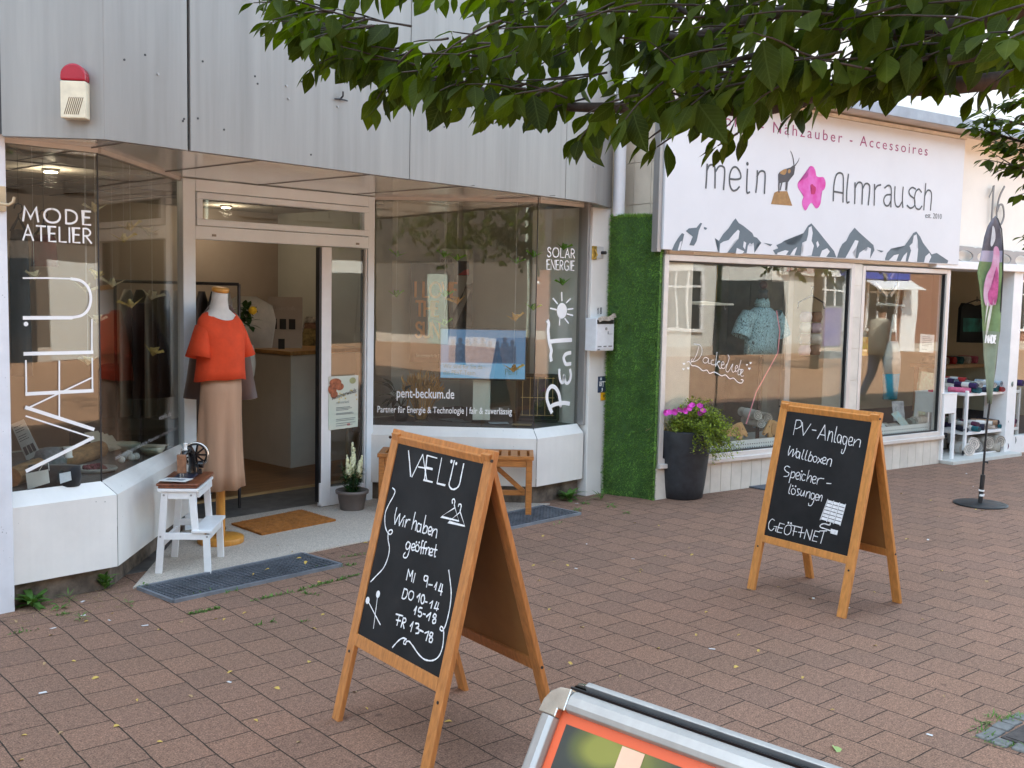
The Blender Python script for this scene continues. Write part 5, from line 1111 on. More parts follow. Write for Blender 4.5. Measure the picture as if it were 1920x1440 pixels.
def coat_form():
    c=AT(413,640,F0*7.3); t=thing('coat_stand','dress form wearing a long brown coat, half hidden behind the orange-red blouse','mannequin',(c.x,c.y,.006),FA)
    MB().lathe([(.035,0),(.035,.02),(.014,.03)],(0,0,0),20).build('base',DARKM,t,local=True); MB().tube([(0,0,.03),(0,0,.9)],.014,12).build('pole',DARKM,t,local=True)
    m=MB(); m.loft([(V((0,0,.93)),.27,.24,0,.03,6,.2),(V((0,0,1.05)),.24,.22,0,.022,6,.3),(V((0,0,1.25)),.19,.2,0,.01,6,.3),(V((0,0,1.42)),.11,.18,0,0,1,0),(V((0,0,1.5)),.08,.13,0,0,1,0),(V((0,0,1.56)),.065,.075,0,0,1,0)],40); m.build('coat',BROWNC,t,local=True)
coat_form()
# ------------------------------------------------------------ bench
def bench():
    p0=G(709,962); p1=G(996,968); d=(p1-p0); W=d.length; h=.45; y1=0.0; y0=.33; x0=0.0; x1=W
    t=thing('bench','slatted wooden bench under the right bay window, partly hidden by the chalkboard','bench',tuple(p0+U0*.008),math.atan2(d.y,d.x))
    def P(n,a,b,bv=.003): MB().bb(a,b).build(n,WOODT,t,local=True,bevel=bv)
    for x in (x0,x1-.045):
        for y in (y1,y0-.045): P('leg',(x,y,0),(x+.045,y+.045,h-.03))
    P('apron',(x0+.046,y1+.004,h-.085),(x1-.046,y1+.026,h-.031)); P('apron',(x0+.046,y0-.026,h-.085),(x1-.046,y0-.004,h-.031))
    for x in (x0+.004,x1-.026): P('apron',(x,y1+.046,h-.085),(x+.022,y0-.046,h-.031))
    P('seat_edge',(x0-.01,y1-.01,h-.03),(x1+.01,y1+.03,h)); P('seat_edge',(x0-.01,y0-.03,h-.03),(x1+.01,y0+.01,h))
    x=x0-.01
    while x<x1-.02: P('seat_slat',(x,y1+.031,h-.028),(min(x+.052,x1+.01),y0-.031,h-.001)); x+=.072
    P('stretcher',(x0+.05,(y0+y1)/2-.01,.12),(x1-.05,(y0+y1)/2+.012,.16))
    for x in (x0+.012,x1-.034): MB().bar((x+.011,y1+.046,.14),(x+.011,y0-.046,.14),.02,.035).build('stretcher',WOODT,t,local=True,bevel=.002)
    MB().bar((x1-.06,.16,.15),(x1-.30,.16,.36),.02,.035).build('brace',WOODT,t,local=True,bevel=.002)
bench()
# ------------------------------------------------------------ plants in pots
def leafmat(name,c,isl=.3,tr=.35,c2=None,rough=.45):
    if name in MATS: return MATS[name]
    m=mat(name,c,rough,var=.18,vscale=30,isl=isl,col2=c2,spec=.12); t=m.node_tree; n=t.nodes; b=n['Principled BSDF']; o=n['Material Output']
    if tr:
        tl=n.new('ShaderNodeBsdfTranslucent'); mx=n.new('ShaderNodeMixShader'); mx.inputs[0].default_value=tr
        src=b.inputs['Base Color'].links[0].from_socket; hv=n.new('ShaderNodeHueSaturation'); hv.inputs['Value'].default_value=1.5; hv.inputs['Saturation'].default_value=1.15
        t.links.new(src,hv.inputs['Color']); t.links.new(hv.outputs[0],tl.inputs[0]); t.links.new(b.outputs[0],mx.inputs[1]); t.links.new(tl.outputs[0],mx.inputs[2]); t.links.new(mx.outputs[0],o.inputs[0])
    return m
def leaf(mb,p,d,up,ln,wd,fold=.25,curl=.2,nseg=4,shape=None):
    d=d.normalized(); s=d.cross(up); s = s.normalized() if s.length>1e-5 else d.orthogonal().normalized(); u=s.cross(d).normalized()
    prof=shape or (0,.72,1.0,.62,0)
    n=len(prof)-1; vs=[]; uvs=[]
    for i,wk in enumerate(prof):
        t=i/n; c=p+d*(ln*t)-u*(curl*ln*t*t); w_=s*(wd/2*wk); f=u*(fold*wd/2*wk)
        if wk==0: vs.append(c); uvs.append((0,t))
        else: vs += [c-w_+f, c, c+w_+f]; uvs += [(-wk,t),(0,t),(wk,t)]
    fs=[]; b=0
    # first tip
    fs += [(0,1,2),(0,2,3)]
    for i in range(1,n-1):
        k=1+(i-1)*3; fs += [(k,k+3,k+4,k+1),(k+1,k+4,k+5,k+2)]
    k=1+(n-2)*3; fs += [(k,k+3,k+1),(k+1,k+3,k+2)]
    sm=mb.smooth; mb.smooth=True; mb.add(vs,fs); mb.smooth=sm; mb.lf+=uvs
def rdir(r,zlo=-1,zhi=1):
    z=r.uniform(zlo,zhi); a=r.uniform(0,2*PI); q=math.sqrt(max(0,1-z*z)); return V((q*math.cos(a),q*math.sin(a),z))
def planter():
    c=G(1277,931); t=thing('planter','tall black tapered planter with trailing green and pink flowers beside the artificial grass','planter',(c.x,c.y,0))
    pm=mat('black_planter_plastic',(.022,.024,.030),.55,var=.25,vscale=14,bump=.1,bscale=120)
    h=.575
    MB().lathe([(.165,0),(.178,.01),(.192,.10),(.212,.28),(.228,.46),(.235,h-.01),(.232,h),(.212,h),(.205,h-.06),(.03,h-.06)],tuple(c),40).build('pot',pm,t)
    MB().lathe([(.205,0),(.205,.03),(.02,.05)],(c.x,c.y,h-.07),24).build('soil',mat('potting_soil',(.03,.022,.015),.95),t)
    r=random.Random(11); lm=leafmat('trailing_green',(.27,.33,.055),.45,.3); m=MB(); st=MB()
    rt=R0; tw=-F0
    for i in range(380):
        # stems start on the soil and spill over to the right
        a=r.uniform(0,2*PI); q=r.random()**.5*.19; b=V((c.x+q*math.cos(a),c.y+q*math.sin(a),h-.03)); side=(b-V((c.x,c.y,b.z))).dot(rt)
        if side<-.06 and r.random()<.65: continue
        k=r.uniform(.2,1)*(1.0 if side>-.04 else .3); pts=[b]; d=(rt*r.uniform(.2,1.0)*k+tw*r.uniform(-.6,.7)+U0*r.uniform(.5,1.2)).normalized(); p=b.copy(); n=int(5+8*k)
        for j in range(n):
            p=p+d*.037; d=(d+V((r.uniform(-.3,.3),r.uniform(-.3,.3),-.20-.09*k))+rt*.06*k).normalized(); pts.append(p.copy())
        st.tube(pts,.0015,4,caps=False)
        for j,pp in enumerate(pts[1:]):
            for _ in range(5):
                leaf(m,pp+rdir(r)*.016,rdir(r,-.2,1),U0,r.uniform(.016,.030),r.uniform(.011,.018),.2,.2)
    st.build('stems',mat('plant_stem',(.10,.13,.04),.6),t); m.build('foliage',lm,t)
    dry=MB()
    for i in range(80):
        a=r.uniform(-.6,.6); b=V((c.x,c.y,h-.03))-rt*r.uniform(.06,.19)+tw*r.uniform(-.12,.12); d=(-rt*r.uniform(.0,1.3)+tw*r.uniform(-.5,.6)+U0*r.uniform(.6,1.6)).normalized(); p=b; pts=[b]
        for j in range(7): p=p+d*r.uniform(.018,.034); d=(d+V((0,0,-.26))-rt*.05).normalized(); pts.append(p)
        dry.tube(pts,[.0028*(1-j/8.5) for j in range(len(pts))],4,caps=False)
    dry.build('dry_grass',mat('dry_grass_blades',srgb(226,202,146),.8,var=.2,isl=.25),t)
    fm=mat('magenta_petals',srgb(214,70,180),.55,var=.15,vscale=40,isl=.2)
    for i,(x,y) in enumerate(((1291,765),(1298,762),(1312,763),(1318,772),(1315,776),(1283,771),(1247,774),(1265,773),(1273,771),(1255,775))):
        p=AT(x,y,V((c.x,c.y,0))-F0*r.uniform(.10,.20)); f=MB(); tw_=(tw+U0*.5+rdir(r)*.5).normalized(); e1=tw_.orthogonal().normalized(); e2=tw_.cross(e1)
        for k in range(5):
            a=2*PI*k/5; d=e1*math.cos(a)+e2*math.sin(a); leaf(f,p,d+tw_*.35,tw_,.034,.034,.1,-.3,shape=(0,.8,1,.9,0))
        fo=f.build('flower',fm,t); MB().tube([p,p-U0*.05+V((r.uniform(-.01,.01),0,0)),p-U0*.12],.0013,4,caps=False).build('flower_stem',MATS['plant_stem'],fo)
planter()
def snapdragon():
    c=G(660,956)+U0*.008; t=thing('flower_pot','grey-brown plastic pot of white snapdragons beside the glass door leaf','potted plant',tuple(c))
    pm=mat('taupe_pot',(.17,.145,.135),.5,var=.06,vscale=20); h=.15
    MB().lathe([(.088,0),(.092,.004),(.112,h-.026),(.126,h-.024),(.128,h-.004),(.124,h),(.112,h),(.106,h-.03),(.01,h-.03)],tuple(c),36).build('pot',pm,t)
    r=random.Random(5); lm=leafmat('snapdragon_leaf',(.035,.085,.028),.35,.2); fm=mat('cream_petals',(.78,.76,.55),.6,var=.12,vscale=60,isl=.18,col2=(.70,.72,.40)); st=MB(); m=MB()
    sp=[(0,0,.40),(.028,.02,.36),(-.03,.01,.31),(.055,-.02,.30),(-.055,.03,.26),(.02,-.05,.28),(-.02,-.05,.24),(.075,.03,.25),(-.07,-.02,.2),(.05,.05,.22)]
    for i,(dx,dy,hh) in enumerate(sp):
        b=c+V((dx*.5,dy*.5,h-.03)); tip=c+V((dx*1.35,dy*1.35,h+hh-.04)); st.tube([b,(b+tip)/2+V((0,0,.01)),tip],.0025,5)
        nl=int(30+hh*90)
        for j in range(nl):
            u=r.random()**1.2*.85; p=b.lerp(tip,u*(.62 if i<4 else .95)); leaf(m,p,rdir(r,-.1,.9),U0,r.uniform(.032,.062),r.uniform(.010,.016),.2,.35)
        if i<4 or i in(5,7):
            f=MB(); u0_=.42 if i<4 else .62
            for j in range(int(60*hh/.3)):
                u=u0_+(1-u0_)*r.random(); p=b.lerp(tip,u); d=rdir(r,-.3,.6); s_=(1.15-u)*1.2
                f.ball(p+d*.012*s_*1.5,(.0085*s_+.003)*1.35,5,(1,1,1.15))
            f.build('flower_spike',fm,t)
    st.build('stems',MATS['plant_stem'],t); m.build('foliage',lm,t)
snapdragon()
# ------------------------------------------------------------ beach flag
def flag():
    c=G(1838,946); t=thing('beach_flag','tall green feather flag with a pink goat figure on a black pole and round foot','flag',(c.x,c.y,0))
    MB().lathe([(.21,0),(.215,.004),(.215,.010),(.205,.014),(.03,.018)],(c.x,c.y,0),44).build('base_plate',mat('black_steel_plate',(.025,.028,.03),.4,metal=.4,var=.2),t)
    AXp=lambda x,y: AT(x,y,c)
    p=[AXp(*q) for q in ((1838,942),(1839,925),(1841,905),(1843,890))]
    MB().tube([p[0],p[3]],.019,14).build('ground_socket',BLACK,t)
    m=MB()
    for y0,y1 in ((918,921),(926,930)): a,b=AXp(1840.5,y0),AXp(1840,y1); m.tube([a,b],.0225,16)
    m.build('white_band',VINYL,t)
    top=AXp(1869,405)
    MB().tube([p[3],AXp(1845,862),AXp(1850,800),AXp(1856,755),AXp(1866,690),AXp(1875,600),AXp(1880,520),AXp(1881,470),AXp(1878,430),AXp(1871,410),AXp(1865,406)],[.010,.010,.009,.009,.007,.006,.006,.005,.005,.004,.004],8).build('pole',BLACK,t)
    MB().tube([AXp(1846,866),AXp(1852,866),AXp(1851,869)],.008,8).build('tension_hook',BLACK,t)
    # cloth: left and right edges down the flag
    Lx=[(1866,405),(1858,412),(1850,425),(1843,445),(1838,470),(1834,490),(1832,500),(1831,512),(1836,540),(1839,575),(1842,620),(1846,670),(1850,720),(1853,757)]
    Rx=[(1867,405),(1873,409),(1878,422),(1880,445),(1881,470),(1880,492),(1880,502),(1879.5,514),(1879,540),(1877,578),(1873,622),(1867,672),(1861,722),(1857,757)]
    m=MB(); K=9; vs=[]
    for (a,b) in zip(Lx,Rx):
        for k in range(K):
            u=k/(K-1); q=AXp(a[0]+(b[0]-a[0])*u,a[1]+(b[1]-a[1])*u); vs.append(q+F0*(.02*math.sin(u*PI*1.3+a[1]*.01)+.008*math.sin(a[1]*.05+u*5)))
    n=len(Lx); m.smooth=True
    for i in range(n-1):
        z=(Lx[i][1]+Lx[i+1][1])/2; m.cur = 0 if z<480 else (1 if z<498 else (2 if z<622 else (3)))
    fs=[];mi=[]
    m.add(vs,[(i*K+k,i*K+k+1,(i+1)*K+k+1,(i+1)*K+k) for i in range(n-1) for k in range(K-1)])
    cols=[mat('flag_dusk_grey',(.12,.115,.14),.7,var=.25,vscale=8),mat('flag_pale_band',(.42,.40,.52),.7,var=.1,vscale=5),mat('flag_meadow',(.20,.30,.13),.7,var=.2,vscale=7),mat('flag_grey_green',(.26,.31,.22),.7,var=.12,vscale=6)]
    m.mi=[]; 
    for i in range(n-1):
        z=(Lx[i][1]+Lx[i+1][1])/2; q=0 if z<468 else (1 if z<492 else (2 if z<600 else 3)); m.mi += [q]*(K-1)
    cl=m.build('cloth',cols,t); sm=cl.modifiers.new('t','SOLIDIFY'); sm.thickness=.002; sm.offset=0
    def on(pts,lift,mt,name,smooth=True):
        q=[AXp(*p) for p in pts]; bm=bmesh.new(); 
        if smooth:
            pp=[V((a,b)) for a,b in pts]; pp=crom(pp+[pp[0]],4)[:-1]; q=[AXp(a.x,a.y) for a in pp]
        vs=[bm.verts.new(x-F0*lift) for x in q]; f=bm.faces.new(vs); bmesh.ops.triangulate(bm,faces=[f]); bm.verts.index_update()
        mm=MB(); mm.add([v.co for v in bm.verts],[[v.index for v in g.verts] for g in bm.faces]); bm.free(); return mm.build(name,mt,cl)
    on([(1865,462),(1870,466),(1872,480),(1871,500),(1870,530),(1868,556),(1864,572),(1860,568),(1858,575),(1853,570),(1846,573),(1842,556),(1843,535),(1848,515),(1856,500),(1860,480),(1861,466)],.022,mat('flag_goat_pink',srgb(206,176,196),.7,col2=srgb(190,110,150),vscale=7),'goat_print')
    on([(1866,500),(1870,520),(1868,556),(1863,570),(1860,560),(1858,572),(1852,566),(1850,550),(1857,535),(1862,520)],.024,mat('flag_magenta',srgb(190,84,140),.7,var=.25,vscale=14),'goat_print')
    on([(1856,568),(1859,569),(1852,612),(1846,632),(1849,600)],.023,mat('flag_legs',srgb(206,206,196),.7),'goat_print'); on([(1848,571),(1851,572),(1846,600),(1844,612)],.0235,MATS['flag_legs'],'goat_print')
    on([(1859,424),(1863,430),(1864,448),(1858,462),(1855,458),(1857,440)],.022,mat('flag_emblem',(.6,.6,.62),.7),'emblem_print')
    mm=MB(); o_=AXp(1845,642); e=(AXp(1864,643)-o_); letter(mm,'MADE',.062,.012,o_-F0*.024,e.normalized(),U0,-F0,gap=16,sx=e.length*100/(.062*glyphs('MADE',16)[1])); 
    mm.build('lettering',VINYL,cl)
flag()
# ------------------------------------------------------------ valve cover with cobbles at the right edge
def valve():
    c=G(1950,1386); t=thing('valve_cover','rusty cast iron valve cover at the right edge of the paving','valve cover',(c.x,c.y,0),R(-97))
    im=mat('cast_iron',(.055,.045,.042),.6,metal=.3,var=.3,vscale=40,bump=.4,bscale=80)
    MB().bb((-.10,-.12,-.02),(.10,.12,.008)).build('rim',im,t,local=True,bevel=.004); MB().bb((-.085,-.105,0),(.085,.105,.011)).build('lid',im,t,local=True,bevel=.002)
    m=MB(); letter(m,'GAS',.05,.009,V((-.06,.045,.012)),V((1,0,0)),V((0,1,0)),U0,lift=.001); o=m.build('cast_lettering',im,t,local=True); q=o.modifiers.new('t','SOLIDIFY'); q.thickness=.004; q.offset=1
    m=MB(); m.lathe([(.03,0),(.034,.002),(.034,.006),(.02,.006)],(0,-.03,.011),20); m.build('cap',im,t,local=True)
    M=WL[t.name]; r=random.Random(2); cm=mat('grey_cobble',(.17,.17,.165),.85,var=.2,vscale=20,bump=.3,bscale=80); n=0
    for ix in range(-3,4):
        for iy in range(-3,4):
            x,y=ix*.072,iy*.078
            if (abs(x)<.12 and abs(y)<.14) or abs(x)>.15 or abs(y)>.17: continue
            p=M@V((x+r.uniform(-.006,.006),y+r.uniform(-.006,.006),0)); mb=MB(); A=Matrix.Rotation(R(-97)+r.uniform(-.12,.12),3,'Z')
            mb.box(p+U0*-.005,(.058+r.uniform(0,.008),.064+r.uniform(0,.008),.024+r.uniform(0,.006)),A); o=mb.build('cobblestone',cm,None,bevel=.006); tag(o,'small grey cobblestone set around the iron valve cover','cobblestone','cobblestones around the valve cover')
valve()
# ------------------------------------------------------------ goods in the left bay
r6=random.Random(21)
ZD=.597
def Gd(x,y,z=ZD): return G(x,y,z)
# log
a=Gd(22,893,.66); b=Gd(188,838,.66); b=a+(b-a)
logm=mat('pine_log',srgb(150,112,74),.8,var=.25,vscale=5,stretch=(2,2,8),bump=.5,bscale=18)
m=MB(); n=14; pts=[];rr=[]
for i in range(n+1):
    u=i/n; p=a.lerp(b,u); pts.append(V((p.x,p.y,ZD+.056+.006*math.sin(u*5)))); rr.append(.052+.004*math.sin(u*9))
m.tube(pts,rr,16); o=m.build('log',logm); tag(o,'barked wooden log lying on the left display floor','log')
m=MB(); d=(pts[1]-pts[0]).normalized(); e1=d.orthogonal().normalized(); e2=d.cross(e1); m.poly([pts[0]-d*.001+(e1*math.cos(-k*PI/9)+e2*math.sin(-k*PI/9))*.050 for k in range(18)]); m.build('cut_end',mat('cut_end_wood',srgb(176,112,60),.7,var=.2,vscale=20),o)
# info card
def card(name,label,cat,pts,m_,th=.004,par=None,group=None):
    pts=[V(p) for p in pts]; nrm=(pts[1]-pts[0]).cross(pts[3]-pts[0]).normalized()
    mb=MB(); mb.hexa(pts,nrm*-th); o=mb.build(name,m_,par)
    if par is None: tag(o,label,cat,group)
    return o,nrm
def quad_px(px,d0,d1=None):
    d1=d1 or d0; return [D(x,y,d0 if i in(0,1) else d1) for i,(x,y) in enumerate(px)]
dC=(Gd(60,862)-EYE).dot(F0)
o,nr=card('info_card','white printed information card leaning behind the grey felt hat','card',quad_px([(50,864),(76,850),(44,786),(20,796)],dC,dC+.03),PAPER)
m=MB()
c4=quad_px([(50,864),(76,850),(44,786),(20,796)],dC,dC+.03); lp4=lambda u,v:(c4[0]*(1-u)+c4[1]*u)*(1-v)+(c4[3]*(1-u)+c4[2]*u)*v
for v in (.88,.80,.74,.62,.56,.5): m.add([lp4(.12,v)-F0*.003,lp4(.12+r6.uniform(.4,.75),v)-F0*.003,lp4(.8,v+.015)-F0*.003,lp4(.12,v+.015)-F0*.003],[(0,1,2,3)])
for u in (.12,.4,.66): m.add([lp4(u,.12)-F0*.003,lp4(u+.22,.12)-F0*.003,lp4(u+.22,.34)-F0*.003,lp4(u,.34)-F0*.003],[(0,1,2,3)])
m.build('print',mat('dim_print',(.08,.08,.09),.7),o)
# black zip pouch with tag
c=Gd(96,912); bk=mat('black_cloth',(.012,.012,.014),.95,var=.2,vscale=30,sheen=.2)
t=thing('pouch','black cloth pouch with a cream swing tag, at the front of the left bay','pouch',tuple(c))
q=[Gd(52,917),Gd(140,900),Gd(142,886),Gd(64,893)]
m=MB(); m.loft([(c+R0*.0+F0*.03+U0*.0,.075,.14,AL-PI/2+PI/2+.0,.03,3,.2),(c+F0*.03+U0*.05,.078,.145,AL,.03,3,.2),(c+F0*.035+U0*.11,.045,.138,AL,.05,3,.4)],24); m.build('body',bk,t)
dP=(c-EYE).dot(F0)-.075
card('tag','','',[D(52,918,dP),D(93,905,dP),D(90,880,dP+.02),D(48,888,dP+.02)],PAPER,.002,t); card('label','','',[D(113,907,dP+.02),D(134,900,dP+.03),D(132,884,dP+.03),D(111,888,dP+.03)],mat('pale_blue_label',(.55,.62,.64),.7),.002,t)
MB().tube([D(71,886,dP-.004),D(80,872,dP),D(91,868,dP),D(92,882,dP-.004)],.0016,5).build('string',PAPER,t)
# grey felt cap on the log
c=Gd(96,872,.66); fm=mat('grey_felt',(.17,.175,.185),.95,var=.2,vscale=60,bump=.4,bscale=200)
m=MB(); m.loft([(c+U0*-.02,.085,.085,0,.04,3,.3),(c+U0*.03,.09,.085,0,.05,3,.4),(c+U0*.08,.075,.07,0,.06,3,.6),(c+U0*.10,.04,.04,0,.08,3,.6)],22); tag(m.build('felt_hat',fm),'grey felt hat resting on the wooden log','hat')
# spool, papers, tray, wool balls, bowls
c=Gd(128,858,.70); tag(MB().lathe([(.026,0),(.028,.004),(.022,.010),(.022,.05),(.028,.056),(.028,.062)],tuple(c),18).build('yarn_spool',WHITE2),'white yarn spool standing behind the log','spool')
pm=mat('cream_pattern_paper',(.60,.56,.46),.8,var=.08,vscale=12)
base=Gd(192,852)
for i in range(4):
    u=i/3; x0=176+u*26; dS=(base-EYE).dot(F0)+.02*i; pts=[D(x0-18+2*i,812+u*8,dS+.10),D(x0+8,808+u*8,dS+.16),D(x0+26,838+u*3,dS+.03),D(x0+4,844+u*3,dS)]
    o,_=card('pattern_sheet','cream paper sewing pattern sheet draped over the end of the log','paper',pts,pm,.002,None,'pattern sheets over the log')
c=Gd(176,884); t=thing('tray','shallow grey stone tray holding dark red lace','tray',tuple(c)); sm=mat('grey_stone_tray',(.36,.36,.34),.7,var=.1,vscale=25)
m=MB(); m.lathe([(.085,0),(.10,.004),(.112,.026),(.106,.028),(.09,.010),(.01,.008)],tuple(c),8,Matrix.Scale(1.25,3,R0)); m.build('dish',sm,t)
m=MB(); 
for i in range(60):
    p=c+V((r6.uniform(-.05,.05),r6.uniform(-.05,.05),.012+r6.uniform(0,.02))); m.ball(p,r6.uniform(.008,.016),5)
tag(m.build('lace',mat('wine_red_lace',(.14,.02,.035),.8,var=.3,vscale=60)),'dark red lace heaped in the grey stone tray','lace')
for x,y,s in ((228,868,.022),(236,861,.026),(246,864,.024),(255,862,.024),(242,856,.022)):
    c=Gd(x,y); tag(MB().ball(c+U0*s*.9,s,10).build('wool_ball',mat('white_wool',(.74,.73,.70),.95,var=.12,vscale=50,bump=.5,bscale=160)),'small white wool ball in the cluster on the left display floor','wool ball','white wool balls in the left bay')
for x,y,lab in ((240,845,'pale green glazed bowl behind the wool balls'),(286,852,'pale green glazed bowl nearest the chamfered pane, with papers on top')):
    c=Gd(x,y); tag(MB().lathe([(.04,0),(.05,.004),(.078,.035),(.08,.052),(.074,.052),(.045,.012),(.01,.010)],tuple(c),26).build('bowl',mat('celadon_glaze',(.45,.49,.40),.3,var=.06)),lab,'bowl')
c=Gd(286,852); m=MB(); q=[c+U0*.055+v for v in (R0*-.07-F0*.05,R0*.07-F0*.05,R0*.09+F0*.05,R0*-.06+F0*.06)]; m.hexa(q,(0,0,.004)); tag(m.build('paper',pm),'cream papers lying on top of a pale green bowl','paper')
# hanging wine red bag and dark cloth at the back
def hang(name,label,cat,x0,x1,y0,y1,d,m_,depth=.06,bot=1.1,wires=True,top=None):
    A,B=D(x0,y0,d),D(x1,y0,d); Cc=D((x0+x1)/2,y1,d); zt=A.z; zb=Cc.z; w_=(B-A).length; c=(A+B)/2
    t=thing(name,label,cat,(c.x,c.y,zb)); ang=math.atan2(R0.y,R0.x)
    m=MB(); m.loft([(V((c.x,c.y,zb+(zt-zb)*u)),w_/2*(bot+(1-bot)*u)*(1 if u<.95 else .8),depth*(1-.4*u),ang,.05*(1-u),5,u*2) for u in (0,.2,.45,.7,.88,1)],36); m.build('cloth',m_,t)
    hz=zt+.13; m=MB(); m.tube([(c.x,c.y,hz-.06)]+[V((c.x,c.y,hz-.03))+R0*(.025*math.sin(k*PI/4))+U0*(.03*-math.cos(k*PI/4)+.02) for k in range(7)],.004,6); m.tube([c+R0*w_*.42+U0*(-.01),V((c.x,c.y,hz-.06)),c-R0*w_*.42+U0*(-.01)],.010,8); m.build('hanger',BLACK,t)
    if wires: m=MB(); m.tube([(c.x,c.y,hz+.01),(c.x,c.y,2.5)],.0012,4); m.build('wire',DARKM,t)
    return t
WINE=mat('wine_red_cloth',(.13,.012,.022),.9,var=.12,vscale=8,sheen=.2)
hang('hanging_bag','dark wine-red cloth bag on a black hanger behind the lettered left pane','bag',60,104,440,500,6.5,WINE)
hang('hanging_coat','dark grey coat hanging at the far left behind the lettered pane','coat',18,52,430,705,6.2,mat('charcoal_cloth',(.035,.037,.042),.9,var=.1))
# sofa with cushions seen deep in the room
c=D(285,760,8.6); t=thing('sofa','dark grey sofa in the room behind the chamfered pane','sofa',(c.x,c.y,.016)); sf=mat('dark_sofa_cloth',(.045,.047,.05),.9,var=.1,vscale=20)
A=Matrix.Rotation(math.atan2(R0.y,R0.x),3,'Z')
MB().box((c.x,c.y,.30),(1.1,.7,.55),A).build('seat',sf,t,bevel=.05); MB().box(c+F0*.35+U0*(.55-c.z),(1.1,.2,.95),A).build('backrest',sf,t,bevel=.05)
cu=D(280,695,8.45); tag(MB().loft([(cu-U0*.10,.16,.06,math.atan2(R0.y,R0.x),0,1,0),(cu,.22,.09,math.atan2(R0.y,R0.x),0,1,0),(cu+U0*.10,.17,.05,math.atan2(R0.y,R0.x),0,1,0)],20).build('cushion',mat('olive_cushion',(.25,.22,.14),.9,var=.1)),'olive cushion lying on the dark grey sofa','cushion')
# ------------------------------------------------------------ paper cranes
def crane_mesh(name,m_):
    v=dict(n=(-.20,0,.115),h=(-.245,0,.075),b0=(-.07,0,.0),t=(.235,0,.13),b1=(.07,0,.0),k=(0,0,-.06),l=(-.02,-.13,.12),r=(-.02,.13,.12),c=(0,0,.10),p=(0,.035,-.01),q=(0,-.035,-.01))
    ks=list(v); I={k:i for i,k in enumerate(ks)}
    fs=[('b0','k','p'),('b0','q','k'),('b1','p','k'),('b1','k','q'),('n','b0','p'),('n','q','b0'),('n','h','b0'),('t','p','b1'),('t','b1','q'),('c','p','r'),('b0','p','r'),('b1','r','p'),('c','l','q'),('b0','l','q'),('b1','q','l'),('b0','c','p'),('c','b1','p'),('b0','q','c'),('c','q','b1'),('b0','r','c'),('b1','c','r'),('b0','c','l'),('b1','l','c')]
    me=bpy.data.meshes.new(name); me.from_pydata([v[k] for k in ks],[],[tuple(I[x] for x in f) for f in fs]); me.update(); return me
YEL=leafmat('pale_yellow_paper',(.72,.60,.24),.0,.35); GRN=leafmat('pale_green_paper',(.22,.44,.08),.0,.35); ORG=leafmat('apricot_paper',(.80,.52,.20),.0,.35); CRM=leafmat('cream_paper',(.74,.68,.50),.0,.35)
def crane(x,y,d,m_,lab,grp,wpx=45,tilt=0,yaw=None,ceil=2.50):
    key='LF' if x<206 else 'LC' if x<340 else 'RC' if x<1003 else 'RF'
    q=panes[key]; hp=onpl(x,y,q[1],q[3]); d=(hp-EYE).dot(F0)+.16+r6.random()*.22; p=D(x,y,d); t=thing('paper_crane',lab,'paper crane',tuple(p),0,grp)
    me=crane_mesh('crane_body',m_); o=link('body',me,m_,t); s=wpx*d/F_PX/.44; o.scale=(s,s,s); o.rotation_euler=(r6.uniform(-.2,.2),r6.uniform(-.25,.25)+tilt,(math.atan2(R0.y,R0.x)+r6.choice((0,PI))+r6.uniform(-.6,.6)) if yaw is None else yaw)
    zc=ceil-p.z
    th=MB().tube([V((0,0,.03)),V((0,0,zc))],.0007,4); th.build('thread',CHALK,t,local=True)
GL_='paper cranes hanging in the left bay'; GR_='paper cranes hanging in the right bay'
labY='folded yellow paper crane on a thread behind the left bay glass'; labC='folded cream paper crane on a thread behind the left bay glass'
for x,y,d,m_ in ((178,393,5.5,CRM),(211,533,5.7,CRM),(232,449,5.8,YEL),(244,428,6.1,YEL),(280,437,6.2,CRM),(285,557,6.3,CRM),(246,572,5.8,YEL),(180,519,5.4,YEL),(64,520,5.0,CRM),(182,602,5.5,CRM),(287,662,6.1,YEL),(161,544,5.9,CRM),(165,680,5.6,CRM)):
    crane(x,y,d,m_,labY if m_ is YEL else labC,GL_,46)
labG='folded green paper crane on a thread behind the right bay glass'; labA='folded apricot paper crane on a thread behind the right bay glass'
for x,y,d,m_ in ((745,478,8.6,GRN),(833,479,8.5,GRN),(857,485,8.7,GRN),(968,491,8.7,GRN),(1001,479,8.6,GRN),(1057,465,8.7,GRN),(743,553,8.5,GRN),(835,553,8.5,GRN),(1000,578,8.5,GRN),(1055,531,8.75,GRN),(833,607,8.6,GRN),(857,566,8.3,ORG),(966,598,8.5,ORG),(963,693,8.3,ORG)):
    crane(x,y,d,m_,labG if m_ is GRN else labA,GR_,34 if m_ is GRN else 40)
# ------------------------------------------------------------ right bay goods
def up_panel(x0,y0,x1,y1,d,skew=0):  # upright rectangle facing the street
    a=D(x0,y1,d); b=D(x1,y1+skew,d); z1=D(x0,y0,d).z; return [a,V((b.x,b.y,a.z)),V((b.x,b.y,z1)),V((a.x,a.y,z1))]
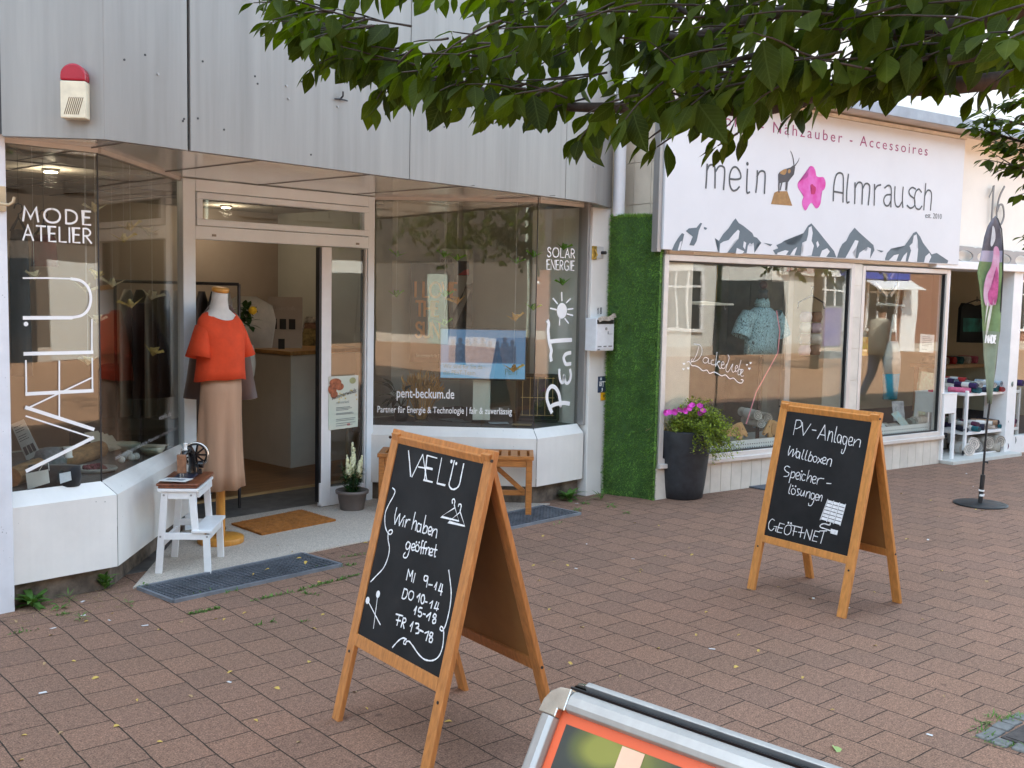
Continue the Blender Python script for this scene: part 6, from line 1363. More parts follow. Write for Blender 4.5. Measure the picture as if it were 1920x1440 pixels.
# television on white pedestal
d=8.75; q=up_panel(826,617,984,708,d)
t=thing('television','flat screen showing a bluish team photograph behind the right bay glass','television',tuple((q[0]+q[1])/2)); fx=(q[1]-q[0]).normalized(); fn=V((fx.y,-fx.x,0)); 
if fn.dot(F0)>0: fn=-fn
m=MB(); m.hexa([q[0]-fx*.012-U0*.014,q[1]+fx*.012-U0*.014,q[2]+fx*.012+U0*.012,q[3]-fx*.012+U0*.012],-fn*.05); m.build('housing',BLACK,t,bevel=.004)
scr=mat('screen_sky_blue',(.02,.035,.06),.15,var=.2,vscale=3,emit=(.10,.19,.33),es=.15,spec=.05)
w_=(q[1]-q[0]).length; h_=(q[2]-q[1]).length; SP=lambda u,v,k=.003: q[0]+fx*w_*u+U0*h_*v+fn*k
s_=MB().poly([SP(0,0),SP(1,0),SP(1,1),SP(0,1)]).build('screen',scr,t)
MB().poly([SP(0,0,.004),SP(1,0,.004),SP(1,.31,.004),SP(0,.31,.004)]).build('caption_band',mat('screen_band_blue',(.05,.1,.18),.15,emit=(.16,.34,.52),es=.13,var=.02,spec=.05),s_)
m=MB(); rr=random.Random(3)
for i in range(9):
    u=.14+.088*i; v=.62+rr.uniform(-.03,.08); m.poly([SP(u+.028*math.cos(k*PI/6),v+.13+.055*math.sin(k*PI/6),.004) for k in range(12)]); m.poly([SP(u-.05,.33,.0042),SP(u+.05,.33,.0042),SP(u+.045,v+.05,.0042),SP(u,v+.09,.0042),SP(u-.045,v+.05,.0042)])
m.build('group_figures',mat('screen_figures',(.05,.06,.09),.15,emit=(.06,.10,.17),es=.12,var=.3,vscale=14,spec=.05),s_)
dg_=mat('screen_dark_text',(.02,.06,.05),.3,emit=(.02,.07,.06),es=.15)
printed('caption','Wir sind für Sie da -',.052,SP(.03,.20,.006),fx,U0,dg_,s_,width=w_*.5); printed('caption','das PEnT-Team',.052,SP(.03,.07,.006),fx,U0,dg_,s_,width=w_*.38); printed('caption','PEnT',.07,SP(.76,.09,.006),fx,U0,dg_,s_,width=w_*.16)
pq=up_panel(886,711,918,787,8.8); o,_=card('pedestal','white upright box pedestal under the television','pedestal',pq,mat('greenish_white_box',(.60,.62,.55),.6,var=.03),.16)
# I love the sun poster and solar partner roll-up
q=up_panel(768,492,848,680,9.6); t=thing('poster','black poster reading I LOVE THE SUN in orange letters','poster',tuple((q[0]+q[1])/2)); card('sheet','','',q,mat('poster_black',(.014,.013,.012),.4,var=.2),.01,t)
fx=(q[1]-q[0]).normalized(); w_=(q[1]-q[0]).length; h_=(q[2]-q[1]).length; om=mat('poster_orange_text',srgb(214,138,50),.5,var=.05); m=MB(); fn=-F0
SP=lambda u,v,k=.004: q[0]+fx*w_*u+U0*h_*v+fn*k
for txt,v,u in (('I LOVE',.66,.12),('THE',.47,.14),('SUN.',.26,.14)): letter(m,txt,h_*.145,.022,SP(u,v),fx,U0,fn,gap=14,sx=.80)
m.build('lettering',om,t); printed('lettering','Sonnenenergie für Ihr Zuhause',.04,SP(.15,.06),fx,U0,PAPER,t,width=w_*.7)
q=up_panel(822,466,884,690,9.9); t=thing('roll_up_banner','white solar partner roll-up banner showing a house roof','banner',tuple((q[0]+q[1])/2)); fx=(q[1]-q[0]).normalized(); w_=(q[1]-q[0]).length; h_=(q[2]-q[1]).length
card('sheet','','',q,mat('banner_grey_white',(.42,.44,.42),.6,var=.04),.01,t); SP=lambda u,v,k=.004: q[0]+fx*w_*u+U0*h_*v+fn*k
printed('lettering','SOLAR',.075,SP(.04,.865),fx,U0,INK,t,width=w_*.34,bold=.002); printed('lettering','PARTNER',.075,SP(.02,.80),fx,U0,INK,t,width=w_*.38,bold=.002)
MB().poly([SP(.52,.78),SP(.88,.78),SP(.88,.90),SP(.52,.90)]).build('emblem',INK,t); MB().poly([SP(.56,.785,.005),SP(.88,.785,.005),SP(.88,.835,.005),SP(.74,.825,.005)]).build('emblem_red',mat('emblem_red',(.4,.02,.02),.5),t)
MB().poly([SP(0,0),SP(1,0),SP(1,.72),SP(.8,.70),SP(.0,.2)]).build('roof_picture',mat('roof_picture_dark',(.06,.065,.06),.6,var=.4,vscale=7),t); MB().poly([SP(.1,.18,.005),SP(.2,.16,.005),SP(.95,.66,.005),SP(.8,.68,.005)]).build('roof_edge',mat('roof_edge_grey',(.4,.4,.38),.6),t)
# framed mini solar module
q=up_panel(968,702,1046,787,9.0); t=thing('solar_module','small black framed solar module leaning at the right end of the bay','solar module',tuple((q[0]+q[1])/2)); fx=(q[1]-q[0]).normalized(); w_=(q[1]-q[0]).length; h_=(q[2]-q[1]).length; card('glass_sheet','','',q,mat('solar_cell',(.02,.024,.03),.12,var=.2,vscale=3),.01,t)
SP=lambda u,v,k=.004: q[0]+fx*w_*u+U0*h_*v+fn*k
m=MB()
for a,b in (((0,0),(1,0)),((1,0),(1,1)),((1,1),(0,1)),((0,1),(0,0))): m.bar(SP(*a,.01),SP(*b,.01),.02,.02,up=tuple(fn))
m.build('frame',BLACK,t); m=MB()
for u in (.14,.32,.5,.68,.86): ribbon(m,[V((w_*u,h_*.1)),V((w_*u,h_*.95))],.004,q[0],fx,U0,fn,.006)
for v in (.11,.5,.93): ribbon(m,[V((w_*.1,h_*v)),V((w_*.9,h_*v))],.004,q[0],fx,U0,fn,.006)
m.build('busbar',mat('gold_busbar',srgb(200,180,130),.35,metal=.7),t)
# wheat in a glass jug
c=G(790,790,ZD); t=thing('wheat_bouquet','glass jug of dried wheat and grasses behind the right bay glass','dried flowers',tuple(c))
MB().lathe([(.055,0),(.06,.004),(.066,.06),(.062,.20),(.056,.24),(.053,.24),(.059,.20),(.062,.06),(.055,.008),(.01,.008)],tuple(c),24).build('jug',GLASS2,t)
MB().tube([c-R0*.06+U0*.20,c-R0*.11+U0*.19,c-R0*.125+U0*.12,c-R0*.10+U0*.05,c-R0*.062+U0*.04],.007,8).build('jug_handle',mat('jug_handle_amber',srgb(170,140,90),.2),t)
m=MB(); wm=mat('dry_wheat',srgb(196,150,84),.8,var=.2,isl=.3)
for i in range(120):
    a=r6.uniform(0,2*PI); q_=r6.random()**.6; b=c+V((.03*math.cos(a),.03*math.sin(a),.02)); tip=c+V((math.cos(a)*.20*q_,math.sin(a)*.20*q_,r6.uniform(.30,.44)-.08*q_)); mid=b.lerp(tip,.55)+U0*.03
    m.tube([b,mid,tip],.0016,4,caps=False); d_=(tip-mid).normalized()
    m.tube([tip-d_*.05,tip-d_*.02,tip+d_*.012-U0*.006],[.006,.009,.002],6,caps=False)
    for k in range(3): leaf(m,tip-d_*r6.uniform(0,.06),(d_+rdir(r6)*.5),U0,.06,.004,0,.1)
m.build('ears',wm,t)
c=D(752,760,8.9); t=thing('house_plant','dark green house plant standing left of the wheat jug','potted plant',(c.x,c.y,ZD)); m=MB(); lm=leafmat('dark_house_leaf',(.03,.05,.025),.3,.2)
for i in range(16):
    a=r6.uniform(0,2*PI); b=V((c.x,c.y,ZD+.12)); d_=V((math.cos(a)*.7,math.sin(a)*.7,r6.uniform(.3,1.3))); m.tube([b,b+d_*.13],.002,4,caps=False); leaf(m,b+d_*.12,d_+V((0,0,-.4)),U0,.17,.05,.2,.5)
m.build('foliage',lm,t); MB().lathe([(.05,0),(.07,.12),(.06,.12),(.05,.1),(.01,.1)],(c.x,c.y,ZD),20).build('pot',BLACK,t)
for k,(x,y,an,mm) in enumerate(((852,788,.2,'slate'),(866,790,-.1,'slate'),(842,786,.5,'slate'),(935,793,.1,'white'),(978,796,-.2,'tan'))):
    p=G(x,y,ZD+.003+.002*k); A=Matrix.Rotation(an-.75,3,'Z'); mt={'slate':mat('flyer_slate',(.12,.15,.17),.35,var=.2,vscale=12),'white':mat('flyer_pale',(.45,.5,.55),.4,var=.2,vscale=14),'tan':mat('flyer_tan',(.36,.26,.14),.5)}[mm]
    tag(MB().box(p,(.16,.10,.003),A).build('flyer',mt),{'slate':'slate-blue printed flyer fanned on the right bay floor','white':'small pale flyer lying alone at the front of the right bay','tan':'small tan card lying at the corner of the right bay'}[mm],'flyer','slate-blue flyers in the right bay' if mm=='slate' else None)
# ------------------------------------------------------------ the open door: counter and what stands on it
cb=G(545,878,.016); t=thing('reception_counter','reception counter with pale front and oak top inside the open door','counter',(cb.x,cb.y,.016))
e_r=(G(601,868,.016)-cb); e_r.z=0; e_r.normalize(); e_l=(G(452,858,.016)-cb); e_l.z=0; e_l.normalize(); hT=L(545,660,cb.y).z
CTF=mat('counter_front_sage',(.66,.64,.57),.75,var=.04,vscale=3)
m=MB(); q=[cb,cb+e_r*.9,cb+e_r*.9+e_l*.55,cb+e_l*1.0]; m.hexa([zz(p,.016) for p in (cb,cb+e_r*.9,cb+e_r*.9+e_l*.9,cb+e_l*.9)],(0,0,hT-.05)); m.build('body',CTF,t)
m=MB(); o_=cb-e_r*.03-e_l*.03; m.hexa([zz(p,hT-.03) for p in (o_,o_+e_r*1.0,o_+e_r*1.0+e_l*1.0,o_+e_l*1.0)],(0,0,.035)); m.build('worktop',mat('oak_worktop',srgb(186,140,84),.45,var=.14,vscale=4,stretch=(12,2,2)),t,bevel=.003)
zt=hT+.006
def onc(x,y): return G(x,y,zt)
for k,(x,y,cl,lab) in enumerate(((492,650,(.45,.42,.3),'pale leaflet lying on the oak counter'),(520,645,(.06,.15,.4),'blue brochure lying on the oak counter'),(508,652,(.12,.11,.10),'dark leaflet lying on the oak counter'))):
    p=onc(x,y); tag(MB().box(p+U0*(.003+.003*k),(.21,.15,.004),Matrix.Rotation(.4*k,3,'Z')).build('brochure',mat('brochure_%s'%('pale','blue','dark')[k],cl,.4,var=.3,vscale=14)),lab,'brochure')
p=onc(545,651); 
for k,(dx,h) in enumerate(((-.06,.05),(.02,.085))):
    c=p+R0*dx; tag(MB().box(c+U0*h/2,(.09,.06,h),Matrix.Rotation(-.7,3,'Z')).build('card_box',mat('pale_card',(.58,.54,.52),.7,var=.06,vscale=20)),'small pale card box on the counter, the lower one' if k==0 else 'taller pale card box on the counter below the small glass','box')
tag(MB().lathe([(.02,0),(.025,.002),(.04,.07),(.038,.07),(.023,.006),(.005,.006)],tuple(p+F0*.06+R0*.03+U0*.075),18).build('drinking_glass',GLASS2),'small clear glass standing behind the card boxes','glass')
p=onc(578,648); th=thing('brochure_holder','sloping wire holder of leaflets on the oak counter','brochure holder',tuple(p)); A=R0; 
for k,(o_,cl) in enumerate((((0,0),(.30,.24,.10)),((.05,.10),(.22,.12,.08)),((.08,.2),(.40,.38,.34)))):
    b=p+F0*(.04*k)+U0*(.06*k); q=[b-R0*.09,b+R0*.07,b+R0*.10+F0*.08+U0*.17,b-R0*.06+F0*.08+U0*.17]; card('leaflet','','',q,mat('leaflet_%d'%k,cl,.4,var=.6,vscale=16),.004,th)
m=MB(); m.tube([p-R0*.1,p-R0*.06+F0*.1+U0*.2,p-R0*.02+F0*.22],.003,6); m.tube([p+R0*.08,p+R0*.12+F0*.1+U0*.2,p+R0*.14+F0*.22],.003,6); m.build('frame',SILVER,th)
q=up_panel(502,556,566,652,9.0); t=thing('sample_board','taupe sample board with four black squares behind the counter','board',tuple((q[0]+q[1])/2)); card('panel','','',q,mat('taupe_board',(.33,.28,.23),.8,var=.04),.02,t); fx=(q[1]-q[0]).normalized(); w_=(q[1]-q[0]).length; h_=(q[2]-q[1]).length
SP=lambda u,v,k=.004: q[0]+fx*w_*u+U0*h_*v-F0*k
for u,v in ((.08,.37),(.35,.37),(.62,.37),(.31,-.02)): MB().poly([SP(u,v),SP(u+.19,v),SP(u+.19,v+.2),SP(u,v+.2)]).build('swatch',mat('black_swatch',(.02,.018,.016),.8),t)
printed('lettering','Unsere Stoffe',.05,SP(.2,.74),fx,U0,mat('faint_board_text',(.42,.36,.31),.8),t,width=w_*.6)
# flowers and rail of clothes behind the form
c=D(465,640,8.3); t=thing('flower_vase','vase of green leaves and a yellow flower behind the dress form','flowers',(c.x,c.y,1.0)); m=MB()
for i in range(40):
    p=D(r6.uniform(450,472),r6.uniform(575,612),8.3); leaf(m,p,rdir(r6,-.2,1),U0,.10,.045,.2,.3)
m.build('leaves',leafmat('vase_leaf',(.05,.10,.03),.3,.2),t); MB().ball(D(474,582,8.2),.032,8).build('flower_head',mat('yellow_petals',srgb(226,180,30),.7,var=.2,vscale=40),t); MB().lathe([(.05,0),(.06,.1),(.045,.24),(.04,.24)],(c.x,c.y,1.0),16).build('vase',WALLG,t)
a=D(366,530,8.0); b=D(448,533,8.0); t=thing('clothes_rail','black metal clothes rail behind the dress form','clothes rail',((a.x+b.x)/2,(a.y+b.y)/2,.016)); a2=a-R0*.6; m=MB(); m.tube([a2,b],.012,8); m.build('rail',DARKM,t)
for p in (a2,b): MB().tube([(p.x,p.y,.016),p],.012,8).build('post',DARKM,t)
for k in range(9):
    u=.10+.1*k; p=a2.lerp(b,u); cl=[(.45,.42,.36),(.02,.02,.02),(.35,.33,.27),(.03,.03,.035),(.5,.47,.42),(.015,.015,.015),(.10,.08,.07),(.03,.03,.03),(.4,.38,.34)][k]
    m=MB(); m.loft([(p-U0*1.0,.19,.035,AL,.06,5,k),(p-U0*.5,.2,.03,AL,.05,5,k),(p-U0*.14,.19,.025,AL,0,1,0),(p-U0*.06,.07,.02,AL,0,1,0)],26); o=m.build('garment',mat('garment_%d'%k,cl,.9,var=.1)); tag(o,['','','',''][0] or ('garment on the black clothes rail, '+('black','cream')[sum(cl)>.6]+' cloth'),'garment','garments on the clothes rail')
p=D(462,600,8.6); m=MB(); m.loft([(p-U0*.22,.2,.06,-AL,.03,5,1),(p-U0*.0,.24,.06,-AL,0,1,0),(p+U0*.12,.21,.05,-AL,0,1,0),(p+U0*.19,.08,.04,-AL,0,1,0)],26); tag(m.build('tshirt',mat('cream_tshirt',(.46,.44,.38),.9)),'cream t-shirt hanging behind the vase of flowers','t-shirt')
# event poster on the glass leaf
q=[L(616,706,6.575),L(672,703,6.575),L(671,800,6.575),L(616,807,6.575)]; q=[q[3],q[2],q[1],q[0]]
o,_=card('event_poster','mint poster with an orange-brown flourish on the glass door leaf','poster',q,mat('poster_mint',(.52,.66,.56),.45,col2=(.72,.66,.58),vscale=2.2,detail=1),.002)
lq=lambda u,v:(q[0]*(1-u)+q[1]*u)*(1-v)+(q[3]*(1-u)+q[2]*u)*v+V((0,-.003,0))
bm_=mat('poster_brown_paint',srgb(176,100,66),.5,var=.35,vscale=30); m=MB()
for u,v,ru,rv in ((.22,.88,.2,.08),(.12,.76,.14,.1),(.36,.80,.14,.07),(.18,.66,.12,.07)): m.poly([lq(u+ru*math.cos(k*PI/9),v+rv*math.sin(k*PI/9)) + V((0,-.0003*rv*10,0)) for k in range(18)])
m.build('painted_curl',bm_,o); MB().poly([lq(.8+.11*math.cos(k*PI/8),.9+.06*math.sin(k*PI/8)) for k in range(16)]).build('seal',mat('poster_olive',(.4,.42,.2),.5),o)
ex=(q[1]-q[0]).normalized(); 
printed('lettering','summerwinds',.05,lq(.10,.56),(ex+U0*.18).normalized(),U0,INK,o,width=(q[1]-q[0]).length*.84,lift=.001); printed('lettering','münsterland',.03,lq(.25,.48),ex,U0,mat('poster_grey_text',(.25,.3,.3),.6),o,width=(q[1]-q[0]).length*.42,lift=.001)
m=MB()
for v,u1 in ((.40,.72),(.375,.78),(.35,.66),(.29,.8),(.27,.84),(.18,.9),(.15,.86),(.10,.9),(.06,.8)): m.add([lq(.24,v),lq(u1,v),lq(u1,v+.012),lq(.24,v+.012)],[(0,1,2,3)])
m.build('small_print',MATS['poster_grey_text'],o); m=MB()
for k in range(14):
    u,v=r6.uniform(.1,.95),r6.uniform(.44,.72); m.poly([lq(u+.02*math.cos(j*PI/3),v+.016*math.sin(j*PI/3)) for j in range(6)])
m.build('confetti',mat('confetti_yellow',srgb(220,190,60),.5),o); MB().add([lq(.62,.05),lq(.72,.05),lq(.72,.085),lq(.62,.085)],[(0,1,2,3)]).build('red_mark',mat('emblem_red2',(.5,.04,.04),.5),o)
# lit ceiling spots
lampm=mat('lamp_glow',(1,.85,.6),.4,emit=(1,.80,.55),es=14)
for x,y,z,lab in ((95,322,2.50,'lit ceiling spot above the left bay'),(424,389,2.50,'lit ceiling spot seen through the transom window')):
    p=G(x,y,z); t=thing('ceiling_spot',lab,'ceiling lamp',tuple(p)); MB().lathe([(.06,0),(.065,.01),(.06,.018)],tuple(p-U0*.0),20).build('ring',SILVER,t); MB().lathe([(.045,0),(.045,.003)],tuple(p-U0*.006),20).build('lens',lampm,t)
    pl=bpy.data.lights.new('spot_light','POINT'); pl.energy=1.1; pl.color=(1,.82,.6); pl.shadow_soft_size=.05; po=bpy.data.objects.new('spot_light',pl); COL.objects.link(po); po.parent=t; po.location=(0,0,-.06)
p=RO+RE*(RUZ(1745,513,.6)[0])+RN*.6+U0*2.2; p=onpl(1745,513,(0,0,2.345),U0); t=thing('ceiling_lamp','round lit ceiling lamp behind the second window of the right shop','ceiling lamp',tuple(p)); MB().lathe([(.17,0),(.18,.02),(.17,.03)],tuple(p-U0*.03),28).build('ring',WHITE2,t); MB().lathe([(.15,0),(.15,.004)],tuple(p-U0*.036),28).build('diffuser',mat('lamp_glow_soft',(1,.9,.7),.4,emit=(1,.9,.7),es=5),t)
pl=bpy.data.lights.new('shop_lamp_light','POINT'); pl.energy=48; pl.color=(1,.9,.72); pl.shadow_soft_size=.14; po=bpy.data.objects.new('shop_lamp_light',pl); COL.objects.link(po); po.parent=t; po.location=(0,0,-.1)
# ------------------------------------------------------------ right shop goods
def RPd(x,y,v): return RP(x,y,v)
TEE=mat('turquoise_print_cloth',(.20,.34,.38),.85,var=.1); 
def print_mat():
    t=TEE.node_tree; n=t.nodes; b=n['Principled BSDF']; tc=n.new('ShaderNodeTexCoord'); wv=n.new('ShaderNodeTexWave'); wv.inputs['Scale'].default_value=22; wv.inputs['Distortion'].default_value=14; wv.inputs['Detail'].default_value=2; wv.inputs['Detail Scale'].default_value=2.2
    t.links.new(tc.outputs['Object'],wv.inputs['Vector']); cr=n.new('ShaderNodeValToRGB'); e=cr.color_ramp.elements; e[0].position=.16; e[0].color=(.03,.035,.045,1); e[1].position=.24; e[1].color=(.34,.52,.56,1); t.links.new(wv.outputs['Color'],cr.inputs[0]); t.links.new(cr.outputs[0],b.inputs['Base Color'])
print_mat()
c=RPd(1426,664,.36); zb=c.z; t=thing('dress_form','black dress form in a turquoise patterned t-shirt behind the right shop window','mannequin',(c.x,c.y,.31)); a_=math.atan2(-RN.y,-RN.x)+.1
P=lambda z,dx=0: V((c.x,c.y,z))+RN*0+RE*dx
m=MB(); s_=.98
m.loft([(P(zb),.12,.20,a_,.01,5,0),(P(zb+.10),.115,.195,a_,.008,5,0),(P(zb+.25),.125,.20,a_,0,1,0),(P(zb+.36),.10,.205,a_,0,1,0),(P(zb+.41),.075,.15,a_,0,1,0),(P(zb+.435),.065,.09,a_,0,1,0)],40)
for sg in (1,-1):
    a=P(zb+.37)+RE*sg*.17; m.tube([a,a+RE*sg*.06-U0*.08,a+RE*sg*.11-U0*.20],[.075,.085,.088],18,caps=False)
m.build('tshirt',TEE,t)
m=MB(); m.loft([(P(zb+.43),.065,.075,a_,.04,4,0),(P(zb+.48),.07,.07,a_,.06,5,1),(P(zb+.52),.052,.052,a_,.03,5,0)],24); m.build('scarf',TEE,t)
m=MB(); m.loft([(P(zb+.505),.055,.055,a_,0,1,0),(P(zb+.56),.045,.048,a_,0,1,0),(P(zb+.60),.05,.05,a_,0,1,0)],20); m.build('neck',BLACK,t); MB().ball(P(zb+.645),.04,12).build('finial',mat('dark_red_finial',(.06,.012,.015),.3),t)
MB().tube([P(.31),P(zb+.05)],.018,10).build('pole',BLACK,t); MB().lathe([(.13,0),(.13,.02),(.02,.03)],(c.x,c.y,.312),24).build('base',BLACK,t)
PKL=mat('pink_leash_cloth',srgb(232,150,160),.8,var=.05)
p=[P(zb+.41,.07)-RN*.11,P(zb+.22,.075)-RN*.155,P(zb+.02,.065)-RN*.15,RPd(1418,735,.24),RPd(1399,795,.20)]; m=MB(); 
for a,b in zip(p[:-1],p[1:]): m.bar(a,b,.011,.003,up=tuple(RN))
tag(m.build('leash',PKL),'long pink dog leash hanging from the turquoise t-shirt','leash')
# plywood dachshunds
PLY=mat('plywood_dog',srgb(206,160,108),.6,var=.1,vscale=12,stretch=(2,2,8))
def dog(x0,y0,sc_,flip,lab):
    base=RPd(x0,y0,.16); t=thing('wooden_dog',lab,'wooden figure',tuple(base)); f=-1 if flip else 1
    body=[(0,0),(.055,0),(.06,.03),(.05,.10),(.12,.12),(.28,.12),(.27,.03),(.275,0),(.33,0),(.335,.06),(.345,.17),(.40,.20),(.38,.21),(.30,.20),(.15,.20),(.06,.235),(.01,.24),(-.07,.13),(-.075,.11),(-.06,.10),(-.01,.13),(.0,.09)]
    X=lambda u,v,k=0: base+RE*f*u*sc_+U0*v*sc_+RN*k
    m=MB(); q=[X(u,v) for u,v in body]; bm=bmesh.new(); vs=[bm.verts.new(p) for p in q]; fc=bm.faces.new(vs); ex_=bmesh.ops.extrude_face_region(bm,geom=[fc]); bmesh.ops.translate(bm,vec=RN*.018,verts=[g for g in ex_['geom'] if isinstance(g,bmesh.types.BMVert)]); bmesh.ops.triangulate(bm,faces=bm.faces[:]); bmesh.ops.recalc_face_normals(bm,faces=bm.faces[:]); bm.verts.index_update(); m.add([v.co for v in bm.verts],[[v.index for v in g.verts] for g in bm.faces]); bm.free(); m.build('body',PLY,t)
    m=MB(); m.hexa([X(.055+.028*math.cos(a)*(1),.155+.062*math.sin(a),-.007) for a in [2*PI*k/16 for k in range(16)]][::(1 if not flip else -1)],RN*.006); m.build('ear',mat('plywood_ear',srgb(190,142,92),.6),t)
    m=MB(); p=X(.0,.178,-.002); m.tube([p,p+RN*.003],.006,8); m.tube([X(-.07,.12,-.002),X(-.07,.12,.001)],.008,8); m.build('eye',BLACK,t)
dog(1391,841,1.0,True,'plywood dachshund left of the other, its nose pointing right')
dog(1441,836,1.0,False,'plywood dachshund right of the other, partly hidden by the chalkboard')
# hearts, hanger with small garments, twig ring, shelves of cloth
h=RPd(1521,575,.5); t=thing('clothes_hanger','black hanger with pastel baby clothes in the right shop window','hanger',tuple(h)); m=MB(); m.tube([h+RE*.20-U0*.02,h+RE*.19+U0*.04,h+U0*.11,h-RE*.19+U0*.04,h-RE*.20-U0*.02],.008,8); m.tube([h+U0*.11,h+U0*.16,h+U0*.20+RE*.03,h+U0*.20-RE*.01],.004,6); m.build('hook',BLACK,t)
pastel=[mat('pastel_mauve',srgb(196,170,180),.9,var=.15,vscale=10),mat('pastel_brown',srgb(150,110,84),.9,var=.2,vscale=10),mat('pastel_cream',srgb(214,200,186),.9,var=.1)]
for k in range(8):
    p=h-U0*(.10+.11*(k//2))+RE*(.09 if k%2 else -.07); tag(MB().loft([(p-U0*.05,.06,.03,R(-12),.1,5,k),(p,.085,.04,R(-12),.06,5,k),(p+U0*.05,.06,.03,R(-12),0,1,0)],18).build('baby_garment',pastel[k%3]),'small %s baby garment hanging under the black hanger'%(('mauve','brown','cream')[k%3]),'garment','baby clothes under the black hanger')
def twig_ring(x0,x1,y,v,lab):
    a=RPd(x0,y-1,v); b=RPd(x1,y+3,v); t=thing('twig_rod',lab,'twig decoration',tuple((a+b)/2)); rr=random.Random(int(x0)); m=MB()
    for i in range(7):
        o1=V((rr.uniform(-.01,.01),rr.uniform(-.01,.01),rr.uniform(-.02,.02))); o2=V((rr.uniform(-.01,.01),rr.uniform(-.01,.01),rr.uniform(-.02,.02))); m.tube([a+o1,a.lerp(b,.5)+o2,b+o1*.5],.006,6)
    m.build('twigs',mat('white_twigs',(.66,.65,.58),.8,var=.12,isl=.12),t); mid=a.lerp(b,.7); MB().tube([mid,mid+U0*.55],.003,5).build('cord',mat('ochre_cord',srgb(170,150,80),.8),t)
    m=MB()
    for u in (.15,.4,.85): p=a.lerp(b,u); m.tube([p,p-U0*.03,p-U0*.045+RE*.012,p-U0*.03+RE*.02],.003,5)
    m.build('hook',SILVER,t)
twig_ring(1266,1374,569,.35,'bundle of white twigs hung as a rod in the first right shop window'); twig_ring(1645,1696,570,.35,'bundle of white twigs hung in the second right shop window')
CL=[srgb(150,150,146),srgb(200,190,176),srgb(120,130,140),srgb(186,150,120),srgb(210,205,196),srgb(160,170,160)]
rolls=[mat('cloth_roll_%d'%k,c_,.9,var=.2,vscale=16,col2=tuple(q*.45 for q in c_) if k%2 else None) for k,c_ in enumerate(CL+[srgb(60,40,90),srgb(180,200,215),srgb(214,110,140),srgb(40,110,120),srgb(180,50,50),srgb(40,40,60),srgb(220,210,200),srgb(120,60,90),srgb(40,60,160)])]
def cloth_roll(p,dr,ln,rad,mk,lab,grp,band=True):
    t=thing('cloth_roll',lab,'fabric roll',tuple(p-U0*rad),0,grp); m=MB(); dr=dr.normalized(); e1=dr.cross(U0).normalized(); 
    sp=[]; n=30
    m.tube([p-dr*ln/2,p+dr*ln/2],rad,14); m.build('cloth',rolls[mk],t)
    if band: MB().tube([p-dr*ln*.18,p+dr*ln*.16],rad+.0015,14,caps=False).build('paper_band',PAPER,t)
    m=MB()
    for k in range(22): a=k*.75; rq=rad*.95*(1-k/24); sp.append(p-dr*(ln/2+.0012)+e1*rq*math.cos(a)+U0*rq*math.sin(a))
    m.tube(sp,.0022,4,caps=False); m.build('spiral_edge',INK,t)
for k,(x,y,mk) in enumerate(((1310,816,0),(1336,812,5),(1352,806,2),(1406,775,4),(1412,790,12),(1425,780,1),(1432,798,7),(1455,815,0),(1470,800,2))):
    cloth_roll(RPd(x,y,.45)+U0*.0,(RN+RE*.3),.30,.045,mk,'grey or pastel fabric roll behind the plywood dogs','fabric rolls in the first right window',k%3==0)
for k,(x,y,mk) in enumerate(((1650,803,1),(1668,803,12),(1678,806,1),(1712,792,5),(1715,801,0),(1722,788,4))):
    cloth_roll(RPd(x,y,.3),(RE+RN*.2),.26,.05,mk,'cream or grey fabric roll on the floor of the second right window','fabric rolls in the second right window',k%2==0)
q=[RPd(1712,806,.42),RPd(1738,806,.42),RPd(1753,700,.62),RPd(1728,696,.62)]; card('fabric_sheet','pale green speckled fabric bolt leaning in the second right window','fabric',q,mat('mint_speckled',(.42,.50,.34),.9,col2=(.38,.30,.22),vscale=26),.03)
q=[RPd(1676,790,.25),RPd(1697,786,.25),RPd(1694,752,.32),RPd(1672,752,.32)]; card('leaflet','grey and white picture card leaning behind the fabric rolls','card',q,mat('grey_photo',(.5,.5,.52),.6,col2=(.15,.15,.17),vscale=16),.004)
q=[RPd(1697,806,.14),RPd(1708,800,.14),RPd(1683,770,.2),RPd(1671,776,.2)]; card('leaflet','blue and sand coloured picture leaflet leaning at the front of the window','card',q,mat('blue_sand_photo',(.35,.6,.7),.5,col2=(.45,.36,.22),vscale=9),.004)
q=[RPd(1612,667,.03),RPd(1628,667,.03),RPd(1628,632,.03),RPd(1612,632,.03)]; card('notice','yellow and orange notice stuck inside the second right window','notice',q,mat('orange_yellow_print',(.75,.6,.12),.6,col2=(.6,.16,.04),vscale=18),.002)
q=[RPd(1724,660,.03),RPd(1750,662,.03),RPd(1752,628,.03),RPd(1726,626,.03)]; o,_=card('notice','white sheet of typed lines stuck inside the second right window','notice',q,PAPER,.002)
lq2=lambda u,v:(q[0]*(1-u)+q[1]*u)*(1-v)+(q[3]*(1-u)+q[2]*u)*v-RN*.004
m=MB()
for v,u1 in ((.85,.7),(.75,.85),(.66,.8),(.54,.85),(.44,.85),(.36,.6),(.16,.5)): m.add([lq2(.12,v),lq2(u1,v),lq2(u1,v+.02),lq2(.12,v+.02)],[(0,1,2,3)])
m.build('typed_lines',mat('typed_grey',(.2,.2,.2),.7),o)
